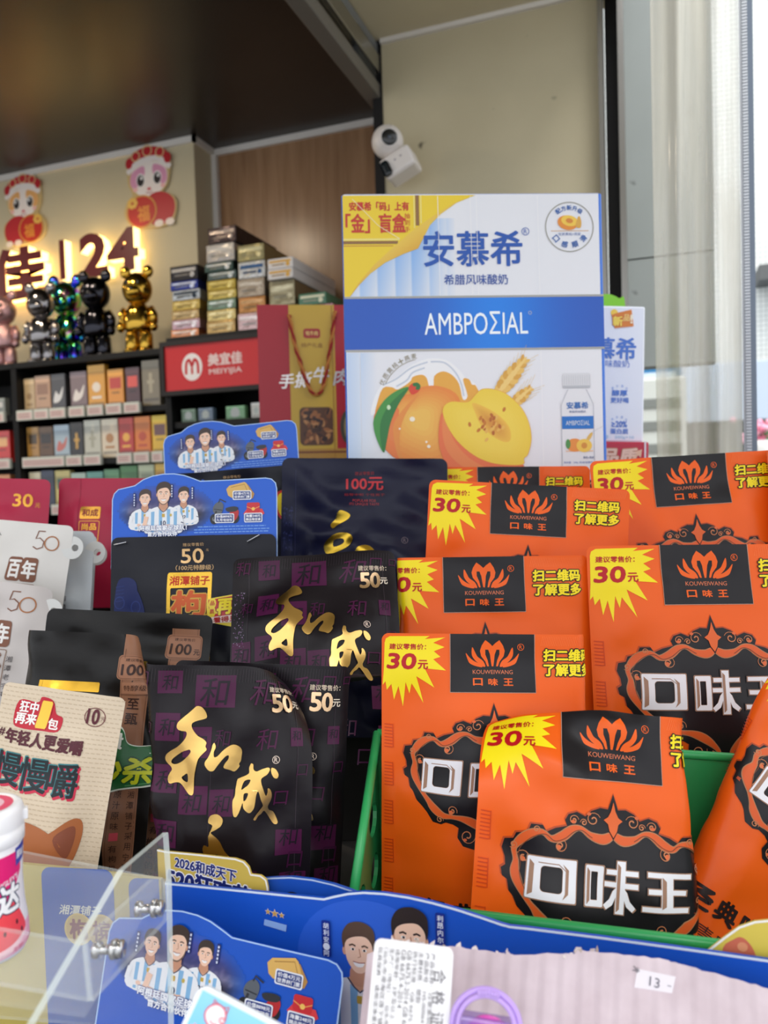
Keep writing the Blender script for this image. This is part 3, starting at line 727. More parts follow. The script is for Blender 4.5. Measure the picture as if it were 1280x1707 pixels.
def stadium(A, cx, cy, rx, ry, lay=1, fin='coated_card', base=(20, 84, 190)):
    def c(x, y):
        d = math.hypot((x - cx) / rx, (y - cy) / ry); t = max(0, min(1, (1 - d) / 0.30))
        v = noise.noise(Vector((x * 0.22, y * 0.35, 1.3)))
        up = max(0, min(1, (cy - 4 - y) / ry + 0.35))
        dark = (34 + 110 * max(0, v), 30 + 84 * max(0, v), 50 + 70 * max(0, v)); skyc = (74, 82, 170)
        band = math.exp(-((y - cy + 2) / 6.0) ** 2) * 120
        s_ = [dark[i] * (1 - up) + skyc[i] * up + band * (0.5 if i < 2 else 0.45) for i in range(3)]
        return tuple(min(255, base[i] * (1 - t) + s_[i] * t) for i in range(3))
    st = 4; V = []; T = []; nx = int(2 * rx / st); ny = int(2 * ry / st); idx = {}
    for j in range(ny + 1):
        for i in range(nx + 1):
            x = cx - rx + i * st; y = cy - ry + j * st
            idx[i, j] = len(V); V.append((x, y))
    for j in range(ny):
        for i in range(nx):
            xm = cx - rx + (i + 0.5) * st; ym = cy - ry + (j + 0.5) * st
            if math.hypot((xm - cx) / rx, (ym - cy) / ry) < 0.98: T.append([idx[i, j], idx[i + 1, j], idx[i + 1, j + 1], idx[i, j + 1]])
    A.raw(V, T, c, fin, lay)
CARD_BLUE = (10, 92, 208)
CARD_OUT = [(0, 165), (0, 46), (3, 36), (10, 29), (24, 26), (38, 23), (52, 13), (68, 7), (86, 4), (105, 4), (122, 7), (138, 13), (150, 18), (200, 17), (262, 15), (272, 17), (279, 24), (281, 34), (281, 165)]
def price_tag(A, x, y, w, h, lines, lay=8, fin='coated_card'):
    A.poly(rrect(x - w / 2 - 1.5, y - h / 2 - 1.5, x + w / 2 + 1.5, y + h / 2 + 1.5, 2.5), (240, 244, 250), fin, lay); A.poly(rrect(x - w / 2, y - h / 2, x + w / 2, y + h / 2, 2), (34, 56, 130), fin, lay + 0.5)
    for i, t in enumerate(lines): A.text(t, x, y + (i - 0.5) * h * 0.46, h * 0.36, w * 0.9, (246, 248, 252), fin, lay + 1, 0.03)
def prizes(A, dx=0, dy=0, k=1.0, fin='coated_card'):
    q = lambda pts: [(dx + a * k, dy + b * k) for a, b in pts]
    A.poly(q([(217, 28), (232, 26), (243, 42), (240, 50), (226, 50)]), (188, 140, 70), fin, 4)
    A.poly(q([(195, 33), (200, 27), (226, 21), (230, 24), (236, 38), (232, 46), (204, 48), (198, 44)]), (222, 178, 96), fin, 5); A.stroke(q([(203, 30), (226, 25), (231, 37)]), 0.8 * k, (160, 112, 50), fin, 6)
    price_tag(A, dx + 222 * k, dy + 44 * k, 29 * k, 13 * k, ('价值4万元', '世界杯门票'), fin=fin)
    # scooter
    dk, rd = (44, 46, 54), (186, 40, 44)
    A.poly(q(ell(174, 84, 7, 9, 18)), (28, 28, 34), fin, 4); A.poly(q(ell(209, 83, 8, 9, 18)), (28, 28, 34), fin, 4)
    A.poly(q(ell(174, 84, 3, 4, 12)), (120, 124, 130), fin, 4.5)
    A.poly(q(smooth([(176, 58), (184, 54), (190, 60), (188, 72), (182, 78), (174, 74), (172, 66)], 4)), (92, 98, 106), fin, 5); A.stroke(q([(182, 56), (184, 50), (194, 55)]), 2 * k, dk, fin, 6)
    A.stroke(q([(178, 70), (174, 84)]), 3 * k, dk, fin, 5); A.stroke(q([(174, 67), (188, 69)]), 1.4 * k, dk, fin, 6)
    A.poly(q(smooth([(194, 66), (206, 63), (215, 65), (212, 71), (198, 72)], 4)), dk, fin, 6)
    A.poly(q(smooth([(178, 76), (196, 78), (204, 70), (214, 68), (216, 76), (208, 88), (184, 90)], 4)), rd, fin, 5)
    price_tag(A, dx + 192 * k, dy + 83 * k, 30 * k, 13 * k, ('价值8898元', '九号电动车'), fin=fin)
    A.poly(q([(224, 76), (230, 68), (256, 68), (260, 76), (255, 80), (228, 80)]), (222, 60, 66), fin, 5)
    A.poly(q(rrect(230, 57, 252, 74, 3)), (206, 40, 48), fin, 6); A.stroke(q([(230, 64), (241, 69), (252, 64)]), 1 * k, (240, 170, 90), fin, 7); A.poly(q(ell(241, 68, 3, 3, 12)), (244, 196, 96), fin, 7)
    price_tag(A, dx + 241 * k, dy + 83 * k, 28 * k, 13 * k, ('海量248元', '精品等您拿'), fin=fin)
def header_art():
    A = Art(); f = 'coated_card'
    stadium(A, 92, 66, 84, 46)
    player(A, 56, 47, 0.66, (70, 52, 42), None); player(A, 122, 43, 0.62, (58, 46, 40), '22'); player(A, 88, 40, 0.84, (58, 40, 32), '10', True, lay=9)
    for (x, y0, n) in ((38, 36, 24), (102, 22, 24), (137, 27, 22)):
        A.rect(x - 2, y0, x + 2, y0 + n, (28, 44, 110), f, 8, 1)
        for k in range(5): A.rect(x - 1, y0 + 2 + k * n / 5.4, x + 1, y0 + 2 + k * n / 5.4 + 2.6, (214, 220, 240), f, 9)
    A.text('阿根廷国家足球队！', 88, 97, 9, 80, (246, 248, 252), f, 15, 0.05, out=(20, 60, 150)); A.text('官方合作伙伴', 87, 107.5, 8, 50, (246, 248, 252), f, 15, 0.06, out=(20, 60, 150))
    prizes(A)
    r = random.Random(2)
    for y, x0, x1 in ((96, 146, 262), (101, 140, 268), (105.5, 140, 266)):
        x = x0
        while x < x1:
            w = r.uniform(2, 9); A.rect(x, y, min(x + w, x1), y + 1.5, (120, 170, 236), f, 2); x += w + 1.2
    return A
# ================================================================== the shop
def boxo(name, lo, hi, mat, label=None, cat=None, kind=None, parent=None, bev=0.0, group=None):
    lo = Vector(lo); hi = Vector(hi); lo, hi = Vector([min(a, b) for a, b in zip(lo, hi)]), Vector([max(a, b) for a, b in zip(lo, hi)])
    c = Vector(((lo.x + hi.x) / 2, (lo.y + hi.y) / 2, lo.z))
    mb = MB(); mb.box(lo - c, hi - c, {'matte_black': (20, 19, 20), 'steel': (150, 148, 144)}.get(mat, (200, 200, 200)), mat, bev)
    o = mb.build(name, parent=parent); o.matrix_world = Matrix.Translation(c)
    return tag(o, label, cat, group, kind)
yA = P(170, 270, 2.85).y
ZC = hit(320, 228, 'y', yA).z
xcor = hit(322, 228, 'y', yA).x
yB = yA + 0.13
pw = hit(635, 68, 'z', ZC); X0, yW = pw.x, pw.y
X1 = hit(1003, 300, 'y', yW).x
boxo('ground', (-7, -4, -0.1), (6, 30, 0), 'pavement', kind='structure')
boxo('floor', (-6, 0.45, 0), (1.5, yB + 0.3, 0.02), 'counter_laminate', kind='structure')
boxo('wall_back', (-5.5, yA, 0), (xcor, yB + 0.12, ZC), 'cream_wall_paint', kind='structure')
boxo('wall_panelled', (xcor, yB, 0), (X0 + 0.25, yB + 0.12, ZC), 'wood_veneer', kind='structure')
boxo('wall_left', (-5.6, 0.4, 0), (-5.5, yB, ZC), 'cream_wall_paint', kind='structure')
boxo('wall_right', (X0, yW, 0), (X1, yW + 0.09, ZC), 'beige_wall_paint', kind='structure')
boxo('wall_return', (X0 + 0.02, yW + 0.09, 0), (X0 + 0.10, yB, ZC), 'wood_veneer', kind='structure')
boxo('ceiling', (-5.6, -0.62, ZC), (X0 - 0.03, yB + 0.12, ZC + 0.06), 'dark_ceiling', kind='structure')
boxo('ceiling_soffit', (X0 - 0.03, -0.62, ZC), (X1 + 0.05, yW + 0.09, ZC + 0.06), 'soffit_paint', kind='structure')  # soffit and ceiling run out of view over the counter, set for shade
boxo('ceiling_light_blocker', (X1 + 0.05, -0.62, ZC + 0.01), (1.7, 0.9, ZC + 0.05), 'soffit_paint', kind='structure')  # unseen slab added to keep the sun off the right foreground
boxo('trim_1', (-5.5, yA - 0.012, ZC - 0.022), (xcor + 0.012, yA, ZC), 'white_trim', kind='structure')
boxo('trim_2', (xcor, yA - 0.012, ZC - 0.022), (xcor + 0.012, yB, ZC), 'white_trim', kind='structure')
boxo('trim_3', (xcor + 0.012, yB - 0.012, ZC - 0.022), (X0 + 0.02, yB, ZC), 'white_trim', kind='structure')
boxo('trim_4', (xcor, yB - 0.02, 0), (xcor + 0.02, yB, ZC - 0.022), 'white_trim', kind='structure')
boxo('trim_5', (X0, yW - 0.012, ZC - 0.012), (X1, yW, ZC), 'white_trim', kind='structure')
# dark edge of the wall on its left end
boxo('trim_6', (X0 - 0.028, yW - 0.004, 0), (X0, yW + 0.09, ZC - 0.0), 'matte_black', kind='structure')
# shutter track under the ceiling
mb = MB()
yb0 = 0.75
mb.box((X0 - 0.034, yb0, ZC - 0.145), (X0 - 0.022, yW + 0.05, ZC), (128, 124, 116), 'steel')
mb.box((X0 - 0.05, yb0, ZC - 0.155), (X0 - 0.006, yW + 0.05, ZC - 0.118), (112, 108, 102), 'plastic', 0.003)
mb.box((X0 - 0.022, yb0, ZC - 0.088), (X0 - 0.004, yW + 0.05, ZC - 0.040), (176, 176, 174), 'steel', 0.003)
mb.box((X0 - 0.022, yb0, ZC - 0.034), (X0 - 0.010, yW + 0.05, ZC - 0.004), (120, 124, 128), 'plastic', 0.003)
for y in (yW - 0.42, yW - 0.95): mb.box((X0 - 0.024, y, ZC - 0.09), (X0 - 0.003, y + 0.005, ZC - 0.038), (50, 50, 50), 'matte_black')
mb.box((X0 - 0.05, yW - 0.16, ZC - 0.14), (X0 - 0.01, yW - 0.01, ZC - 0.02), (44, 46, 48), 'matte_black', 0.01)
o = mb.build('beam_track'); tag(o, kind='structure')
# door jamb on the right
yJ = yW - 0.02
def vx(px, py=420, y=yJ): return hit(px, py, 'y', y).x
xa, xb, xc, xd, xe = vx(1004), vx(1012), vx(1036), vx(1046), vx(1190)
boxo('door_jamb_edge', (xa, yJ - 0.03, 0), (xb, yJ + 0.02, ZC + 0.3), 'steel', kind='structure')
boxo('door_jamb_channel', (xb, yJ + 0.05, 0), (xc, yJ + 0.07, ZC + 0.3), 'matte_black', kind='structure')
boxo('door_jamb_lip', (xc, yJ - 0.03, 0), (xd, yJ + 0.02, ZC + 0.3), 'steel', kind='structure')
zs = hit(1070, 433, 'y', yJ).z
boxo('wall_jamb_upper', (xd, yJ - 0.012, zs + 0.002), (xe, yJ + 0.05, ZC + 0.6), 'grey_panel', kind='structure')
zl = hit(1080, 612, 'y', yJ).z
boxo('wall_jamb_lower', (xd, yJ - 0.012, zl), (xe, yJ + 0.05, zs - 0.002), 'grey_panel', kind='structure')
boxo('wall_jamb_foot', (xd, yJ - 0.008, 0), (xe, yJ + 0.05, zl - 0.25), 'grey_panel', kind='structure')
for k, (x, y) in enumerate(((1080, 128), (1055, 186), (790, 52))): pass
# street beyond
mbx = MB(); c0 = hit(1180, 700, 'y', 9.0)
yF = 9.0
fx0 = hit(1120, 400, 'y', yF).x; fx1 = fx0 + 9
boxo('facade_wall', (fx0 - 4.5, yF, 0), (fx1, yF + 0.4, 12), 'white_facade_tile', 'white tiled building across the street, beyond the clear curtain', 'building')
for (py, ph, nm) in ((455, 0.16, 'ledge'), (612, 0.18, 'ledge')):
    q = hit(1258, py, 'y', yF)
    t_ = bpy.data.objects['facade_wall']
    mb = MB(); mb.box((0, -0.35, -ph), (5, 0, 0), (96, 98, 98), 'plain_card', 0.01)
    for k in range(6): mb.box((0.5 + 0.8 * k, -0.3, -ph - 0.25), (0.56 + 0.8 * k, 0, -ph), (70, 72, 74), 'plain_card')
    o = mb.build(nm, parent=t_, M=Matrix.Translation(q))
q = hit(1258, 700, 'y', yF - 0.9)
mb = MB(); mb.box((-1.5, 0, -1.2), (5, 0.42, 0.0), (34, 40, 38), 'matte_black', 0.01); mb.box((-1.5, -0.05, 0), (5, 0.45, 0.55), (186, 200, 216), 'coated_card', 0.01); mb.box((0.25, -0.07, 0.12), (0.9, -0.05, 0.42), (214, 120, 86), 'coated_card')
o = mb.build('storefront', M=Matrix.Translation((q.x, q.y, q.z))); tag(o, 'pale blue shop sign above a dark shopfront across the street', 'shopfront')
for (px, py, w, h, col, nm, lab, cat) in ((1086, 632, 0.34, 0.26, (36, 112, 160), 'street_sign', 'small blue sign seen between white carton and curtain', 'sign'), (1084, 700, 0.4, 0.5, (196, 200, 194), 'street_crate', 'pale crate standing outside, right of the white yogurt carton', 'crate')):
    q = P(px, py, 5.2 if nm == 'street_crate' else 6.4); w *= q.y / 4.9; h *= q.y / 4.9; mb = MB(); mb.box((-w / 2, 0, -h / 2), (w / 2, 0.2, h / 2), col, 'coated_card', 0.02)
    if nm == 'street_sign':
        mb.box((-w / 2 + 0.05, -0.012, -0.03), (w / 2 - 0.05, 0, 0.05), (206, 222, 232), 'coated_card')
        mb.box((-w / 2, 0.05, -q.z), (-w / 2 + 0.05, 0.12, -h / 2), (70, 74, 78), 'steel')
    else:
        for k in range(3): mb.box((-w / 2 + 0.03, -0.01, -h / 2 + 0.06 + 0.15 * k), (w / 2 - 0.03, 0, -h / 2 + 0.12 + 0.15 * k), (120, 124, 120), 'coated_card')
        mb.box((-w / 2 + .02, 0.02, -q.z), (w / 2 - .02, 0.18, -h / 2), (60, 62, 64), 'plastic')
    o = mb.build(nm, M=Matrix.Translation(q)); tag(o, lab, cat)
q = P(1270, 720, 5.5); mb = MB(); r = random.Random(5)
for k in range(40):
    mb.sphere((r.gauss(0, 0.05), r.gauss(0, 0.05), r.gauss(0.0, 0.06)), 0.022, r.choice([(226, 120, 150), (240, 170, 190), (90, 130, 80)]), 'leaf', seg=8)
mb.lathe([(0.07, -0.28), (0.10, -0.1), (0.09, -0.06)], (230, 230, 226), 'plastic'); mb.box((-0.14, -0.14, -q.z), (0.14, 0.14, -0.28), (60, 62, 60), 'plastic', 0.01)
o = mb.build('flower_pot', M=Matrix.Translation(q)); tag(o, 'pink flowers in a pot outside at the right edge', 'flowers')

# ---- clear plastic strip curtain
yC = P(1170, 400, 1.35).y
cl = hit(1090, 420, 'y', yC); cr = hit(1236, 420, 'y', yC)
zt, zb = 2.62, 0.96
mb = MB(); V = []; Fc = []; nx, nz = 90, 30
for j in range(nz + 1):
    for i in range(nx + 1):
        t = i / nx; z = zt + (zb - zt) * j / nz; s_ = j / nz
        d = 0.010 * math.sin(t * 14 + 0.6 * s_) + 0.004 * math.sin(t * 29 + 3 * s_ + 1) + 0.004 * math.sin(s_ * 9 + t * 7)
        V.append((cl.x + (cr.x - cl.x) * t, yC + d, z))
for j in range(nz):
    for i in range(nx): a = j * (nx + 1) + i; Fc.append([a, a + nx + 1, a + nx + 2, a + 1])
mb.add(V, Fc, (220, 220, 214), 'clear_vinyl', True)
cb = Vector((cl.x, yC, zb)); ce = empty('strip_curtain', Matrix.Translation(cb), 'clear wrinkled plastic curtain with a zip along its right edge', 'curtain')
o = mb.build('curtain_sheet', parent=ce); rebase(o, Matrix.Translation(cb))
sm = o.modifiers.new('thickness', 'SOLIDIFY'); sm.thickness = 0.0008
mb = MB()
zx = cr.x
mb.box((zx, yC - 0.002, zb), (zx + 0.0035, yC + 0.002, zt), (186, 190, 196), 'plastic'); mb.box((zx + 0.0035, yC - 0.003, zb), (zx + 0.0125, yC + 0.002, zt), (150, 156, 164), 'plastic')
k = 0; z = 1.25
while z < zt:
    mb.box((zx + 0.004, yC - 0.0052, z), (zx + 0.012, yC - 0.003, z + 0.0028), (214, 218, 224), 'plastic'); z += 0.0052
mb.box((zx + 0.0125, yC - 0.001, zb), (zx + 0.021, yC + 0.002, zt), (110, 122, 138), 'plastic')
o = mb.build('zip', parent=ce); rebase(o, Matrix.Translation(cb)); o['label'] = 'grey toothed zip'
mb = MB(); mb.box((cl.x - 0.03, yC - 0.02, zt - 0.02), (zx + 0.03, yC + 0.02, zt + 0.03), (160, 164, 168), 'steel', 0.004)
o = mb.build('curtain_rail', parent=ce); rebase(o, Matrix.Translation(cb))

# ---- security camera on the beige wall
pc_ = P(662, 258, pw.length * 0 + (Vector((X0, yW, 0)) - Vector((0, 0, 0))).length * 0.955)
cy_ = yW - 0.11
cc = hit(646, 237, 'y', cy_); sc_ = (cc - CAM_C).length / F_PX
sec = empty('security_camera', Matrix.Translation(cc), 'white two-lens security camera on the beige wall above the yogurt box', 'camera')
WH = (232, 226, 222)
tocam = (CAM_C - cc).normalized()
mb = MB(); rb = 24 * sc_
mb.sphere((0, 0, 0), (rb, rb, rb * 1.02), WH, 'plastic', seg=32)
o = mb.build('camera_head', parent=sec, M=Matrix.Translation(cc))
lv = (hit(656, 237, 'y', cy_) - cc) + Vector((0, -rb * 0.8, 0)); lv.normalize()
Ml = lv.to_track_quat('Z', 'Y').to_matrix().to_4x4(); Ml.translation = cc
mb = MB(); mb.lathe([(0, rb * 0.84), (rb * 0.56, rb * 0.84), (rb * 0.60, rb * 0.88), (rb * 0.52, rb * 0.90)], (238, 232, 228), 'plastic'); mb.lathe([(0, rb * .90), (rb * 0.5, rb * 0.90), (rb * 0.44, rb * 0.945), (rb * 0.3, rb * 0.99), (0, rb * 1.0)], (16, 20, 24), 'chrome' if False else 'wrapped_pack'); mb.lathe([(0, rb * 1.0), (rb * 0.14, rb * 1.0), (rb * 0.1, rb * 1.02), (0, rb * 1.02)], (60, 70, 80), 'wrapped_pack')
o = mb.build('lens', parent=sec, M=Ml); o['label'] = 'round black lens'
bcen = hit(668, 277, 'y', cy_ + 0.01)
Mb = Matrix.Translation(bcen) @ Matrix.Rotation(math.radians(-24), 4, 'Y')
mb = MB(); w_ = 25 * sc_
mb.box((-w_, -w_ * .8, -w_ * .66), (w_, w_ * .9, w_ * .66), WH, 'plastic', w_ * 0.22, seg=3)
mb.box((-w_ * 0.1, -w_ * .82, w_ * 0.1), (w_ * 0.02, -w_ * .79, w_ * 0.18), (150, 140, 150), 'plastic'); mb.box((w_ * 0.3, -w_ * .82, w_ * 0.12), (w_ * 0.42, -w_ * .79, w_ * 0.2), (150, 140, 150), 'plastic')
o = mb.build('camera_body', parent=sec, M=Mb)
mb = MB(); mb.box((-w_ * 1.0, -w_ * .9, -w_ * .55), (-w_ * .45, -w_ * .74, w_ * .40), (20, 30, 34), 'wrapped_pack', w_ * 0.2, seg=3)
o = mb.build('fixed_lens', parent=sec, M=Mb); o['label'] = 'oval black lens at the lower left'
foot = hit(694, 318, 'y', yW - 0.006); st0 = hit(676, 296, 'y', cy_ + 0.01)
mb = MB(); mb.tube([st0, (st0 + foot) / 2 + Vector((0, 0.01, -0.005)), foot], [w_ * .3, w_ * .22, w_ * .26], WH, 'plastic'); mb.sphere(tuple(hit(680, 303, 'y', cy_ + .02)), w_ * .36, WH, 'plastic')
mb.box(foot - Vector((w_ * .8, 0.0, w_ * .9)), foot + Vector((w_ * .8, 0.006, w_ * .9)), (214, 206, 206), 'plastic', 0.004)
o = mb.build('wall_bracket', parent=sec)

# ---- glowing sign on the back wall: dark red faces, lit acrylic sides
def sign_char(body, px, pyt, pyb, pxw, name, bold=0.07, par=None, rect=None):
    yF_ = yA - 0.045
    a = hit(px, pyt, 'y', yF_); b = hit(px, pyb, 'y', yF_); h = a.z - b.z
    w = (hit(px + pxw / 2, (pyt + pyb) / 2, 'y', yF_) - hit(px - pxw / 2, (pyt + pyb) / 2, 'y', yF_)).x
    c = bpy.data.curves.new('t', 'FONT')
    if rect:
        mb = MB(); mb.box((-w / 2, -0.004, 0), (w / 2, 0, h), (104, 22, 24), 'plastic'); m2 = MB(); m2.box((-w / 2, 0, 0), (w / 2, 0.035, h), (255, 220, 146), 'lamp_glow')
        M = Matrix.Translation(b); return mb.build('letter_face', parent=par, M=M), m2.build('letter_light', parent=par, M=M)
    bpy.data.curves.remove(c)
    V, T = glyphs(body, bold); lo, hi = V.min(0), V.max(0)
    def ex(y0, y1, col, fin, nm, side):
        q = (V - (lo + hi) / 2) / (hi - lo) * [w, h]
        bm = bmesh.new(); vs = [bm.verts.new((x, y0, z + h / 2)) for x, z in q]
        for t in T:
            try: bm.faces.new([vs[k] for k in t])
            except ValueError: pass
        bmesh.ops.remove_doubles(bm, verts=bm.verts, dist=1e-5)
        g = bmesh.ops.extrude_face_region(bm, geom=bm.faces[:])
        bmesh.ops.translate(bm, verts=[e for e in g['geom'] if isinstance(e, bmesh.types.BMVert)], vec=(0, y1 - y0, 0))
        bmesh.ops.recalc_face_normals(bm, faces=bm.faces)
        mb = MB(); mb.bm(bm, col, fin); return mb.build(nm, parent=par, M=Matrix.Translation(b))
    f = ex(-0.004, 0, (104, 22, 24), 'plastic', 'letter_face', 0); g = ex(0.0005, 0.036, (255, 220, 146), 'lamp_glow', 'letter_light', 1)
    return f, g
for body, px, t, b_, w, lab, rc in (('佳', 32, 412, 500, 92, 'glowing dark red character on the back wall above the toy bears', None), ('|', 106, 400, 466, 8, 'glowing dark red vertical bar between the character and the 24', True), ('2', 158, 388, 462, 46, 'glowing dark red digit 2 on the back wall', None), ('4', 206, 380, 452, 52, 'glowing dark red digit 4 on the back wall, right end of the sign', None)):
    pp = hit(px, b_, 'y', yA - 0.01)
    e = empty('sign_letter', Matrix.Translation(pp), lab, 'sign', 'halo-lit sign letters')
    sign_char(body, px, t, b_, w, body, 0.035, e, rc)

# ---- festive cut-outs on the back wall (generic lucky animals in lion hats)
def festive(px, py, hpx, flip, fur, lab):
    yy = yA - 0.012; a = hit(px, py - hpx / 2, 'y', yy); b = hit(px, py + hpx / 2, 'y', yy); k = (a.z - b.z) / 140.0
    c = hit(px, py, 'y', yy)
    A = Art(); f = 'coated_card'; q = lambda pts: [(x * flip, y) for x, y in pts]
    A.poly(q(smooth([(-42, -40), (-36, -58), (-14, -70), (12, -70), (38, -58), (44, -34), (38, -4), (28, 8), (48, 18), (54, 34), (46, 58), (24, 66), (-10, 64), (-40, 56), (-52, 38), (-48, 20), (-34, 6), (-42, -14)], 4)), (206, 178, 120), f, 0)
    A.poly(q(smooth([(-36, -14), (-30, -38), (0, -46), (32, -38), (38, -12), (24, 6), (0, 12), (-22, 6)], 5)), (246, 236, 230), f, 1)
    A.poly(q(smooth([(-34, -30), (-10, -40), (-8, -24), (-24, -6), (-36, -10)], 4)), fur, f, 1.5); A.poly(q(smooth([(34, -30), (12, -40), (10, -24), (26, -6), (37, -10)], 4)), fur, f, 1.5)
    for sx in (-16, 18):
        A.poly(q(ell(sx, -17, 8.5, 11)), (250, 248, 246), f, 2); A.poly(q(ell(sx, -16, 7, 9.5)), (40, 34, 36), f, 2.5); A.poly(q(ell(sx + 2, -20, 2.4, 3)), (250, 250, 250), f, 3)
    A.poly(q(ell(1, 0, 4, 2.6)), (214, 100, 110), f, 3); A.stroke(q([(-6, 5), (1, 7), (8, 5)]), 1.5, (180, 80, 90), f, 3)
    for sx in (-27, 29): A.poly(q(ell(sx, -2, 5, 3.4)), (246, 190, 186), f, 2)
    A.poly(q(smooth([(-40, -36), (-36, -58), (-14, -69), (14, -69), (38, -58), (44, -34), (22, -46), (0, -50), (-22, -44)], 5)), (198, 40, 48), f, 3)
    A.stroke(q(smooth([(-42, -32), (-24, -45), (0, -50), (24, -47), (45, -30)], 5, False)), 9, (244, 236, 232), f, 4)
    for (x, y, r) in ((-24, -58, 8), (0, -64, 9), (25, -58, 8)): A.stroke(q(ell(x, y, r, r, 16)), 2, (236, 206, 150), f, 4.5, True)
    A.poly(q(ell(-38, -48, 7, 9)), (190, 34, 44), f, 5); A.poly(q(ell(40, -46, 7, 9)), (190, 34, 44), f, 5)
    A.poly(q(smooth([(0, 12), (26, 8), (48, 22), (50, 44), (36, 60), (8, 62), (-6, 40)], 4)), (188, 40, 48), f, 1.2)
    for sx in (18, 40): A.poly(q(ell(sx, 60, 9, 6)), (240, 226, 214), f, 1.6)
    A.poly(q(ell(-16, 36, 31, 28)), (214, 150, 70), f, 4); A.poly(q(ell(-16, 36, 28, 25)), (196, 48, 38), f, 5)
    A.text('福', -12 * flip, 40, 26, 24, (232, 150, 60), f, 6, 0.03)
    for k_ in range(7): A.poly(q(ell(-34 + 7 * math.cos(k_ * .9), 20 + 6 * math.sin(k_ * .9), 4)), (236, 190, 90), f, 6.5)
    mb = MB(); M0 = Matrix.Translation(c)
    A.arrays()
    loop = q(smooth([(-42, -40), (-36, -58), (-14, -70), (12, -70), (38, -58), (44, -34), (38, -4), (28, 8), (48, 18), (54, 34), (46, 58), (24, 66), (-10, 64), (-40, 56), (-52, 38), (-48, 20), (-34, 6), (-42, -14)], 4))
    mb.prism([(x * k, -y * k) for x, y in loop], 0.010, (226, 206, 160), f)
    mb.art(A, Matrix.Identity(4), k, 0.0003)
    o = mb.build('festive_cutout', M=M0); return tag(o, lab, 'wall decoration')
festive(40, 352, 120, -1, (236, 178, 110), 'small red festive animal cut-out at left, above the first sign character')
festive(248, 315, 140, 1, (226, 158, 190), 'red festive animal cut-out on the wall above the 24')

# ---- cigarette shelves
yS = hit(150, 600, 'y', yA - 0.32).y
sc = lambda px, py, y=None: hit(px, py, 'y', yS if y is None else y)
BL = (8, 7, 7)
def bay(xl, xr, zlevels, ztop, lab, sign=None):
    e = empty('cigarette_shelf', Matrix.Translation(((xl + xr) / 2, yA - 0.02, 0.02)), lab, 'shelf', 'black cigarette shelf bays')
    def part(nm, lo, hi, lab_=None):
        mb = MB(); mb.box(lo, hi, BL, 'matte_black', 0.002); o = mb.build(nm, parent=e); rebase(o, Matrix.Translation(Vector([(a + b) / 2 for a, b in zip(lo, hi)]))); return o
    part('side_panel', (xl, yS, 0.02), (xl + 0.011, yA - 0.005, ztop)); part('side_panel', (xr - 0.011, yS, 0.02), (xr, yA - 0.005, ztop))
    part('back_panel', (xl + 0.011, yA - 0.015, 0.02), (xr - 0.011, yA - 0.005, ztop)); part('top_board', (xl, yS, ztop), (xr, yA - 0.004, ztop + 0.02))
    for z in zlevels: part('shelf_board', (xl + 0.011, yS + 0.01, z - 0.02), (xr - 0.011, yA - 0.015, z))
    return e
x_l, x_r = sc(25, 690).x, sc(279, 640).x
zt_ = sc(150, 592).z
z1 = sc(150, 682).z; z2 = sc(150, 764).z; z3 = sc(150, 846).z
bayM = bay(x_l, x_r, [z1, z2, z3, z3 - 0.2, z3 - 0.45], zt_ - 0.02, 'middle black cigarette shelf bay under the chrome toy bears')
bayL = bay(x_l - 0.75, x_l, [z1, z2, z3], zt_ - 0.02, 'leftmost black cigarette shelf bay, cut by the left edge')
zr = sc(360, 566).z; x_rr = x_r + 0.62
bayR = bay(x_r, x_rr, [sc(350, 700).z, sc(350, 700).z - 0.19, sc(350, 700).z - 0.38], zr - 0.0, 'right black cigarette shelf bay with the red shop sign on it')
# red shop sign
s0 = sc(283, 652); s1 = sc(440, 565); 
sg = empty('shop_sign', Matrix.Translation((s0.x, yS - 0.02, s0.z)), 'red shop sign with a white round logo on the cigarette shelf', 'sign')
x1s = sc(470, 600).x; hs = sc(360, 572).z - sc(360, 648).z; zbs = sc(360, 648).z
mb = MB(); mb.box((s0.x, yS - 0.02, zbs), (x1s, yS - 0.002, zbs + hs), (206, 30, 32), 'coated_card')
A = Art(); k = hs / 76.0; w_u = (x1s - s0.x) / k
A.poly(ell(54, 38, 20, 23), (246, 240, 238), 'coated_card', 1)
A.stroke(smooth([(42, 50), (43, 32), (49, 26), (54, 36), (59, 26), (65, 32), (66, 50)], 4, False), 5, (206, 30, 32), 'coated_card', 2); A.stroke([(54, 36), (54, 50)], 4, (206, 30, 32), 'coated_card', 2)
A.text('美宜佳', 118, 29, 19, 64, (240, 214, 210), 'coated_card', 1, 0.05); A.text('MEIYIJIA', 118, 50, 11, 62, (240, 214, 210), 'coated_card', 1, 0.03)
mb.art(A, Matrix.Translation((s0.x, yS - 0.02, zbs + hs)), k, 0.0003)
o = mb.build('sign_face', parent=sg); rebase(o, sg.matrix_world)
mb = MB()
for lo, hi in (((s0.x - 0.014, yS - 0.026, zbs - 0.014), (x1s, yS - 0.002, zbs)), ((s0.x - 0.014, yS - 0.026, zbs + hs), (x1s, yS - 0.002, zbs + hs + 0.014)), ((s0.x - 0.014, yS - 0.026, zbs), (s0.x, yS - 0.002, zbs + hs))): mb.box(lo, hi, (40, 36, 36), 'matte_black')
o = mb.build('sign_frame', parent=sg); rebase(o, sg.matrix_world)

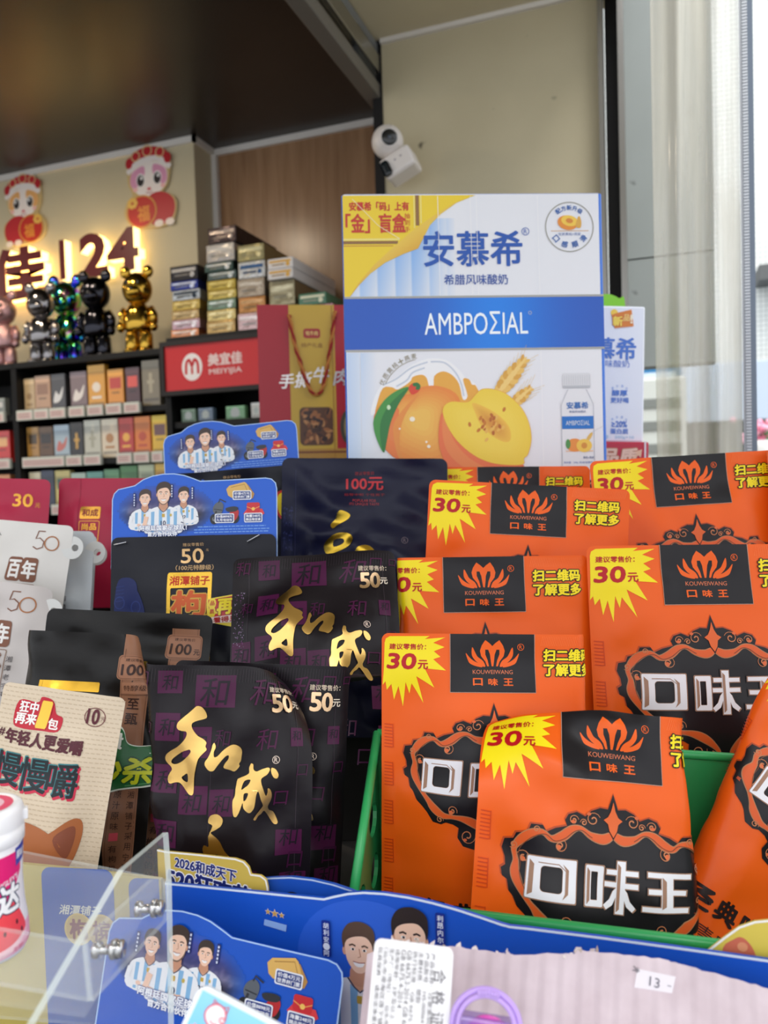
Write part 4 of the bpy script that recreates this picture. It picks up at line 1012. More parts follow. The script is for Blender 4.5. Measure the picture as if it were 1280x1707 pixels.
# packs: x0, x1, top y in the picture, ground colour, motif colour, words for the label
def pack(px0, px1, pyt, zbase, c, m, desc, row, y=None, motif=0):
    y = yS + 0.03 if y is None else y
    a = hit(px0, pyt, 'y', y); b = hit(px1, pyt, 'y', y); w = (b.x - a.x) - 0.0015; h = max(0.04, (a.z + b.z) / 2 - zbase)
    mb = MB(); mb.box((0, 0, 0), (w, 0.022, h), c, 'wrapped_pack', 0.0015)
    A = Art(); u = w / 54.0; hu = h / u; d = [int(x * 0.72) for x in c]
    A.rect(1, 1, 53, hu * 0.16, [min(255, int(x * 1.12 + 12)) for x in c], 'wrapped_pack', 1)
    if motif == 0: A.poly(ell(27, hu * 0.5, 13, 13), m, 'wrapped_pack', 1); A.rect(12, hu * 0.70, 42, hu * 0.76, m, 'wrapped_pack', 1)
    elif motif == 1: A.rect(8, hu * 0.22, 46, hu * 0.5, m, 'wrapped_pack', 1); A.rect(14, hu * 0.58, 40, hu * 0.63, d, 'wrapped_pack', 1)
    elif motif == 2: A.poly(smooth([(8, hu * .72), (18, hu * .45), (30, hu * .55), (46, hu * .34), (40, hu * .62), (24, hu * .74)], 4), m, 'wrapped_pack', 1)
    else: A.rect(22, hu * 0.28, 32, hu * 0.72, m, 'wrapped_pack', 1); A.rect(16, hu * 0.44, 38, hu * 0.52, m, 'wrapped_pack', 1)
    A.rect(4, hu * 0.84, 50, hu * 0.9, d, 'wrapped_pack', 1)
    mb.art(A, Matrix.Translation((0, 0, h)), u, 0.0003)
    o = mb.build('cigarette_pack', M=Matrix.Translation((a.x, y, zbase)))
    return tag(o, desc, 'cigarette pack', row)
g1, g2, g3 = 'cigarette packs on the upper shelf', 'cigarette packs on the second shelf', 'cigarette packs on the third shelf'
R1 = [(39, 57, 631, (196, 170, 130), (160, 130, 92), 'tan cigarette pack, leftmost on the upper shelf', 0), (57, 83, 626, (190, 152, 122), (150, 112, 88), 'pinkish tan cigarette pack beside the leftmost one, upper shelf', 1), (84, 108, 623, (70, 68, 70), (220, 220, 220), 'black and silver cigarette pack with white marks, upper shelf', 2), (116, 144, 619, (128, 108, 110), (230, 222, 216), 'mauve grey cigarette pack with a white swoosh, upper shelf', 2), (145, 174, 608, (222, 160, 52), (236, 224, 210), 'tall golden orange cigarette pack with a pale emblem, upper shelf', 0), (178, 205, 615, (226, 150, 50), (196, 60, 40), 'orange cigarette pack with red lettering, upper shelf', 1), (208, 232, 612, (84, 50, 54), (226, 84, 70), 'dark maroon cigarette pack with a red square, upper shelf', 1), (235, 265, 600, (132, 122, 100), (176, 166, 140), 'tall olive grey cigarette pack at the right end, upper shelf', 3)]
for (a, b, t, c, m, d, mo) in R1: pack(a, b, t, z1 + 0.001, c, m, d, g1, motif=mo)
R2 = [(44, 64, 712, (176, 132, 66), (76, 60, 36), 'brown and gold cigarette pack, leftmost on the second shelf', 1), (64, 88, 711, (96, 66, 36), (40, 28, 20), 'dark brown cigarette pack on the second shelf', 1), (89, 115, 708, (166, 186, 200), (196, 110, 100), 'pale blue cigarette pack with a red picture', 2), (116, 138, 704, (34, 28, 24), (206, 160, 70), 'black cigarette pack with a gold figure', 3), (139, 167, 700, (196, 196, 182), (170, 168, 150), 'pale grey cigarette pack on the second shelf', 3), (168, 196, 698, (222, 208, 184), (180, 130, 80), 'cream cigarette pack beside the red one', 0), (197, 222, 696, (190, 52, 42), (240, 180, 70), 'red cigarette pack with a yellow emblem', 0), (223, 250, 694, (222, 122, 36), (190, 70, 30), 'orange cigarette pack beside the yellow one', 0), (252, 279, 692, (226, 184, 40), (110, 70, 70), 'yellow cigarette pack with a dark square', 1)]
for (a, b, t, c, m, d, mo) in R2: pack(a, b, t, z2 + 0.001, c, m, d, g2, motif=mo)
R3 = [(48, 68, 787, (226, 206, 170), (180, 150, 110), 'cream cigarette pack, leftmost on the third shelf', 1), (68, 90, 784, (36, 46, 70), (80, 96, 130), 'navy cigarette pack on the third shelf', 3), (91, 117, 784, (200, 184, 110), (60, 90, 70), 'yellow green cigarette pack on the third shelf', 1), (118, 143, 788, (170, 190, 172), (210, 214, 200), 'pale green cigarette pack on the third shelf', 0), (144, 172, 786, (90, 150, 136), (206, 60, 60), 'teal cigarette pack with a red mark', 0), (173, 199, 782, (84, 140, 96), (214, 90, 60), 'green cigarette pack with an orange mark', 0), (200, 229, 776, (62, 124, 62), (206, 70, 60), 'deep green cigarette pack with a red mark, third shelf', 0), (230, 257, 774, (186, 196, 160), (150, 160, 130), 'pale olive cigarette pack near the right end, third shelf', 1), (258, 279, 772, (226, 176, 60), (180, 120, 40), 'amber cigarette pack at the right end, third shelf', 1)]
for (a, b, t, c, m, d, mo) in R3: pack(a, b, t, z3 + 0.001, c, m, d, g3, motif=mo)
pack(-16, 8, 664, z1 + 0.001, (130, 136, 130), (200, 200, 196), 'grey cigarette pack at the left edge of the picture', g1, motif=1)
pack(-13, 16, 718, z2 + 0.001, (206, 46, 42), (236, 180, 120), 'red cigarette pack in the leftmost bay', g2, motif=1)
pack(-10, 17, 791, z3 + 0.001, (214, 140, 84), (180, 90, 50), 'orange cigarette pack in the leftmost bay', g3, motif=1)
zR = sc(350, 700).z
for (a, b, t, c, d) in ((302, 326, 684, (120, 150, 120), 'greenish cigarette pack below the red shop sign, leftmost'), (330, 355, 681, (110, 130, 150), 'blue grey cigarette pack below the red shop sign'), (376, 408, 677, (130, 186, 130), 'green cigarette pack below the red shop sign'), (418, 436, 671, (226, 222, 210), 'white cigarette pack below the red shop sign')):
    pack(a, b, t, zR + 0.001, c, (200, 206, 196), d, 'cigarette packs below the shop sign', motif=0)
# price tags clipped to the shelf edges
def tags(lst, z, par, dy=0.0):
    for (a, b) in lst:
        p0 = sc(a, 700); p1 = sc(b, 700); mb = MB()
        mb.box((p0.x, yS - 0.004, z - 0.022), (p1.x, yS + 0.009, z + 0.012), (206, 210, 200), 'coated_card', 0.001); mb.box((p0.x + 0.004, yS - 0.0045, z - 0.018), (p1.x - 0.004, yS - 0.004, z + 0.004), (226, 200, 194), 'coated_card')
        for q_ in range(3): mb.box((p0.x + 0.008, yS - 0.005, z - 0.013 + q_ * 0.006), (p1.x - 0.012, yS - 0.0044, z - 0.011 + q_ * 0.006), (150, 110, 104), 'coated_card')
        o = mb.build('price_tag', parent=par); rebase(o, Matrix.Translation((p0.x, yS, z - 0.022)))
tags([(29, 56), (58, 82), (84, 110), (116, 142), (147, 173), (178, 204), (208, 234)], z1, bayM)
tags([(35, 105), (108, 134), (138, 166), (193, 218), (221, 247), (251, 270)], z2, bayM)
tags([(80, 100), (104, 128)], z3, bayM); tags([(-14, 8)], z1, bayL); tags([(-20, 14)], z2, bayL)

# ---- shiny toy bears on top
def bear(px, pyt, pyb, fin, col, desc, ypos, turn=0):
    zb_ = zt_; a = hit(px, (pyt + pyb) / 2, 'y', ypos); top = hit(px, pyt, 'y', ypos).z; h = top - zb_
    M = Matrix.Translation((a.x, ypos, zb_ + 0.001)) @ Matrix.Rotation(math.radians(turn), 4, 'Z') @ Matrix.Diagonal((h * 0.84, h * 0.8, h, 1))
    e = empty('toy_bear', M, desc, 'toy figure', 'shiny toy bears on the shelf')
    def pt(nm, fn):
        mb = MB(); fn(mb); o = mb.build(nm); o.parent = e; return o
    pt('head', lambda m: (m.sphere((0, 0, .74), (.20, .175, .185), col, fin, seg=28), m.sphere((0, -.15, .69), (.105, .07, .065), col, fin, seg=20)))
    pt('face', lambda m: [m.sphere((x, -.165, .79), (.02, .012, .024), (14, 14, 16), 'wrapped_pack', seg=10) for x in (-.075, .075)] + [m.sphere((0, -.215, .715), (.03, .016, .02), (14, 14, 16), 'wrapped_pack', seg=10)])
    for s_ in (-1, 1):
        pt('ear', lambda m: m.sphere((s_ * .155, 0, .93), (.075, .05, .07), col, fin, seg=18))
        pt('arm', lambda m: (m.tube([(s_ * .165, 0, .52), (s_ * .215, -.01, .44), (s_ * .225, -.03, .36)], [.055, .058, .052], col, fin, 14), m.sphere((s_ * .225, -.05, .315), (.055, .06, .055), col, fin, seg=16)))
        pt('leg', lambda m: (m.lathe([(.088, .03), (.092, .12), (.088, .24), (.07, .27)], col, fin, Matrix.Translation((s_ * .095, 0, 0)), 20), m.sphere((s_ * .1, -.045, .045), (.088, .13, .045), col, fin, seg=18)))
    pt('torso', lambda m: m.lathe([(.15, .26), (.185, .30), (.19, .38), (.165, .48), (.13, .555), (.08, .575)], col, fin, Matrix.Scale(.86, 4, (0, 1, 0)), 28))
    return e
yb_ = yS + 0.10
bear(6, 484, 614, 'foil_pack', (190, 150, 150), 'pinkish foil toy bear at the left edge of the shelf top', yb_, 12)
bear(69, 470, 607, 'chrome', (150, 146, 146), 'dark silver chrome toy bear, left of the rainbow one', yb_, 14)
bear(111, 458, 602, 'iridescent_plating', (200, 200, 200), 'rainbow plated toy bear between the silver and black bears', yb_ + 0.10, 14)
bear(160, 450, 596, 'chrome', (58, 58, 64), 'glossy black chrome toy bear below the 24', yb_, 14)
bear(230, 443, 588, 'chrome', (206, 164, 66), 'gold chrome toy bear, rightmost of the five', yb_, 14)

# ---- cartons stacked on the right bay
def carton(px, pyt, pyb, pxw, zbase, c, c2, desc, L=0.26, yoff=0.0, fin='foil_pack', turn=0.0):
    y = yS + 0.012 + yoff; a = hit(px, (pyt + pyb) / 2, 'y', y); b = hit(px + pxw, (pyt + pyb) / 2, 'y', y); w = b.x - a.x
    h = hit(px, pyt, 'y', y).z - hit(px, pyb, 'y', y).z
    mb = MB(); mb.box((0, 0, 0), (w, L, h), c, fin, 0.002)
    A = Art(); u = w / 60; hu = h / u
    A.rect(4, hu * 0.2, 56, hu * 0.42, c2, fin, 1); A.rect(10, hu * 0.58, 40, hu * 0.7, [int(x * .7) for x in c2], fin, 1); A.poly(ell(48, hu * 0.64, 5, min(5, hu * 0.25)), c2, fin, 1)
    mb.art(A, Matrix.Translation((0, 0, h)), u, 0.0004)
    o = mb.build('cigarette_carton', M=Matrix.Translation((a.x, y, zbase + 0.0004)) @ Matrix.Rotation(math.radians(turn), 4, 'Z')); tag(o, desc, 'carton', 'cartons stacked above the shop sign')
    return zbase + h + 0.0008
ztop_r = zr + 0.0206
S1 = [(12, (214, 140, 96), (236, 220, 206), 'orange and silver carton at the foot of the left stack'), (16, (196, 160, 166), (236, 226, 226), 'pink silver carton, second from below in the left stack'), (15, (190, 158, 106), (220, 196, 150), 'tan carton in the middle of the left stack'), (16, (200, 170, 90), (236, 210, 140), 'gold carton in the left stack, above the tan one'), (17, (190, 194, 196), (60, 70, 80), 'white carton with a dark stripe in the left stack'), (15, (60, 72, 150), (214, 220, 236), 'blue and white carton in the left stack'), (25, (60, 58, 60), (196, 192, 186), 'black and silver carton topping the left stack')]
def stack(x0, wpx, pyb, lst, yoff=0.0, L=0.26, jit=3, seed=1):
    r = random.Random(seed); z = ztop_r; py = pyb
    for (hp, c, c2, d) in lst:
        z = carton(x0 + r.uniform(-jit, jit), py - hp, py, wpx, z, c, c2, d, L, yoff); py -= hp
stack(286, 46, 556, S1, seed=3)
S2 = [(20, (190, 156, 100), (214, 190, 140), 'tan gold carton at the foot of the second stack'), (18, (214, 190, 124), (240, 224, 170), 'pale gold carton, second from below in the second stack'), (17, (120, 140, 116), (214, 220, 210), 'green and silver carton in the second stack'), (15, (206, 182, 96), (236, 216, 150), 'gold carton in the second stack, above the green one'), (16, (196, 170, 80), (230, 210, 130), 'yellow gold carton in the second stack'), (14, (90, 104, 100), (206, 210, 206), 'dark green carton in the second stack, below another green one'), (15, (70, 90, 84), (210, 210, 206), 'dark green and silver carton under the big silver box'), (30, (176, 172, 168), (200, 196, 190), 'thick plain silver carton near the top of the second stack'), (27, (64, 54, 56), (150, 140, 134), 'dark carton on top of the tallest stack')]
stack(344, 47, 556, S2, seed=5)
S3 = [(28, (200, 170, 168), (230, 214, 210), 'pink silver carton at the foot of the third stack'), (26, (190, 136, 84), (214, 170, 120), 'orange tan carton in the third stack'), (30, (176, 160, 140), (206, 194, 176), 'silver tan carton in the middle of the third stack'), (28, (206, 206, 204), (70, 100, 140), 'white carton with a blue mark in the third stack'), (28, (156, 148, 108), (206, 200, 160), 'olive silver carton on top of the third stack')]
stack(397, 44, 548, S3, seed=8, jit=1)
S4 = [(34, (170, 164, 140), (214, 208, 186), 'olive silver carton at the foot of the fourth stack'), (42, (160, 150, 120), (206, 198, 166), 'olive silver carton under the two long white cartons')]
stack(449, 42, 540, S4, seed=9, jit=0)
z5 = ztop_r
S5 = [(30, (190, 140, 146), (226, 190, 190), 'pinkish carton at the right end below the green one')]
stack(499, 56, 530, S5, seed=2, jit=0)
z5 = ztop_r + (hit(520, 500, 'y', yS + .012).z - hit(520, 530, 'y', yS + .012).z) + 0.001
z5 = carton(497, 468, 488, 46, z5, (70, 120, 90), (226, 226, 196), 'green and white long carton below the white cartons', 0.30, 0.0, 'wrapped_pack')
z6 = ztop_r + (hit(470, 464, 'y', yS + .012).z - hit(470, 540, 'y', yS + .012).z) + 0.001
z6 = carton(446, 447, 464, 42, z6 + 0.002, (226, 222, 220), (226, 176, 80), 'lower of two long white and yellow cartons', 0.31, -0.012, 'wrapped_pack')
z6 = carton(446, 430, 447, 42, z6, (230, 226, 224), (226, 176, 80), 'upper of two long white and yellow cartons', 0.31, -0.012, 'wrapped_pack')

# ---- lamps of the shop ceiling
def lamp(x, y, power, desc):
    e = empty('ceiling_downlight', Matrix.Translation((x, y, ZC)), desc, 'lamp', 'shop ceiling downlights')
    mb = MB(); mb.lathe([(0.075, -0.012), (0.085, -0.010), (0.085, 0.0)], (230, 228, 222), 'plastic', Matrix.Translation((x, y, ZC))); o = mb.build('lamp_ring', parent=e)
    rebase(o, Matrix.Translation((x, y, ZC)))
    mb = MB(); mb.lathe([(0.0, -0.013), (0.07, -0.013)], (255, 226, 180), 'lamp_glow', Matrix.Translation((x, y, ZC)), cap=False); o = mb.build('lamp_diffuser', parent=e); rebase(o, Matrix.Translation((x, y, ZC)))
    l = bpy.data.lights.new('downlight', 'AREA'); l.shape = 'DISK'; l.size = 0.14; l.energy = power; l.color = (1.0, 0.82, 0.60)
    lo = bpy.data.objects.new('downlight', l); COL.objects.link(lo); lo.location = (x, y, ZC - 0.02); lo.parent = e; lo.matrix_parent_inverse = e.matrix_world.inverted()
hw = hit(500, 403, 'y', yB); dv = ray(500, 403); tl = (ZC - hw.z) / dv.z     # the lamp mirrored in the panelled wall
for (x, y) in ((-2.2, 1.5), (-3.6, 1.5), (hw.x + dv.x * tl, hw.y - dv.y * tl)): lamp(x, y, 4.2, 'round warm ceiling downlight inside the shop')
# ================================================================== goods behind the pouches
CTOP = 0.94      # counter height
def cam_frame(T, roll=0, lean=0, yaw=0):
    _, R = place((640, 853), 1, roll, lean, yaw); M = R.to_4x4(); M.translation = T; return M
# ---- big yogurt box; its front printed in picture-like units (435 wide)
def yogurt_print():
    A = Art(); f = 'coated_card'
    blue = (28, 92, 190); wh = (240, 242, 249)
    def band(x, y):
        t = math.exp(-((x - 250) / 95.0) ** 2); return tuple((36, 92, 196)[i] * (1 - t) + (22, 134, 242)[i] * t for i in range(3))
    def grid(x0, y0, x1, y1, nx, ny, col, lay):
        V = [(x0 + (x1 - x0) * i / nx, y0 + (y1 - y0) * j / ny) for j in range(ny + 1) for i in range(nx + 1)]
        T = [[j * (nx + 1) + i, j * (nx + 1) + i + 1, (j + 1) * (nx + 1) + i + 1, (j + 1) * (nx + 1) + i] for j in range(ny) for i in range(nx)]
        A.raw(V, T, col, f, lay)
    # pale blue pleats under the turned corner
    def pleat(x, y):
        k = (x * 0.034 + 0.1) % 1.0; t = max(0, 1 - (y - 60) / 130) * 0.5 + (1 - k) * 0.45; t *= max(0, min(1, (190 - x) / 60.0))
        return tuple(wh[i] * (1 - t) + (120, 176, 246)[i] * t for i in range(3))
    grid(8, 40, 186, 169, 60, 12, pleat, 1)
    yel = [(2, 2), (222, 2), (190, 14), (164, 32), (145, 50), (133, 72), (124, 88), (100, 98), (70, 112), (45, 130), (25, 150), (8, 173), (2, 173)]
    A.poly(yel, (246, 214, 52), f, 2)
    fold = [(226, 1), (190, 15), (164, 33), (146, 51), (134, 73), (125, 90), (100, 99), (70, 113), (45, 131), (25, 151), (7, 174), (26, 146), (52, 116), (82, 89), (114, 62), (150, 37), (185, 16)]
    def goldc(x, y):
        t = 0.5 + 0.5 * math.sin((x * 0.7 + y) * 0.055); return (222 + 20 * t, 160 + 44 * t, 52 + 30 * t)
    A.poly(fold, goldc, f, 3)
    A.rect(2, 77, 92, 82, (150, 110, 66), f, 2.6); A.rect(2, 73, 95, 76, (248, 232, 140), f, 2.6); A.rect(2, 84, 84, 86, (214, 160, 60), f, 2.6)
    A.rect(122, 2, 128, 52, (150, 110, 66), f, 2.6); A.rect(119, 2, 121, 56, (248, 232, 140), f, 2.6); A.rect(130, 2, 132, 48, (248, 232, 140), f, 2.6)
    rd = (206, 56, 44)
    A.text('安慕希「码」上有', 62, 20, 14, 98, rd, f, 4, 0.05); A.text('「金」盲盒', 56, 48, 31, 98, rd, f, 4, 0.045); A.vtext('抽到手', 108, 36, 11, 9, col=rd, fin=f, lay=4)
    A.text('安慕希', 216, 91, 57, 163, (30, 88, 182), f, 4, 0.025); A.stroke(ell(304, 63, 6, 6, 20), 1, (30, 88, 182), f, 4, True); A.text('R', 304, 63, 7, None, (30, 88, 182), f, 4)
    A.text('希腊风味酸奶', 220, 142, 17, 106, (44, 84, 170), f, 4, 0.012)
    # badge
    A.stroke(ell(378, 56, 40, 41, 48), 1.6, (160, 158, 150), f, 3, True)
    A.arc('配方新升级', 378, 56, 32, -125, -55, 8, col=(54, 104, 180), fin=f, lay=4, bold=0.03); A.arc('口感顺滑', 378, 56, 30, 140, 40, 10, col=(54, 104, 180), fin=f, lay=4, bold=0.03)
    A.rect(347, 62, 410, 63, (220, 170, 120), f, 3); A.text('优质黄桃+燕麦', 378, 68, 5, 38, (90, 120, 180), f, 4)
    A.poly(ell(375, 49, 17, 12, 24, 0.2), (238, 150, 60), f, 4); A.poly(ell(378, 46, 14, 9, 24, 0.2), (250, 208, 84), f, 5); A.poly(ell(378, 46, 6, 4, 16, 0.2), (224, 140, 60), f, 6); A.poly(smooth([(388, 54), (394, 38), (398, 48), (396, 58)], 4), (228, 176, 80), f, 5)
    # band
    grid(2, 172, 433, 256, 48, 1, band, 2)
    A.rect(2, 168.5, 433, 172, (176, 176, 172), f, 3); A.rect(2, 256, 433, 259.5, (176, 176, 172), f, 3)
    A.text('AMBPOΣIAL', 219, 214, 38, 172, (206, 210, 212), 'silver_foil', 4, -0.012); A.stroke(ell(309, 198, 2.6, 2.6, 12), 0.8, (200, 206, 210), f, 4, True)
    # lower picture
    def strip(x, y):
        t = max(0, 1 - (x - 4) / 50.0) * 0.6 * max(0.2, 1 - (y - 260) / 230); return tuple(wh[i] * (1 - t) + (130, 184, 250)[i] * t for i in range(3))
    grid(26, 261, 70, 474, 10, 10, strip, 1); grid(4, 261, 25, 474, 6, 8, lambda x, y: (196 + x, 218 + x * 0.6, 250), 1)
    q = lambda pts: [(2 + 0.25 * x, 247 + 0.25 * y) for x, y in pts]
    A.arc('优质黄桃+燕麦', 130, 342, 76, 205, 258, 9, col=(150, 140, 112), fin=f, lay=4); A.stroke([(130 + 70 * math.cos(math.radians(a)), 342 + 70 * math.sin(math.radians(a))) for a in range(205, 264, 6)], 0.9, (150, 140, 112), f, 4)
    # milk splash
    A.poly(q(smooth([(160, 470), (180, 360), (240, 260), (330, 220), (420, 150), (540, 100), (660, 110), (740, 170), (790, 230), (830, 250), (870, 310), (800, 420), (500, 420), (250, 420)], 4)), (250, 251, 254), f, 2)
    for s_ in ([(240, 270), (330, 230), (430, 160), (540, 122)], [(560, 120), (650, 128), (720, 190), (760, 270), (775, 350)], [(330, 280), (400, 240), (440, 190), (520, 160)]): A.stroke(q(smooth(s_, 6, False)), 2.6, (206, 214, 228), f, 2.4)
    def blob(pts, cx, cy, r, c0, c1, lay, n=3):
        """printed fruit: nested bands from rim colour to heart colour"""
        N_ = 9
        for i in range(N_):
            t = i / (N_ - 1); s_ = 1 - 0.75 * t
            A.poly(q([(cx + (x - cx) * s_, cy + (y - cy) * s_) for x, y in smooth(pts, n)]), [c0[j] * (1 - t) + c1[j] * t for j in range(3)], f, lay + 0.08 * i)
    A.poly(q(smooth([(190, 470), (200, 390), (240, 290), (300, 285), (340, 300), (420, 250), (440, 218), (500, 205), (532, 230), (548, 290), (575, 285), (582, 215), (640, 185), (700, 210), (745, 270), (768, 372), (800, 350), (772, 240), (812, 240), (830, 275), (860, 290), (870, 420), (560, 560), (260, 560)], 3)), (240, 176, 70), f, 3)
    blob([(180, 560), (190, 440), (290, 350), (420, 330), (480, 290), (600, 280), (720, 330), (760, 440), (740, 640), (700, 800), (560, 860), (380, 790), (260, 710)], 480, 480, 1, (240, 142, 62), (246, 196, 92), 4)
    blob([(230, 520), (300, 420), (345, 440), (320, 560), (330, 700), (350, 770), (262, 712), (236, 640)], 290, 590, 1, (240, 128, 66), (238, 136, 74), 5)
    A.poly(q(smooth([(300, 560), (340, 470), (420, 380), (480, 330), (400, 440), (350, 560), (345, 700), (380, 780), (330, 740)], 3)), (238, 150, 70), f, 6)
    A.poly(q(smooth([(410, 290), (440, 260), (470, 265), (488, 290), (470, 320), (430, 335)], 4)), (226, 70, 46), f, 6.4)
    A.poly(q(smooth([(440, 262), (470, 258), (488, 280), (478, 305), (455, 300), (460, 285), (440, 280)], 4)), (46, 120, 60), f, 6.6)
    A.poly(q(smooth([(236, 716), (190, 620), (172, 530), (186, 470), (240, 380), (320, 315), (412, 288), (340, 400), (286, 520), (258, 640)], 4)), (70, 152, 70), f, 7)
    A.poly(q(smooth([(236, 716), (216, 610), (225, 500), (290, 390), (412, 288), (340, 400), (286, 520), (258, 640)], 4)), (46, 124, 60), f, 7.2)
    A.poly(q(ell(276, 418, 12, 16)), (214, 240, 200), f, 7.5)
    for (x, y, r) in ((430, 498, 18), (345, 560, 7), (535, 680, 12), (520, 650, 8)): A.poly(q(ell(x, y, r, r * .9, 12)), (254, 244, 224), f, 6.8)
    # half peach
    A.poly(q(smooth([(632, 450), (700, 600), (830, 730), (960, 800), (1160, 812), (1100, 860), (900, 900), (760, 880), (650, 800), (600, 640)], 4)), (238, 120, 72), f, 8)
    A.poly(q(smooth([(640, 480), (700, 640), (800, 760), (940, 850), (780, 830), (660, 720), (626, 580)], 4)), (240, 140, 80), f, 8.2)
    hp = [(636, 430), (690, 388), (800, 392), (856, 340), (900, 308), (980, 312), (1060, 345), (1150, 430), (1200, 530), (1216, 640), (1192, 740), (1164, 770), (1160, 806), (1080, 812), (950, 795), (830, 740), (720, 640), (650, 520)]
    A.poly(q([(930 + (x - 930) * 1.012, 560 + (y - 560) * 1.012) for x, y in smooth(hp, 4)]), (238, 170, 60), f, 8.4)
    blob(hp, 950, 560, 1, (246, 214, 70), (252, 226, 96), 8.6, 4)
    blob([(830, 400), (900, 420), (1000, 480), (1070, 560), (1080, 640), (1040, 660), (960, 620), (880, 540), (850, 470)], 960, 540, 1, (244, 196, 74), (222, 152, 60), 9.6, 4)
    r = random.Random(3)
    for k in range(26):
        x, y = 960 + r.gauss(0, 42), 545 + r.gauss(0, 42); A.poly(q(ell(x, y, 10, 17, 8, r.uniform(-.6, .9))), r.choice([(206, 124, 40), (240, 190, 90), (190, 104, 36)]), f, 10.8)
    # wheat
    def ear(x0, y0, x1, y1, n, wd):
        dx, dy = (x1 - x0), (y1 - y0); L_ = math.hypot(dx, dy); ux, uy = dx / L_, dy / L_; a = math.atan2(uy, ux)
        for k in range(n):
            t = k / (n - 1); cx, cy = x0 + dx * t, y0 + dy * t; s_ = wd * (0.75 + 0.5 * math.sin(math.pi * min(1, t * 1.1))) * (1 - 0.35 * t)
            for sg in (-1, 1):
                px_, py_ = cx - uy * sg * s_ * 0.6, cy + ux * sg * s_ * 0.6
                A.stroke(q([(px_, py_), (px_ + ux * 90 - uy * sg * 38, py_ + uy * 90 + ux * sg * 38)]), 0.4, (226, 190, 110), f, 7)
                A.poly(q(ell(px_, py_, L_ / n * 1.0, s_ * 0.55, 12, a + sg * 0.5)), (226, 170, 70) if (k + (sg > 0)) % 2 else (242, 198, 104), f, 7.3 + 0.02 * k)
            A.poly(q(ell(cx, cy, L_ / n * .9, s_ * 0.4, 12, a)), (248, 212, 128), f, 7.9)
    ear(1015, 320, 1180, 120, 8, 46); ear(1110, 400, 1215, 310, 6, 34)
    # bottle
    gy = (226, 228, 234)
    A.poly(smooth([(358, 352), (364, 338), (372, 326), (398, 326), (406, 338), (412, 352)], 4) + [(412, 474), (358, 474)], (236, 238, 244), f, 3); A.stroke([(358, 474), (358, 352), (364, 338), (370, 326)], 0.9, (190, 194, 204), f, 4); A.stroke([(412, 474), (412, 352), (406, 338), (400, 326)], 0.9, (176, 180, 192), f, 4)
    A.poly(rrect(361, 299, 408, 324, 4), gy, f, 4); A.rect(362, 320, 407, 324, (190, 194, 202), f, 5)
    for k in range(12): A.stroke([(364 + 3.8 * k, 303), (364 + 3.8 * k, 319)], 0.6, (198, 202, 210), f, 5)
    A.text('安慕希', 385, 353, 11, 36, (40, 110, 190), f, 5, 0.03); A.text('希腊风味酸奶', 385, 363.5, 4, 28, (60, 90, 150), f, 5)
    A.rect(358.5, 371, 411.5, 392, (24, 116, 206), f, 4.5); A.text('AMBPOΣIAL', 385, 382, 8, 40, (226, 236, 244), f, 5.5, -0.01)
    A.poly(ell(379, 419, 14, 11), (240, 150, 66), f, 5); A.poly(ell(395, 420, 13, 11), (248, 206, 84), f, 5.5); A.poly(ell(395, 420, 5, 5), (224, 150, 60), f, 6); A.poly(ell(368, 417, 4, 8), (80, 150, 76), f, 6); A.poly(ell(404, 406, 3, 9, 12, .6), (232, 190, 100), f, 5); A.rect(364, 428, 410, 430, (240, 200, 170), f, 4.6)
    A.text('黄桃+燕麦', 402, 440, 4.5, 18, (50, 80, 140), f, 5); A.text('净含量：230g', 372, 448, 4, 24, (60, 110, 190), f, 5); A.text('风味发酵乳', 398, 448, 3.6, 24, (60, 110, 190), f, 5)
    # board creases
    for x in (159, 213, 223, 325): A.stroke([(x, 4), (x + 1, 168)], 0.9, (252, 252, 254), f, 6)
    A.stroke([(18, 8), (60, 52), (95, 74)], 1.0, (252, 240, 200), f, 6); A.stroke([(325, 260), (326, 470)], 0.9, (252, 252, 254), f, 12); A.stroke([(405, 400), (428, 388)], 0.7, (206, 208, 216), f, 4)
    return A
YD = 1.0; yu = YD * 1.013 / F_PX
YW_, YH_, YDp = 435 * yu, 478 * yu, 0.15
T, R = place((568.5, 324.5), YD, -1.2, 0, 2.2)
M = R.to_4x4(); M.translation = T
mb = MB()
bm = bmesh.new(); bmesh.ops.create_cube(bm, size=1)
for v in bm.verts: v.co = Vector(((v.co.x + .5) * YW_, (v.co.y + .5) * YDp, (v.co.z - .5) * YH_))
ed = [e for e in bm.edges if abs((e.verts[0].co - e.verts[1].co).normalized().z) > .9]
bmesh.ops.bevel(bm, geom=ed, offset=0.006, segments=3, profile=.5, affect='EDGES')
mb.bm(bm, (48, 116, 220), 'coated_card')
A = Art(); A.rect(3, 0.5, 428, 477, (240, 242, 249), 'coated_card', 0.5); mb.art(A, Matrix.Identity(4), yu, 0.0002)
mb.art(yogurt_print(), Matrix.Identity(4), yu, 0.00022)
yb = mb.build('yogurt_box', M=M); tag(yb, 'large white and blue yogurt carton with peaches printed on its front', 'box')
mb = MB()   # flaps closed with clear tape
mb.box((0.004, 0.004, 0.0), (YW_ - 0.004, YDp / 2 - 0.001, 0.0022), (206, 196, 180), 'plain_card'); mb.box((0.004, YDp / 2 + 0.001, 0.0), (YW_ - 0.004, YDp - 0.004, 0.0022), (206, 196, 180), 'plain_card')
o = mb.build('top_flap', parent=yb); o['label'] = 'plain board top flaps'
ybot = T.z - YH_
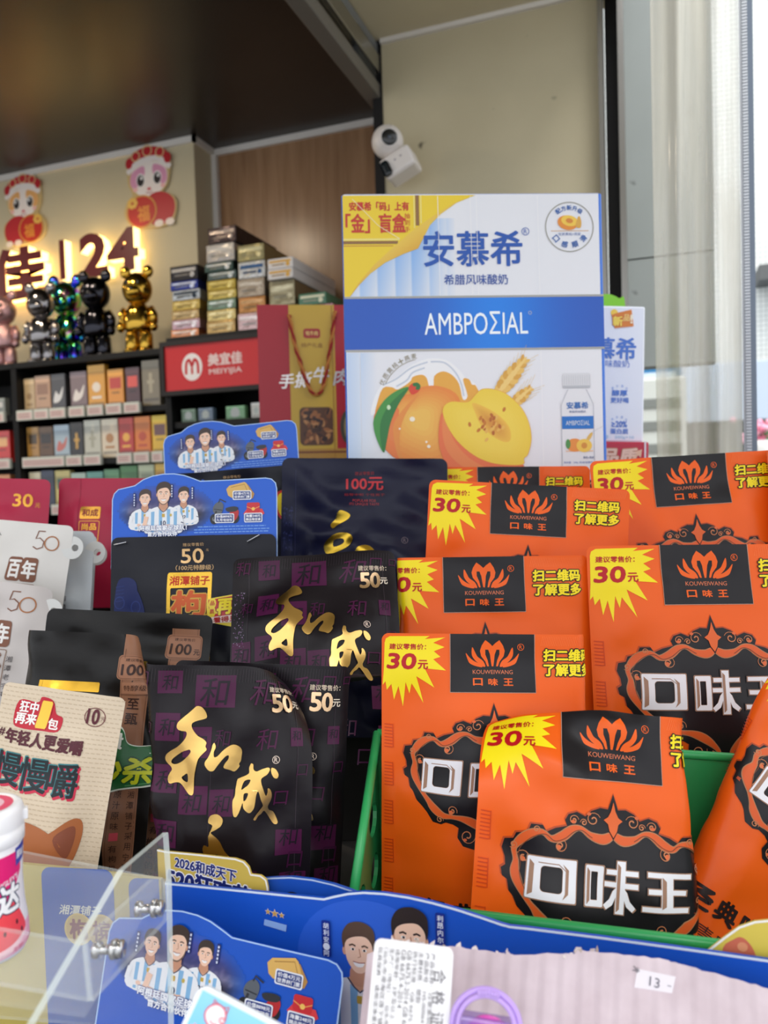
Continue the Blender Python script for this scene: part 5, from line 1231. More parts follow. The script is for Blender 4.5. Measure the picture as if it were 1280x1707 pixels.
# ---- second, smaller white carton at the right with a red carton below
def white_print():
    A = Art(); f = 'coated_card'; bl = (70, 120, 206)
    A.text('安慕希', 92, 72, 36, 104, bl, f, 2, 0.03); A.text('希腊风味酸奶', 92, 97, 12, 84, bl, f, 2)
    A.poly([(102, 16), (112, 12), (136, 6), (140, 34), (108, 38)], (226, 130, 50), f, 2); A.text('新', 113, 26, 16, None, (250, 220, 90), f, 3, 0.06, out=(200, 60, 40)); A.text('品', 128, 20, 11, None, (250, 210, 120), f, 3, 0.05, out=(210, 70, 50)); A.text('!', 136, 22, 14, None, (250, 240, 210), f, 3, 0.05)
    A.poly(ell(107, 12, 6), (250, 210, 80), f, 1.6)
    for (y, t1, t2) in ((146, '醇厚', '更好喝'), (198, '≥20%', '蛋白质')):
        A.arc('更多蛋白', 118, y + 6, 18, -130, -50, 4, col=(120, 160, 220), fin=f, lay=2); A.text(t1, 118, y, 10, 26, bl, f, 2, 0.04); A.text(t2, 118, y + 12, 9, 30, bl, f, 2, 0.03)
    A.text('净含量：200g×10', 108, 220, 7, 70, (140, 190, 220), f, 2)
    A.rect(40, 108, 76, 128, (226, 90, 80), f, 1); A.rect(44, 138, 74, 182, (110, 160, 226), f, 1)
    return A
T, R = place((918, 507), 1.20, 0.8, 0, 2); M = R.to_4x4(); u2 = 1.20 / F_PX; M.translation = T
mb = MB(); mb.box((0, 0, -228 * u2), (160 * u2, 0.09, 0), (238, 242, 250), 'coated_card', 0.003); mb.art(white_print(), Matrix.Identity(4), u2, 0.0003)
wb = mb.build('yogurt_carton', M=M); tag(wb, 'narrow white yogurt carton half hidden right of the large one', 'box')
wbot = (M @ Vector((0, 0, -228 * u2))).z
T, R = place((900, 733.5), 1.19, 0.4, 0, 2); M = R.to_4x4(); u3 = 1.19 / F_PX; M.translation = T
hred = T.z - ybot - 0.004
A = Art(); f = 'coated_card'; A.text('品质', 134, 26, 26, 62, (240, 200, 180), f, 2, 0.05, 0.15, out=(190, 120, 90)); A.stroke([(120, 44), (150, 36), (168, 20)], 3, (236, 190, 160), f, 2); A.poly([(160, 18), (172, 14), (170, 28)], (236, 190, 160), f, 2); A.rect(176, 0, 179, 70, (240, 226, 232), f, 1)
mb = MB(); mb.box((0, 0, -hred), (184 * u3, 0.12, -0.0015), (196, 28, 62), 'coated_card', 0.002); mb.art(A, Matrix.Identity(4), u3, 0.0003)
rb_ = mb.build('milk_carton', M=M); tag(rb_, 'red carton under the narrow white yogurt carton', 'box')
rbot = (M @ Vector((0, 0, -hred))).z
# green packet top behind
q = P(1018, 520, 1.36); mb = MB()
mb.prism(smooth([(-0.03, ybot - q.z + 0.022), (-0.03, 0.012), (-0.012, 0.031), (0.014, 0.024), (0.026, 0.0), (0.03, ybot - q.z + 0.022)], 4), 0.03, (126, 196, 60), 'glossy_film')
A = Art(); A.stroke([(-26, 14), (26, 16)], 3, (98, 166, 44), 'glossy_film', 1); mb.art(A, Matrix.Identity(4), 0.001, 0.0003)
gp = mb.build('snack_packet', M=cam_frame(q)); tag(gp, 'lime green packet peeking out behind the two white yogurt cartons', 'packet')

# ---- red beef gift bag
T, R = place((428, 508), 1.55, -1.5, 0, 6); M = R.to_4x4(); u4 = 1.55 / F_PX; M.translation = T
A = Art(); f = 'coated_card'
A.poly([(52, 0), (128, 0), (128, 262), (52, 262)], (206, 168, 60), f, 1); A.stroke([(124, 0), (124, 262)], 2, (170, 120, 44), f, 2)
A.poly(rrect(76, 40, 104, 56, 4), (170, 36, 40), f, 2); A.text('牦牛肉', 90, 48, 8, 20, (236, 200, 120), f, 3, 0.03); A.text('特产礼盒', 90, 68, 8, 36, (150, 100, 40), f, 3)
for (ch, x, y, s_) in (('手', 46, 128, 24), ('撕', 74, 126, 26), ('牛', 104, 118, 27), ('肉', 138, 122, 27)): A.text(ch, x, y, s_, None, (206, 200, 196), 'silver_foil', 4, 0.02, 0.2)
A.poly(rrect(66, 172, 122, 236, 8), (92, 56, 34), f, 2)
r = random.Random(11)
for k in range(46):
    x, y = r.uniform(72, 116), r.uniform(178, 230); A.poly(ell(x, y, r.uniform(4, 9), r.uniform(2.5, 5), 9, r.uniform(0, 3)), r.choice([(126, 74, 40), (70, 40, 28), (160, 100, 56), (54, 34, 28), (186, 130, 80)]), f, 3 + k * 0.02)
A.poly(ell(146, 206, 12, 28), (70, 66, 48), f, 2); A.poly(ell(148, 206, 8, 22), (150, 130, 86), f, 3)
A.rect(0, 242, 170, 270, (184, 136, 56), f, 1.5); A.rect(0, 246, 170, 249, (120, 60, 30), f, 2)
A.text('净含量：500克', 94, 260, 6, 60, (120, 80, 30), f, 2)
mb = MB()
mb.prism([(0, 0), (170 * u4, 0), (170 * u4, -290 * u4), (0, -290 * u4)], 0.002, (176, 24, 44), f, holes=())
mb.box((0, 0.002, -290 * u4), (0.002, 0.09, 0), (166, 22, 40), f); mb.box((170 * u4 - 0.002, 0.002, -290 * u4), (170 * u4, 0.09, 0), (166, 22, 40), f); mb.box((0, 0.088, -290 * u4), (170 * u4, 0.09, 0), (166, 22, 40), f); mb.box((0, 0.002, -290 * u4), (170 * u4, 0.09, -290 * u4 + 0.002), (166, 22, 40), f)
mb.art(A, Matrix.Identity(4), u4, 0.0003)
gb = mb.build('gift_bag', M=M); tag(gb, 'red and gold beef jerky gift bag with a cord handle, left of the yogurt box', 'bag')
gbot = (M @ Vector((0, 0, -290 * u4))).z
for (dx, cc_) in ((0, (150, 30, 34)),):
    pts = smooth([(53, 18), (60, 62), (70, 100), (82, 138), (94, 152), (106, 140), (116, 96), (124, 50), (130, 12)], 6, False)
    mb = MB(); ps = [(x * u4, -0.006, -y * u4) for x, y in pts]
    tw = [(p[0] + 0.0018 * math.cos(i * 1.1), p[1] + 0.0018 * math.sin(i * 1.1), p[2]) for i, p in enumerate(ps)]
    tw2 = [(p[0] - 0.0018 * math.cos(i * 1.1), p[1] - 0.0018 * math.sin(i * 1.1), p[2]) for i, p in enumerate(ps)]
    mb.tube(tw, 0.0028, cc_, 'plain_card'); mb.tube(tw2, 0.0028, (190, 120, 60), 'plain_card')
    o = mb.build('cord_handle', parent=gb); o['label'] = 'twisted red and gold cord'

# ================================================================== pouches
TAGS = []
OU = 0.18 / 370; OW, OH = 370, 540
oa = orange_art()
def orange(pc, s, roll, lean, bends, desc, seed, yaw=0, t=0.030, Hu=OH, wr=0.0012, k=1.0):
    d = OU * F_PX / s * k; H = Hu * OU
    sh = Sheet(OW * OU, H, t, 0.010, 0.018, bends, seed, wr)
    o = pouch('orange_pouch', oa, OU, OW, Hu, (ORANGE, 'glossy_film'), sh, cell=7.5)
    T, R = place(pc, d, roll, lean, yaw); M = R.to_4x4() @ Matrix.Scale(k, 4); M.translation = T - R.col[2] * H * k; o.matrix_world = M
    tag(o, desc, 'pouch', 'orange pouches'); return o
k_ = OU
def B(xu, yu, ang, r, amax, Hu=OH): return (xu * OU, (Hu - yu) * OU, ang, r, amax)
orange((847, 778), 0.735, -0.5, 2, (), 'farthest orange pouch, only its top strip showing below the peaches', 1, k=1.10, Hu=330)
orange((1146, 759), 0.886, -3.6, 5, (B(150, 0, 20, -0.05, 30),), 'orange pouch at the upper right, in front of the curtain', 2, k=1.15)
orange((1436, 742), 0.86, -2.0, 6, (), 'orange pouch at the right edge behind the upper right one', 12, k=1.10)
orange((882, 808), 0.90, 3.0, 4, (B(120, 0, 10, 0.10, 28), B(-60, 190, -90, -0.20, 14)), 'orange pouch just below the farthest one, its right corner slanting down', 3, k=1.09)
orange((805, 928), 0.964, -0.8, 5, (B(-130, 30, 180, -0.008, 100), B(120, 0, 0, -0.09, 26)), 'orange pouch in the middle with its price burst curling out of sight at left', 4, k=1.09)
orange((1171, 908), 1.045, -0.6, 8, (B(-150, 0, 180, -0.06, 24),), 'orange pouch at right showing the whole black emblem above the green rim', 5, k=1.18, Hu=490)
orange((820, 1057), 1.0, 0.4, 8, (B(134, 0, 0, -0.011, 120), B(-60, 40, 200, -0.16, 12)), 'orange pouch in the front basket partly covered by the frontmost one', 6, k=0.945)
orange((1465, 1178), 0.97, 37, 6, (B(-118, 250, 193, -0.010, 150, 500),), 'orange pouch lying tilted at the lower right corner', 7, t=0.030, k=0.895, Hu=500)
orange((1021, 1186), 1.16, 5.5, 12, (B(86, 0, 2.5, -0.010, 150, 465), B(-75, 95, 118, -0.045, 75, 465), B(0, 330, -90, 0.30, 12, 465)), 'frontmost orange pouch, top right corner folded back', 8, wr=0.0015, Hu=465, k=1.0)

# ---- dark gold-lettered pouches
HU = 0.14 / 270; ha = hecheng_art()
def dark(pc, s, roll, lean, bends, desc, seed, yaw=0, Hu=470, t=0.026, k=1.0):
    d = HU * F_PX / s * k; H = Hu * HU
    bb = [(x * HU, (Hu - y) * HU, a, r, m) for (x, y, a, r, m) in bends]
    o = pouch('brushwork_pouch', ha, HU, 270, Hu, ((22, 16, 21), 'matte_film'), Sheet(0.14, H, t, 0.008, 0.016, bb, seed, 0.0018), cell=8)
    T, R = place(pc, d, roll, lean, yaw); M = R.to_4x4() @ Matrix.Scale(k, 4); M.translation = T - R.col[2] * H * k; o.matrix_world = M; return tag(o, desc, 'pouch', 'dark pouches with gold brush lettering')
dark((524, 924), 1.0, -3.6, 27, ((88, 0, 0, -0.05, 38),), 'black and purple pouch with gold brush lettering, uppermost of its three', 21, Hu=212, k=1.065)
dark((440, 1106), 1.10, 2.0, 8, ((84, 60, 0, -0.03, 50),), 'black and purple pouch mostly hidden, its 50 showing right of the front one', 22, yaw=-2, t=0.012, k=1.0)
dark((372, 1110), 1.14, 1.5, 5, ((50, 84, 38, -0.030, 90), (-84, 100, 186, -0.010, 130)), 'black and purple pouch in front with large gold brush lettering', 23, yaw=3, t=0.018, k=0.955)

# ---- navy pouch
NU = 0.195 / 270; na = navy_art(); Hn = 440
o = pouch('navy_pouch', na, NU, 270, Hn, ((20, 22, 50), 'matte_film'), Sheet(0.195, Hn * NU, 0.036, 0.010, 0.016, ((60 * NU, (Hn - 70) * NU, -60, 0.20, 9), ), 31, 0.0030, ridges=((-0.01, 0.215, 0.045, 0.185, 0.010, 0.006), (0.03, 0.20, 0.062, 0.14, 0.009, 0.005), (-0.055, 0.225, -0.02, 0.235, 0.008, 0.003), (-0.07, 0.20, -0.06, 0.12, 0.006, -0.004))), cell=8)
set_pouch(o, (608, 764), NU * F_PX / 1.02, Hn * NU, 0.3, 4); tag(o, 'navy blue pouch with red 100 price below the yogurt box', 'pouch')

# ---- dark pouches with a stapled promo card
DU = 0.155 / 282; hd = header_art()
def d_art(full):
    A = Art(); f = 'matte_film'; g = (206, 168, 120)
    A.text('建议零售价', 0, 15, 5.5, 37, g, f, 2, 0.01); A.text('50', -2, 34, 24, 39, g, 'gold_foil', 3, 0.02); A.text('元', 24, 25, 4, None, g, f, 2)
    A.text('（100元特醇级）', 2, 54, 9, 64, g, f, 2, 0.02)
    A.poly(rrect(-42, 62, 32, 250, 4), (200, 160, 62), 'gold_foil', 2, [rrect(-36, 88, 26, 132, 2), rrect(-36, 140, 26, 244, 2)])
    A.text('湘潭铺子', -5, 76, 15, 66, (206, 60, 36), f, 3, 0.03)
    A.text('枸', -5, 114, 40, 56, (214, 96, 44), f, 4, 0.05, out=(220, 176, 80), outw=0.05)
    def sc_(x, y):
        return (40, 54, 110)
    for pts in ([(-128, 78), (-112, 68), (-96, 76), (-92, 100), (-84, 128), (-90, 134), (-130, 134)], [(-104, 84), (-90, 96), (-80, 132), (-104, 132)]): A.poly(smooth(pts, 4), (30, 40, 92), f, 1)
    for (x, y) in ((-124, 110), (-96, 118)): A.stroke(ell(x, y, 8, 10, 16), 1.6, (44, 58, 120), f, 1.5, True)
    for k in range(5): A.stroke([(-130, 84 + 6 * k), (-116, 82 + 6 * k)], 1, (40, 54, 116), f, 1.6)
    return A
def card(parent, M, u, name='header_card', t=0.0012, art=None):
    mb = MB(); mb.prism([(x * u, -y * u) for x, y in CARD_OUT], t, CARD_BLUE, 'coated_card')
    A = Art(); A.stroke(CARD_OUT, 1.6, (176, 206, 246), 'coated_card', 0.5); mb.art(A, Matrix.Identity(4), u, 0.0001); mb.art(art or hd, Matrix.Identity(4), u, 0.00014)
    o = mb.build(name, parent=parent, M=M); o['label'] = 'blue promotional card with three football players'; return o
def staples(par, M, u, pts):
    for (x0, y0, x1, y1) in pts:
        mb = MB(); mb.tube([(x0 * u, 0.0, -y0 * u), (x0 * u, -0.0016, -y0 * u), (x1 * u, -0.0016, -y1 * u), (x1 * u, 0.0, -y1 * u)], 0.0006, (230, 230, 232), 'steel', 6)
        o = mb.build('staple', parent=par, M=M); o['label'] = 'wire staple'
def d_pouch(pc, s, roll, desc, seed, sticker, Hu=420, yaw=0, k=1.0):
    d = DU * F_PX / s * k; H = Hu * DU
    A = d_art(True)
    if sticker == 'red':
        f = 'coated_card'
        A.poly([(26, 108), (132, 90), (140, 150), (90, 158), (60, 152), (34, 146), (28, 140)], (250, 222, 70), f, 5); A.poly([(28, 110), (132, 93), (138, 148), (32, 142)], (206, 36, 40), f, 5.5)
        A.poly(ell(35, 116, 6, 9), (250, 220, 60), f, 6); A.poly(ell(35, 129, 6, 9), (250, 220, 60), f, 6); A.text('品', 35, 115, 7, None, (200, 40, 30), f, 7, .03); A.text('质', 35, 128, 7, None, (200, 40, 30), f, 7, .03)
        A.text('再升级', 80, 118, 26, 74, (250, 226, 40), f, 7, 0.06, 0.1, rot=-0.08, out=(150, 20, 24)); A.poly([(34, 137), (136, 130), (136, 146), (36, 147)], (248, 226, 216), f, 6); A.text('看得见的，好', 76, 140, 9, 76, (190, 40, 40), f, 7, 0.04, rot=-0.06)
    else:
        f = 'coated_card'; A.poly(smooth([(90, 60), (120, 50), (138, 62), (137, 100), (110, 120), (90, 100)], 5), (206, 50, 36), f, 5); A.poly(smooth([(94, 64), (118, 54), (133, 66), (132, 98), (110, 114), (94, 98)], 5), (244, 214, 40), f, 6)
    o = pouch('stapled_pouch', A, DU, 278, Hu, ((20, 21, 32), 'matte_film'), Sheet(278 * DU, H, 0.03, 0.010, 0.02, (), seed, 0.0028), cell=9)
    T, R = place(pc, d, roll, 7, yaw); M = R.to_4x4() @ Matrix.Scale(k, 4); M.translation = T - R.col[2] * H * k; o.matrix_world = M; tag(o, desc, 'pouch', 'dark pouches stapled to promo cards')
    Mc = M @ Matrix.Translation((-141 * DU, 0.0035, H + 112 * DU)); c = card(o, Mc, DU)
    Ms = M @ Matrix.Translation((0, -0.0030, H)); staples(c, Ms, DU, ((-132, 13, -112, 9), (92, 13, 112, 2)) if sticker == 'red' else ((112, 24, 130, 6),))
    return o
d_pouch((323, 893), 0.985, -1.4, 'dark blue pouch marked 50 under the lower blue footballer card', 41, 'red', k=1.06)
d_pouch((386, 783), 0.80, -4.5, 'dark pouch almost hidden under the upper blue footballer card', 42, 'yellow', k=1.08)

# ---- matte black pouches with a brown paper ribbon
BU = 0.145 / 275
def black_art(sticker):
    A = Art(); f = 'matte_film'; br = (150, 104, 78)
    A.rect(73, 24 if not sticker else 0, 118, 470, br, f, 1); A.stroke([(76, 24), (76, 470)], 0.8, (110, 74, 54), f, 1.5); A.stroke([(115, 24), (115, 470)], 0.8, (110, 74, 54), f, 1.5)
    A.poly(rrect(66, 34, 124, 74, 7), (162, 112, 84), f, 2); A.stroke(rrect(68, 36, 122, 72, 6), 0.8, (110, 70, 50), f, 2.5, True)
    A.text('建议零售价', 95, 42, 5, 34, (70, 44, 34), f, 3); A.text('100', 90, 58, 17, 34, (58, 34, 28), f, 3, 0.03); A.text('元', 116, 62, 9, None, (58, 34, 28), f, 3, 0.02)
    A.rect(76, 78, 116, 96, (168, 118, 90), f, 2); A.text('特醇级', 96, 87, 9, 34, (76, 48, 38), f, 3)
    A.vtext('至甄', 96, 112, 24, 17, col=(60, 36, 30), fin=f, lay=3, bold=0.02)
    A.stroke([(74, 98), (117, 98)], 0.8, (96, 62, 48), f, 2.5)
    A.stroke(ell(96, 214, 13, 13), 1, (190, 90, 80), f, 2.5, True); A.text('贵', 96, 214, 15, None, (60, 36, 30), f, 3, 0.02)
    A.stroke([(74, 232), (117, 232)], 0.8, (96, 62, 48), f, 2.5)
    A.vtext('湘潭铺子采用宁夏枸杞', 107, 254, 16, 11, col=(64, 40, 34), fin=f, lay=3, bold=0.01); A.vtext('原汁原味', 86, 254, 16, 11, col=(64, 40, 34), fin=f, lay=3, bold=0.01)
    A.rect(80, 312, 92, 324, (220, 84, 96), f, 3); A.vtext('有枸杞的好槟榔', 86, 336, 16, 11, col=(64, 40, 34), fin=f, lay=3, bold=0.01)
    A.poly(rrect(-60, 80, 40, 96, 2), (206, 160, 56), 'gold_foil', 2); A.rect(-60, 80, -54, 300, (206, 160, 56), 'gold_foil', 2)
    A.text('枸', -8, 160, 80, None, (206, 160, 56), 'gold_foil', 3, 0.03)
    return A
def black(pc, s, roll, lean, bends, desc, seed, sticker=False, yaw=0, Hu=440, k=1.0, t=0.026):
    d = BU * F_PX / s * k; H = Hu * BU
    bb = [(x * BU, (Hu - y) * BU, a, r, m) for (x, y, a, r, m) in bends]
    sh = Sheet(0.145, H, t, 0.009, 0.018, bb, seed, 0.0026)
    o = pouch('ribbon_pouch', black_art(sticker), BU, 275, Hu, ((15, 12, 11), 'matte_film'), sh, cell=8)
    T, R = place(pc, d, roll, lean, yaw); M = R.to_4x4() @ Matrix.Scale(k, 4); M.translation = T - R.col[2] * H * k; o.matrix_world = M; tag(o, desc, 'pouch', 'black pouches with a brown paper ribbon')
    return o, M, sh, H
black((218, 1020), 1.0, 2.6, 12, ((40, 130, -50, 0.2, 12),), 'black pouch with brown ribbon marked 100, standing behind another like it', 51, k=1.04)
ob, Mb_, shb, Hb = black((137, 1054), 1.0, 2.5, 10, ((88, 75, 18.5, -0.011, 120), (-45, 0, 180, -0.0316, 75)), 'black pouch with brown ribbon and a green sticker, behind the beige pouch', 52, True, k=0.93, t=0.018)
A = Art(); f = 'coated_card'
so = smooth([(10, 124), (24, 120), (52, 120), (62, 128), (68, 146), (84, 152), (112, 150), (120, 158), (119, 206), (110, 214), (60, 222), (20, 234), (6, 226), (4, 140)], 4)
A.poly(so, (232, 240, 226), f, 0); A.poly([(62 + (x - 62) * 0.94, 176 + (y - 176) * 0.94) for x, y in so], (30, 112, 56), f, 1)
A.text('回馈', 32, 144, 26, 58, (244, 248, 240), f, 2, 0.05); A.text('秒杀', 64, 190, 40, 96, (222, 230, 40), f, 2, 0.05, 0.1, out=(20, 84, 40)); A.stroke([(70, 214), (112, 208)], 2, (90, 160, 100), f, 2)
D = A.arrays(cell=14); V, LAY, FC, CC, FN = D
X = (V[:, 0] + 26) * BU; Z = Hb - (V[:, 1] + 26) * BU
p = shb.pt(X, Z, -1); n_ = shb.nrm(X, Z, -1); p = p + n_ * (0.0012 + LAY * EPS)[:, None]
mb = MB(); mb.v.append(p); mb.c.append(CC); mb.n = len(p); mb.f = [list(map(int, q)) for q in FC]; mb.fm = list(FN); mb.sm = [True] * len(FC)
o = mb.build('promo_sticker', parent=ob, M=Mb_); o['label'] = 'green promotional sticker with yellow lettering'

# ---- white pouches
WU = 0.14 / 220
def white_art():
    A = Art(); f = 'white_film'; br = (130, 78, 52)
    A.text('真材实料良心价', -62, 28, 11, 100, (90, 80, 78), f, 2, 0, 0.25)
    A.stroke([(62, 14), (50, 14), (47, 28), (54, 26), (62, 32), (61, 42), (52, 46), (44, 42)], 2, br, f, 2); A.stroke(ell(76, 34, 12, 12, 28), 2.2, (176, 110, 60), f, 2.2, True)
    for i, ch in enumerate('百年'):
        A.poly(rrect(6 + 26 * i, 62, 33 + 26 * i, 104, 6), br, f, 2); A.text(ch, 19.5 + 26 * i, 83, 30, 21, (246, 242, 238), f, 3, 0.06)
    A.stroke(rrect(6, 108, 58, 250, 3), 1.4, (150, 120, 104), f, 2, True)
    A.text('张', 30, 136, 44, 46, br, f, 3, 0.07); A.text('新', 30, 190, 44, 46, br, f, 3, 0.07)
    A.text('发', 30, 232, 24, 26, (60, 54, 54), f, 3)
    for k, (x, y) in enumerate(((-26, 76), (-26, 96), (-60, 80))): A.text('多', x, y, 20, None, (206, 40, 52), f, 3, 0.08, out=(250, 230, 220))
    A.text('真材实料', 62, 180, 8, None, (60, 54, 60), f, 2) if False else A.vtext('湘潭老字号', 64, 122, 14, 9, col=(70, 62, 66), fin=f, lay=2)
    return A
wa = white_art()
def white(pc, s, roll, lean, bends, desc, seed, col=(232, 228, 222), yaw=0, Hu=330):
    d = WU * F_PX / s; H = Hu * WU
    bb = [(x * WU, (Hu - y) * WU, a, r, m) for (x, y, a, r, m) in bends]
    sh = Sheet(0.14, H, 0.016, 0.008, 0.016, bb, seed, 0.0018)
    o = pouch('white_pouch', wa, WU, 220, Hu, (col, 'white_film'), sh, cell=8)
    M = set_pouch(o, pc, d, H, roll, lean, yaw); tag(o, desc, 'pouch', 'white pouches marked 50')
    mb = MB(); ring = ell(0, 0, 19 * WU, 20 * WU, 28); mb.prism([(x, -y) for x, y in ring] if False else ring, 0.0012, (226, 226, 222), 'plastic', holes=[ell(0.003, 0, 6 * WU, 6 * WU, 16)[::-1]])
    e = shb.pt
    pt_ = sh.pt(np.array([0.5 * 0.14]), np.array([H - 38 * WU]), -1)[0]
    o2 = mb.build('hang_tab', parent=o, M=M @ Matrix.Translation((float(pt_[0]) + 2 * WU, float(pt_[1]), float(pt_[2])))); o2['label'] = 'round clear hang tab'
    return o
white((66, 890), 0.87, 1.0, 6, (), 'bluish white pouch at the back of the white group, its tab touching the rose pouch', 64, (214, 222, 226))
white((57, 884), 0.92, 1.0, 6, (), 'bluish white pouch showing half a 50 behind the front white ones', 63, (216, 222, 226))
white((20, 868), 0.95, 5.0, 8, (), 'white pouch with brown squares and a whole thin 50, above the black pouches', 62)
white((-26, 966), 1.02, 6.0, 8, ((40, 20, 30, -0.05, 50),), 'white pouch at the left edge, its top right corner bent away', 61, (214, 206, 202))
# ---- rose pouches
RU = 0.15 / 200
def rose_art(lab):
    A = Art(); f = 'white_film'; g = (206, 150, 66)
    if lab: A.poly(rrect(-58, 52, -22, 74, 3), g, 'gold_foil', 2); A.text('和成', -40, 63, 13, 28, (150, 30, 40), f, 3, .03); A.text('尚品', -40, 88, 12, 26, g, 'gold_foil', 3, .03); A.stroke(rrect(-58, 78, -22, 150, 3), 1, g, 'gold_foil', 2, True)
    else: A.text('30', 54, 38, 22, 34, g, 'gold_foil', 2, 0.03); A.text('元', 80, 46, 8, None, g, 'gold_foil', 2)
    A.stroke([(-62, 0), (-62, 180)], 0.8, (160, 20, 56), f, 1)
    return A
def rose(pc, s, roll, lab, desc, seed):
    H = 230 * RU; o = pouch('rose_pouch', rose_art(lab), RU, 200, 230, ((188, 20, 66), 'white_film'), Sheet(0.15, H, 0.03, 0.01, 0.02, (), seed, 0.0014), cell=9)
    set_pouch(o, pc, RU * F_PX / s, H, roll, 5); tag(o, desc, 'pouch', 'rose red pouches')
rose((-10, 797), 0.95, 1.5, False, 'rose red pouch marked 30 at the left edge', 71)
rose((192, 797), 0.93, 0.0, True, 'rose red pouch with a gold label behind the blue card', 72)

# ---- beige pouch with a cartoon dog
ZU = 0.098 / 205
def beige_art():
    A = Art(); f = 'white_film'
    for j in range(44):
        for i in range(24):
            x = -101 + i * 8.6 + (j % 2) * 4.3; y = 6 + j * 7.4
            if x < 98: A.stroke([(x, y), (x + 5.6, y + 0.3)], 1.5, (206, 186, 158), f, 0.6)
    rd = (206, 40, 64)
    A.poly(smooth([(-70, 26), (-40, 26), (-34, 16), (-14, 20), (-6, 40), (6, 46), (2, 68), (-26, 70), (-60, 70), (-74, 62)], 4), (196, 30, 52), f, 1.5)
    A.text('狂中', -52, 35, 18, 30, (250, 244, 240), f, 3, 0.05, 0.05); A.text('再来', -54, 54, 18, 34, (250, 244, 240), f, 3, 0.05, 0.05); A.text('1', -25, 44, 42, 19, (250, 206, 70), f, 3.6, 0.04, 0.05, out=(200, 50, 50), outw=0.03); A.text('包', -8, 57, 17, 17, (250, 240, 236), f, 3, 0.04)
    A.stroke(ell(58, 37, 17, 15, 24), 1.2, (110, 40, 50), f, 2, True); A.text('10', 55, 36, 24, 20, (90, 26, 40), f, 3, 0.04, 0.05); A.text('元', 72, 38, 7, None, (110, 40, 50), f, 3)
    A.text('#', -90, 80, 12, None, (90, 40, 50), f, 2, .03)
    for i, ch in enumerate('年轻人更爱嚼'): A.text(ch, -72 + 22 * i, 84 + 1.0 * i, 22, 20, (84, 22, 36), f, 2, 0.06)
    for i, ch in enumerate('慢慢嚼'):
        A.text(ch, -68 + 47 * i + 2.5, 136 + 3 * i + 3, 52, 48, (206, 40, 72), f, 1.8, 0.04); A.text(ch, -68 + 47 * i - 1.5, 136 + 3 * i - 1.5, 52, 48, (60, 130, 136), f, 2.4, 0.03); A.text(ch, -68 + 47 * i, 136 + 3 * i, 52, 48, (20, 30, 36), f, 3, 0.02)
    br, bd = (176, 104, 60), (140, 78, 56)
    for sx in (-1,):
        pass
    ear = [(18, 236), (30, 218), (52, 200), (66, 202), (70, 224), (64, 262), (52, 276)]
    A.poly(smooth(ear, 4), br, f, 1.5); A.poly(smooth([(30, 234), (44, 216), (58, 212), (60, 236), (52, 262)], 4), bd, f, 2)
    A.poly(smooth([(-84, 184), (-92, 200), (-92, 240), (-70, 226), (-72, 206)], 4), (110, 62, 54), f, 1.4)
    A.poly(smooth([(-96, 262), (-80, 228), (-50, 214), (-10, 214), (24, 226), (50, 254), (66, 300), (84, 350), (86, 420), (-100, 420)], 4), br, f, 1.8)
    A.poly(smooth([(-96, 300), (-80, 270), (-46, 258), (-20, 268), (4, 300), (16, 350), (10, 420), (-100, 420)], 4), (236, 230, 232), f, 2.2); A.stroke(smooth([(-70, 330), (-62, 302), (-52, 312), (-40, 312), (-32, 302), (-22, 330)], 3, False), 1.5, (80, 70, 76), f, 3)
    for x in (-56, -38): A.poly(ell(x, 326, 2, 2.4, 8), (70, 60, 66), f, 3)
    A.stroke([(-50, 332), (-47, 335), (-44, 332)], 1, (80, 70, 76), f, 3)
    return A
Hz = 380 * ZU
o = pouch('beige_pouch', beige_art(), ZU, 205, 380, ((222, 204, 178), 'white_film'), Sheet(0.098, Hz, 0.020, 0.006, 0.010, ((70 * ZU, Hz, 20, -0.05, 35), (-80 * ZU, Hz, 180, -0.04, 30)), 81, 0.0009), cell=9)
T, R = place((108, 1150), ZU * F_PX * 0.92, 8.0, 5); M = R.to_4x4() @ Matrix.Scale(0.92, 4); M.translation = T - R.col[2] * Hz * 0.92; o.matrix_world = M; tag(o, 'beige pouch with a brown cartoon dog and bold dark lettering', 'pouch')
# ================================================================== trays, baskets and things at the front
def to_plane(M, pts):
    """picture points carried onto the local x,z plane of M"""
    o = M.translation; n = M.col[1].to_3d(); inv = M.inverted(); out = []
    for px, py in pts:
        v = ray(px, py); t = (o - CAM_C).dot(n) / v.dot(n); p = inv @ (CAM_C + v * t); out.append((p.x, p.z))
    return out
def plane_at(px, py, d, roll=0, lean=0, yaw=0):
    T, R = place((px, py), d, roll, lean, yaw); M = R.to_4x4(); M.translation = T; return M
def upright_at(px, py, d, yaw):
    """vertical plane through an image point: x along, y away, z up"""
    M = Matrix.Rotation(YAW + math.radians(yaw), 4, 'Z'); M.translation = P(px, py, d); return M
def down_to(M, pts, z):
    """drop the ends of an upright outline to height z"""
    dz = z - M.translation.z
    return pts + [(pts[-1][0], dz), (pts[0][0], dz)]
BB = (24, 86, 200)
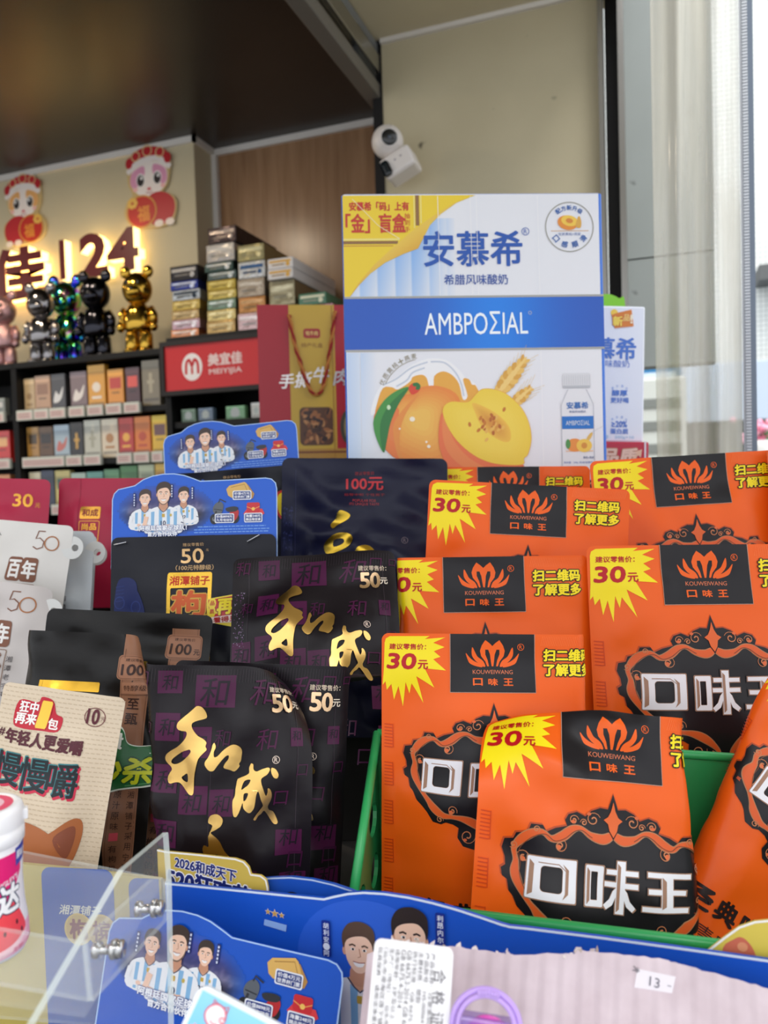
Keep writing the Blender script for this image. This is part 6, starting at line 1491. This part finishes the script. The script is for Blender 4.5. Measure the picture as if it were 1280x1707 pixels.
# ---- large blue display tray front with printed players
MBd = upright_at(640, 1495, 0.47, -17)
edge = [(275, 1473), (300, 1475), (400, 1485), (520, 1497), (540, 1499), (556, 1495), (580, 1490), (606, 1488), (640, 1490), (680, 1496), (720, 1505), (760, 1516), (800, 1529), (835, 1541), (850, 1545), (880, 1548), (1000, 1563), (1140, 1582), (1290, 1603), (1420, 1621)]
loop = down_to(MBd, to_plane(MBd, edge), CTOP)
tray = empty('display_tray', MBd, 'large blue cardboard display tray front with printed football players', 'display tray')
mb = MB(); mb.prism(loop, 0.003, BB, 'coated_card')
w2 = to_plane(MBd, edge)
A = Art(); A.stroke([(x, -z) for x, z in w2], 0.0014, (220, 232, 250), 'coated_card', 1.5)
mb.art(A, Matrix.Identity(4), 1.0, 0.00015)
ub = 0.47 / F_PX
A = Art()
A.poly(ell(-30, 120, 130, 110, 40), (44, 98, 212), 'coated_card', 0.6)
player(A, -47, 100, 1.95, (92, 70, 56), None, arms=False); player(A, 44, 66, 2.1, (46, 36, 34), None, arms=False, lay=8); player(A, 190, 118, 1.9, (40, 32, 32), None, arms=False)
for (x, y0, n, t) in ((-104, 52, 62, '胡利安·阿'), (96, 12, 56, '利昂内尔')):
    A.rect(x - 8, y0, x + 8, y0 + n, (24, 48, 140), 'coated_card', 12, 3); A.vtext(t, x, y0 + 9, 12, 10, col=(230, 236, 248), fin='coated_card', lay=13, bold=.02)
for i, (x, r_) in enumerate(((-213, 5), (-200, 7), (-187, 5))):
    y = 53 + i * 1.5
    for rr, cc, l in ((r_ + 1.2, (250, 244, 230), 5), (r_, (206, 160, 84), 6)): A.poly([(x + (rr if k % 2 == 0 else rr * .42) * math.sin(k * math.pi / 5), y - (rr if k % 2 == 0 else rr * .42) * math.cos(k * math.pi / 5)) for k in range(10)], cc, 'coated_card', l)
A.poly([(-220, 67), (-178, 72), (-180, 84), (-222, 78)], (150, 186, 240), 'coated_card', 5)
mb.art(A, Matrix.Identity(4), ub, 0.00014)
o = mb.build('front_panel', parent=tray, M=MBd); o['label'] = 'blue printed front panel'
dzb = CTOP - MBd.translation.z; xl_, xr_ = loop[0][0], loop[-3][0]
mb = MB(); mb.box((xl_, 0.003, dzb), (xr_, 0.005, dzb + 0.004), (206, 200, 190), 'plain_card'); mb.box((xr_ - 0.003, 0.003, dzb), (xr_, 0.012, dzb + 0.09), BB, 'coated_card')
o = mb.build('tray_bottom', parent=tray, M=MBd)
# second blue panel behind it
M2 = upright_at(500, 1470, 0.502, -17)
e2 = [(430, 1466), (455, 1464), (485, 1463), (520, 1467), (555, 1475), (585, 1485), (600, 1492), (640, 1510)]
mb = MB(); mb.prism(down_to(M2, to_plane(M2, e2), CTOP), 0.003, (30, 84, 186), 'coated_card')
A = Art(); A.stroke([(x, -z) for x, z in to_plane(M2, e2)], 0.001, (190, 210, 240), 'coated_card', 1); mb.art(A, Matrix.Identity(4), 1, 0.00015)
A = Art(); A.poly(ell(-14, 34, 16, 16), (40, 34, 40), 'coated_card', 1); mb.art(A, Matrix.Identity(4), 0.515 / F_PX, .00015)
o = mb.build('promo_board', M=M2); tag(o, 'curved blue card edge behind the large blue tray, right of the gold card', 'display card')
# gold campaign card
M3 = upright_at(360, 1430, 0.512, -17)
e3 = [(262, 1417), (276, 1420), (330, 1425), (392, 1432), (406, 1437), (414, 1446), (418, 1458), (434, 1460), (443, 1467), (446, 1480), (447, 1500)]
l3 = to_plane(M3, e3)
mb = MB(); mb.prism(down_to(M3, l3, CTOP), 0.002, (206, 178, 78), 'coated_card')
A = Art(); A.stroke([(x, -z) for x, z in l3], 0.0012, (246, 242, 230), 'coated_card', 2); mb.art(A, Matrix.Identity(4), 1, .00015)
A = Art(); nv = (30, 40, 110); wh_ = (246, 246, 250)
A.text('2026和成天下', -20, 20, 20, 112, nv, 'coated_card', 3, 0.05, rot=0.10, out=wh_, outw=0.06); A.text('520狂欢节', -16, 50, 34, 152, nv, 'coated_card', 3, 0.06, rot=0.11, out=wh_, outw=0.06)
mb.art(A, Matrix.Identity(4), 0.525 / F_PX, .00015)
o = mb.build('promo_card', M=M3); tag(o, 'gold campaign card with rounded corner standing behind the blue tray', 'display card')
# footballer card standing in front
u5 = 0.478 * 1.48 / F_PX
T, R = place((322, 1524), 0.478, 6.5, 4, -14); M4 = R.to_4x4() @ Matrix.Translation((-100 * u5, 0, 4 * u5)); M4.translation = T + (R @ Vector((-100 * u5, 0, 4 * u5)))
co = [(x, 300 if y == 165 else y) for x, y in CARD_OUT]
mb = MB(); mb.prism([(x * u5, -y * u5) for x, y in co], 0.0015, (14, 84, 196), 'coated_card')
A = Art(); A.stroke(co, 1.6, (176, 206, 246), 'coated_card', 0.5); mb.art(A, Matrix.Identity(4), u5, 0.00015); mb.art(hd, Matrix.Identity(4), u5, 0.00014)
o = mb.build('footballer_card', M=M4); tag(o, 'blue card with three footballers at the bottom, in front of the blue tray', 'display card')
# yellow card corner at the right
M6 = upright_at(1235, 1560, 0.420, -17)
e6 = [(1150, 1610), (1183, 1583), (1208, 1563), (1232, 1546), (1258, 1537), (1290, 1534), (1340, 1536)]
l6 = to_plane(M6, e6); mb = MB(); mb.prism(down_to(M6, l6, CTOP), 0.002, (220, 198, 84), 'coated_card')
A = Art(); A.stroke([(x, -z) for x, z in l6], 0.0012, (246, 244, 236), 'coated_card', 1.5); mb.art(A, Matrix.Identity(4), 1, .00015)
A = Art(); A.poly(smooth([(-28, 24), (-12, 8), (0, 2), (12, 10), (22, 30), (20, 60), (-24, 60)], 3), (206, 110, 84), 'coated_card', 1); A.poly(ell(2, 18, 8), (226, 150, 110), 'coated_card', 2); mb.art(A, Matrix.Identity(4), .420 / F_PX, .00015)
o = mb.build('promo_card', M=M6); tag(o, 'pale yellow card corner with a reddish print at the lower right edge', 'display card')
# gold and blue tray behind the acrylic stand
M7 = upright_at(150, 1452, 0.522, -8)
e7 = [(-120, 1424), (30, 1440), (150, 1452), (268, 1466)]
l7 = to_plane(M7, e7); mb = MB(); mb.prism(down_to(M7, l7, CTOP), 0.003, (190, 172, 88), 'coated_card')
A = Art(); f = 'coated_card'; g_ = (214, 186, 110)
A.poly(rrect(66, 8, 118, 290, 16, 5, (1, 0, 0, 1)), (36, 78, 168), f, 1)
for x0 in (-86,):
    A.poly(rrect(x0, -4, x0 + 126, 290, 16), (36, 78, 168), f, 1)
    A.text('湘潭铺子', x0 + 66, 66, 16, 74, (226, 226, 214), f, 2, 0.02, 0.2)
    for k, ch in enumerate('枸槟'):
        A.poly(ell(x0 + 62 + 40 * k, 98, 25, 27), g_, f, 2 + k * .4); A.poly(ell(x0 + 62 + 40 * k, 98, 22, 24), (196, 170, 110), f, 2.2 + k * .4); A.text(ch, x0 + 62 + 40 * k, 98, 32, 30, (130, 64, 76), f, 2.3 + k * .4, 0.05)
A.rect(-150, 60, -118, 64, (60, 60, 40), f, 1)
mb.art(A, Matrix.Identity(4), .532 / F_PX, .00015)
o = mb.build('display_tray', M=M7); tag(o, 'gold and blue cardboard tray front behind the clear acrylic stand', 'display tray')

# ---- green plastic baskets
GR = (44, 150, 84)
def basket(FL, BL_, BR_, FR, zb_, desc):
    cs = [FL, BL_, BR_, FR]; cen = (FL + BL_ + BR_ + FR) / 4
    e = empty('plastic_basket', Matrix.Translation((cen.x, cen.y, zb_)), desc, 'basket', 'green plastic baskets')
    for i in range(4):
        a, b = cs[i], cs[(i + 1) % 4]
        dxy = Vector((b.x - a.x, b.y - a.y, 0)); L = dxy.length; dx = dxy.normalized()
        inw = Vector((-dx.y, dx.x, 0));
        if inw.dot(cen - a) < 0: inw = -inw
        M = Matrix((dx, inw if dx.cross(inw).z > 0 else -inw, Vector((0, 0, 1)))).transposed().to_4x4(); M.translation = Vector((a.x, a.y, zb_))
        ha_, hb_ = a.z - zb_, b.z - zb_
        holes = []
        n = max(1, int(L / 0.11)); 
        for k in range(n):
            for off, hw in ((-0.24, 0.016), (0.24, 0.016)):
                t = (k + 0.5 + off) / n; h = ha_ + (hb_ - ha_) * t; x = L * t
                if h > 0.07: holes.append([(px_, py_) for px_, py_ in ell(x, h - 0.036, hw, 0.012, 14)][::-1])
                if h > 0.12: holes.append([(px_, py_) for px_, py_ in ell(x, h - 0.075, hw, 0.012, 14)][::-1])
        mb = MB(); mb.prism([(0, 0), (L, 0), (L, hb_), (0, ha_)], 0.003, GR, 'plastic', holes=holes)
        o = mb.build('side_wall', parent=e, M=M)
        mb = MB(); up = Vector((0, 0, 0.002)); mb.tube([a + up, b + up], 0.0034, (50, 166, 92), 'plastic', 8); o = mb.build('rim', parent=e); rebase(o, Matrix.Translation(a))
    mb = MB(); mb.add([(c.x, c.y, zb_) for c in cs] + [(c.x, c.y, zb_ + .003) for c in cs], [[0, 3, 2, 1], [4, 5, 6, 7], [0, 1, 5, 4], [1, 2, 6, 5], [2, 3, 7, 6], [3, 0, 4, 7]], GR, 'plastic'); o = mb.build('floor_panel', parent=e); rebase(o, Matrix.Translation((cen.x, cen.y, zb_)))
    return e
basket(P(588, 1506, 0.512), P(629, 1226, 0.620), P(1700, 1300, 0.600), P(1700, 1642, 0.400), CTOP + 0.002, 'front green basket holding the frontmost orange pouches')
basket(P(652, 1234, 0.648), P(666, 1042, 0.835), P(1760, 1095, 0.835), P(1760, 1320, 0.628), CTOP + 0.03, 'rear green basket with the upper orange pouches')

# ---- clear acrylic stand
Ta, Tb, Tc = P(271, 1388, .47), P(281, 1707, .455), P(45, 1707, .325)
ez = (Ta - Tb).normalized(); ex = (Tc - Tb); nrm_ = ex.cross(ez).normalized(); ex = ez.cross(nrm_) * -1
ex = nrm_.cross(ez) * -1; ex = (Tc - Tb) - ez * (Tc - Tb).dot(ez); ex.normalize(); ey = ez.cross(ex)
MS = Matrix((ex, ey, ez)).transposed().to_4x4(); MS.translation = Tb
st = empty('acrylic_stand', Matrix.Translation((Tb.x, Tb.y, CTOP)), 'clear acrylic display stand with two screws at the lower left', 'display stand')
def acr(nm, M, pts, t, lab=None, edge_=True):
    l = to_plane(M, pts); mb = MB(); mb.prism(l, t, (235, 245, 245), 'clear_acrylic')
    n = len(l); k = 2 * n
    for i, f_ in enumerate(mb.f):
        if len(f_) == 4: mb.fm[i] = 'acrylic_edge' if nm == 'side_panel' else 'acrylic_edge_soft'
    o = mb.build(nm, parent=st, M=M)
    if lab: o['label'] = lab
    return o
side = acr('side_panel', MS, [(271, 1388), (196, 1451), (45, 1707), (12, 1764), (150, 1790), (281, 1760), (277, 1470)], 0.0035)
MS2 = MS.copy(); MS2.translation = MS.translation + ey * (-0.008 if (MS.translation + ey * 0.01 - CAM_C).length > (MS.translation - CAM_C).length else 0.008)
acr('screw_plate', MS2, [(248, 1466), (136, 1566), (146, 1669), (272, 1533), (271, 1470)], 0.003)
for (px, py) in ((241, 1515), (172, 1583)):
    x, z = to_plane(MS, [(px, py)])[0]; p = MS @ Vector((x, 0, z)); nn = (CAM_C - p).dot(ey); sg = 1 if nn > 0 else -1
    Ms_ = (ey * sg).to_track_quat('Z', 'Y').to_matrix().to_4x4(); Ms_.translation = p
    mb = MB(); mb.lathe([(0.0042, -0.0045), (0.0042, -0.002), (0.0024, -0.0015), (0.0024, 0.0045), (0.0048, 0.005), (0.0048, 0.007)], (206, 206, 204), 'chrome', Ms_, 18)
    mb.lathe([(0.0044, 0.007), (0.0044, 0.0105)], (196, 196, 196), 'chrome', Ms_, 6)
    o = mb.build('screw', parent=st); rebase(o, Ms_); o['label'] = 'shiny metal screw'
MBk = upright_at(150, 1445, 0.505, -13)
acr('back_panel', MBk, [(-110, 1402), (37, 1422), (279, 1470), (281, 1720), (-110, 1690)], 0.003)
MFr = upright_at(60, 1560, 0.372, -13)
acr('front_lip', MFr, [(-90, 1540), (0, 1552), (136, 1575), (146, 1670), (0, 1644), (-90, 1630)], 0.003)
bpos = P(-24, 1585, 0.418)
zsh = bpos.z - 0.0006
mb = MB(); q0, q1 = MFr @ Vector((-0.045, 0, 0)), MFr @ Vector((to_plane(MFr, [(138, 1600)])[0][0], 0, 0)); q2, q3 = MBk @ Vector((to_plane(MBk, [(275, 1500)])[0][0], 0, 0)), MBk @ Vector((-0.10, 0, 0))
V = [(p.x, p.y, z) for z in (zsh - 0.003, zsh - 0.0003) for p in (q0, q1, q2, q3)]
mb.add(V, [[0, 3, 2, 1], [4, 5, 6, 7], [0, 1, 5, 4], [1, 2, 6, 5], [2, 3, 7, 6], [3, 0, 4, 7]], (235, 245, 245), 'clear_acrylic'); o = mb.build('shelf_plate', parent=st); rebase(o, Matrix.Translation((q0.x, q0.y, zsh)))
mb = MB()
for qq in (q0, q3): mb.box((qq.x - .004, qq.y - .004, CTOP), (qq.x + .004, qq.y + .004, zsh - .003), (220, 230, 230), 'clear_acrylic')
o = mb.build('foot', parent=st); rebase(o, Matrix.Translation((q0.x, q0.y, CTOP)))
# ---- chewing gum tub
kb = 0.418 / F_PX
Mg = Matrix.Rotation(YAW + 0.42, 4, 'Z') @ Matrix.Rotation(math.radians(2), 4, 'Y'); Mg.translation = bpos
gt = empty('gum_tub', Mg, 'white and pink chewing gum tub with a watermelon print at the left edge', 'gum tub')
hb = 200 * kb
prof = [(.0, 0), (52 * kb, 0), (62 * kb, 4 * kb), (67 * kb, 18 * kb), (66 * kb, 40 * kb), (60 * kb, 80 * kb), (57 * kb, 120 * kb), (57.5 * kb, 160 * kb), (58 * kb, 184 * kb), (55 * kb, 190 * kb)]
mb = MB(); mb.lathe(prof, (244, 242, 246), 'plastic', seg=48)
def prad(z):
    for (r0, z0), (r1, z1) in zip(prof[1:], prof[2:]):
        if z0 <= z <= z1: return r0 + (r1 - r0) * (z - z0) / (z1 - z0 + 1e-9)
    return prof[-1][0]
A = Art(); f = 'coated_card'
pink, hot = (232, 24, 118), (250, 150, 190)
A.rect(-170, 26, 170, 178, (244, 240, 246), f, 0.5); A.rect(-170, 150, 170, 190, (248, 176, 204), f, 0.7)
A.poly([(-60, 30), (70, 26), (72, 60), (40, 110), (-60, 120)], pink, f, 1); A.poly([(56, 22), (92, 16), (92, 44), (58, 52)], (60, 70, 170), f, 2); A.text('果味浓', 74, 34, 14, 30, (244, 244, 250), f, 3, 0.04)
A.text("WRIGLEY'S", 36, 72, 9, 52, (248, 240, 246), f, 3, 0.03, 0.1, rot=-0.2); A.text('益', 0, 100, 40, 34, (250, 250, 252), f, 4, 0.06, 0.15, out=(40, 60, 90)); A.text('达', 42, 98, 44, 42, (250, 250, 252), f, 4, 0.06, 0.15, out=(40, 60, 90))
A.poly(smooth([(-20, 112), (20, 116), (48, 106), (64, 130), (70, 158), (40, 172), (0, 174), (-24, 150)], 4), (242, 70, 80), f, 3); A.poly(smooth([(-24, 150), (0, 174), (40, 172), (70, 158), (66, 168), (30, 186), (-10, 184)], 4), (250, 206, 214), f, 3.2)
for (x, y) in ((52, 140), (30, 150), (60, 156), (14, 132)): A.poly(ell(x, y, 2.2, 4), (90, 24, 30), f, 4)
A.text('无糖口香糖', 66, 182, 9, 50, (226, 60, 120), f, 4, 0.02)
V, LAY, FC, CC, FN = A.arrays(cell=7)
zz = np.clip(hb - V[:, 1] * kb, 1e-4, 189 * kb); rr = np.array([prad(z) for z in zz]) + (LAY + 1) * 0.00006; an = V[:, 0] * kb / (60 * kb) - math.pi / 2
mb.v.append(np.stack([rr * np.cos(an), rr * np.sin(an), zz], 1)); mb.c.append(CC); o_ = mb.n; mb.n += len(V)
for f_, fn in zip(FC, FN): mb.f.append([int(i) + o_ for i in f_]); mb.fm.append(fn); mb.sm.append(True)
o = mb.build('tub_body', parent=gt, M=Mg)
mb = MB(); mb.lathe([(58 * kb, 184 * kb), (61 * kb, 186 * kb), (61 * kb, 206 * kb), (59 * kb, 208 * kb), (60 * kb, 212 * kb), (60 * kb, 236 * kb), (57 * kb, 244 * kb), (50 * kb, 247 * kb), (46 * kb, 245 * kb), (0, 245 * kb)], (248, 248, 250), 'plastic', seg=48)
mb.lathe([(0, 245.4 * kb), (44 * kb, 245.4 * kb)], (236, 60, 110), 'coated_card', cap=False); mb.lathe([(0, 245.8 * kb), (30 * kb, 245.8 * kb)], (250, 200, 214), 'coated_card', cap=False)
mb.box((59 * kb, -8 * kb, 214 * kb), (66 * kb, 8 * kb, 232 * kb), (248, 248, 250), 'plastic', 1.5 * kb)
o = mb.build('flip_lid', parent=gt, M=Mg); o['label'] = 'white flip lid with pink top'

# ---- torn corrugated carton with the toy pack on it
MC = plane_at(960, 1592, 0.405, 4.5, 30, -12)
ce_ = [(612, 1590), (640, 1578), (658, 1566), (676, 1572), (700, 1570), (715, 1577), (760, 1578), (800, 1584), (842, 1590), (846, 1586), (856, 1592), (900, 1590), (958, 1590), (962, 1584), (1000, 1588), (1050, 1592), (1110, 1600), (1130, 1606), (1180, 1620), (1240, 1636), (1290, 1650), (1400, 1682), (1400, 1800), (590, 1800)]
r = random.Random(6); ce2 = []
for i, (x, y) in enumerate(ce_):
    ce2.append((x, y))
    if i < 21:
        nx_, ny_ = ce_[i + 1]
        for k in range(1, 5): ce2.append((x + (nx_ - x) * k / 5, y + (ny_ - y) * k / 5 + r.uniform(-1.6, 1.2)))
ct = empty('corrugated_carton', MC, 'torn lilac brown corrugated carton flap along the bottom right', 'box')
mb = MB(); mb.prism(to_plane(MC, ce2), 0.004, (200, 186, 190), 'corrugated_card'); o = mb.build('flap', parent=ct, M=MC)
for k in range(22):
    x = r.choice([r.uniform(655, 700), r.uniform(700, 860), r.uniform(930, 1000)]); i = max(j for j in range(len(ce_) - 3) if ce_[j][0] <= x); y = ce_[i][1] + (ce_[i + 1][1] - ce_[i][1]) * (x - ce_[i][0]) / max(1, ce_[i + 1][0] - ce_[i][0])
    (lx, lz), = to_plane(MC, [(x, y)]); L_ = r.uniform(.0015, .0046); w_ = r.uniform(.0006, .0018)
    mb = MB(); mb.prism([(-w_, -.001), (w_, -.0012), (w_ * r.uniform(.2, 1), L_ * .6), (w_ * r.uniform(-.6, .6), L_), (-w_ * 1.1, L_ * .5)], .0004, r.choice([(226, 216, 212), (206, 194, 190), (180, 164, 152)]), 'plain_card')
    o = mb.build('torn_shred', parent=ct, M=MC @ Matrix.Translation((lx, r.uniform(-.0006, .004), lz - .001)) @ Matrix.Rotation(r.uniform(-.9, .9), 4, 'Y') @ Matrix.Rotation(r.uniform(-.8, .8), 4, 'X'))
cb_ = MC @ Vector((to_plane(MC, [(940, 1800)])[0][0], 0, to_plane(MC, [(940, 1800)])[0][1]))
Mcb = Matrix.Rotation(YAW - math.radians(12), 4, 'Z'); Mcb.translation = (cb_.x, cb_.y, CTOP)
mb = MB(); mb.box((-0.12, -0.05, 0.001), (0.14, 0.0, max(0.03, cb_.z - CTOP)), (196, 180, 178), 'corrugated_card'); o = mb.build('carton_body', parent=ct, M=Mcb)
# price sticker
ps = to_plane(MC, [(1062, 1615), (1126, 1628), (1120, 1656), (1057, 1646)]); mb = MB(); mb.prism(ps, -0.0004, (226, 220, 226), 'coated_card')
Mp = MC.copy(); c_ = ((ps[0][0] + ps[2][0]) / 2, (ps[0][1] + ps[2][1]) / 2); A = Art(); A.text('¥', -30, -8, 11, None, (90, 84, 96), 'coated_card', 2, rot=-1.4); A.text('13', 0, 2, 14, 16, (96, 92, 108), 'coated_card', 2, 0.01); A.rect(20, 0, 26, 1.5, (150, 146, 156), 'coated_card', 2)
mb.art(A, Matrix.Translation((c_[0], -0.0005, c_[1])) @ Matrix.Rotation(math.radians(6), 4, 'Y'), 0.40 / F_PX, .00015)
o = mb.build('price_sticker', parent=ct, M=MC); o['label'] = 'white price sticker reading 13'
# white certificate tag
ML = plane_at(690, 1576, 0.372, 3.0, 22, -8)
A = Art(); f = 'coated_card'; tx = (96, 92, 98); uL = 0.372 / F_PX
cols = ['产品名称：过家家玩具', '产品款号：HS-00064', '主要材质：塑胶', '执行标准：GB 6675.1-2014', 'GB 6675.2-2014 GB 6675.3-2014', 'GB 6675.4-2014', '适用年龄：3岁及以上', '生产厂（地址）：汕头市澄海区', '（汕头市澄海区莲下镇东湾', '玩具保养：请用洁净柔软的干布']
lens = [112, 100, 74, 136, 158, 84, 102, 142, 136, 152]
A.vtext('合格证', 47, 42, 30, 21, col=(84, 80, 86), fin=f, lay=2, rot=math.pi / 2) if False else [A.text(ch, 46, 40 + 30 * i, 20, 20, (84, 80, 86), f, 2, 0.0, rot=math.pi / 2) for i, ch in enumerate('合格证')]
for i, t in enumerate(cols):
    A.text(t, 33 - 9.8 * i, 8 + lens[i] / 2, 7.6, lens[i], tx, f, 2, 0.0, rot=math.pi / 2)
A.stroke(ell(42, 140, 11, 11, 24), 1.8, tx, f, 2, True); A.text('C', 42, 140, 10, None, tx, f, 2)
mb = MB(); mb.prism([(x * uL, -y * uL) for x, y in rrect(-66, -4, 66, 190, 12)], 0.0008, (244, 243, 244), f); mb.art(A, Matrix.Identity(4), uL, .00015)
o = mb.build('certificate_tag', M=ML); tag(o, 'white toy certificate tag with sideways grey print in front of the carton', 'tag')
# lilac toy case with handle
MT = plane_at(810, 1706, 0.352, 5, 18, -6); kt = 0.352 / F_PX
tc_ = empty('toy_case', MT, 'lilac plastic toy case with an arched handle at the bottom edge', 'toy')
mb = MB()
arc_ = [(math.cos(a) * 56 * kt, 0, math.sin(a) * 54 * kt - 4 * kt) for a in np.linspace(math.pi * 1.04, -0.04 * math.pi, 26)]; arc2 = [(x * .84, -0.002, z * .84) for x, y, z in arc_]
mb.tube(arc_, 5.4 * kt, (200, 170, 240), 'lilac_plastic', 10); mb.tube(arc2, 4.2 * kt, (206, 180, 242), 'lilac_plastic', 10)
for k in range(7): mb.sphere(((k - 3) * 5.2 * kt, -0.003, 48 * kt - abs(k - 3) * 1.0 * kt), (3.2 * kt, 3.6 * kt, 5 * kt), (214, 190, 246), 'lilac_plastic', seg=10)
o = mb.build('handle', parent=tc_, M=MT); o['label'] = 'arched lilac handle'
mb = MB(); mb.box((-52 * kt, 4 * kt, -120 * kt), (46 * kt, 50 * kt, 4 * kt), (150, 110, 205), 'clear_purple_plastic', 5 * kt); o = mb.build('case_body', parent=tc_, M=MT)
mb = MB(); mb.sphere((6 * kt, 20 * kt, -14 * kt), (34 * kt, 12 * kt, 22 * kt), (230, 90, 190), 'lilac_plastic' if False else 'wrapped_pack', seg=16); o = mb.build('pink_insert', parent=tc_, M=MT)
mb = MB()
for k in range(6): mb.sphere((88 * kt + 9 * kt * math.cos(k), 0.0, -12 * kt + 8 * kt * math.sin(k)), 8 * kt, (214, 196, 244), 'lilac_plastic', seg=10)
mb.box((78 * kt, -4 * kt, -120 * kt), (98 * kt, 8 * kt, -10 * kt), (206, 184, 240), 'lilac_plastic', 2 * kt)
o = mb.build('clasp', parent=tc_, M=MT)
# pale blue pack at the bottom
u8 = 0.355 / F_PX
MP = plane_at(335, 1638, 0.355, 24, 14, -6)
A = Art(); f = 'coated_card'
def sky_(x, y): t = max(0, min(1, (y - 5) / 120)); return (150 - 40 * t, 216 - 26 * t, 244)
V = [(8 + 226 * i / 12, 8 + 190 * j / 8) for j in range(9) for i in range(13)]; T_ = [[j * 13 + i, j * 13 + i + 1, (j + 1) * 13 + i + 1, (j + 1) * 13 + i] for j in range(8) for i in range(12)]
A.raw(V, T_, sky_, f, 1)
A.poly([(60, 110), (90, 60), (150, 44), (220, 60), (234, 120), (234, 198), (60, 198)], (96, 150, 206), f, 2); A.stroke(smooth([(66, 100), (100, 62), (150, 50), (210, 62)], 5, False), [3, 5, 7, 5] * 4 if False else 4, (60, 110, 180), f, 3)
rdp = (226, 60, 90)
A.stroke(smooth([(30, 24), (40, 16), (54, 18), (62, 30), (58, 44), (44, 50), (32, 44), (27, 34)], 5), 2.2, rdp, f, 4, True); A.poly(smooth([(30, 24), (40, 16), (54, 18), (62, 30), (58, 44), (44, 50), (32, 44), (27, 34)], 5), (250, 240, 244), f, 3)
A.stroke([(34, 20), (32, 12), (42, 16)], 2, rdp, f, 4); A.stroke([(52, 17), (60, 12), (60, 24)], 2, rdp, f, 4); A.poly(ell(58, 34, 5, 4), (250, 220, 226), f, 4); A.stroke(ell(58, 34, 5, 4, 14), 1.4, rdp, f, 5, True); A.stroke([(40, 42), (46, 45), (52, 42)], 1.4, rdp, f, 5)
A.text('小猪手好', 44, 64, 15, 64, rdp, f, 5, 0.03, rot=0.02, out=(250, 246, 250)); A.stroke(ell(70, 52, 5, 5, 14), 1, (60, 120, 170), f, 4, True); A.text('R', 70, 52, 5, None, (60, 120, 170), f, 5)
mb = MB(); mb.prism([(x * u8, -y * u8) for x, y in rrect(0, 0, 244, 200, 18)], 0.002, (236, 242, 248), f); mb.art(A, Matrix.Identity(4), u8, .00015)
o = mb.build('card_pack', M=MP); tag(o, 'pale blue card pack with a small pink piglet mark, tilted at the bottom', 'card pack')

# ---- counter and the stepped stand that carries the rows
boxo('counter', (-2.4, -0.05, 0), (0.75, 1.75, CTOP), 'counter_laminate', kind='structure')
MR = Matrix.Rotation(YAW, 4, 'Z')
rk = empty('display_riser', MR @ Matrix.Translation((0, 1.1, CTOP)), 'dark stepped display stand behind and under the pouches', 'display stand')
def step(x0, x1, y0, y1, z1_):
    mb = MB(); mb.box((x0, y0, CTOP), (x1, y1, z1_), (52, 48, 46), 'plain_card', 0.001); o = mb.build('step', parent=rk); o.data.transform(Matrix.Translation((-(x0 + x1) / 2, -(y0 + y1) / 2, -CTOP))); o.matrix_world = MR @ Matrix.Translation(((x0 + x1) / 2, (y0 + y1) / 2, CTOP))
step(-0.16, 0.40, 0.985, 1.44, ybot - 0.012)
def under(o, w, d_):
    """a step right under the foot of a standing thing"""
    p = MR.inverted() @ o.matrix_world.translation
    return p
bagp = MR.inverted() @ (gb.matrix_world @ Vector((85 * u4, 0.045, -290 * u4))); step(bagp.x - 0.11, bagp.x + 0.11, bagp.y - 0.05, bagp.y + 0.05, bagp.z - 0.004)
for o in list(COL.objects):
    if o.name.split('.')[0] in ('rose_pouch', 'stapled_pouch', 'navy_pouch', 'white_pouch', 'ribbon_pouch') and o.parent is None:
        zlo = min((o.matrix_world @ v.co).z for v in o.data.vertices); p = MR.inverted() @ o.matrix_world.translation
        step(p.x - 0.035, p.x + 0.035, p.y - 0.009, p.y + 0.011, zlo - 0.0008)
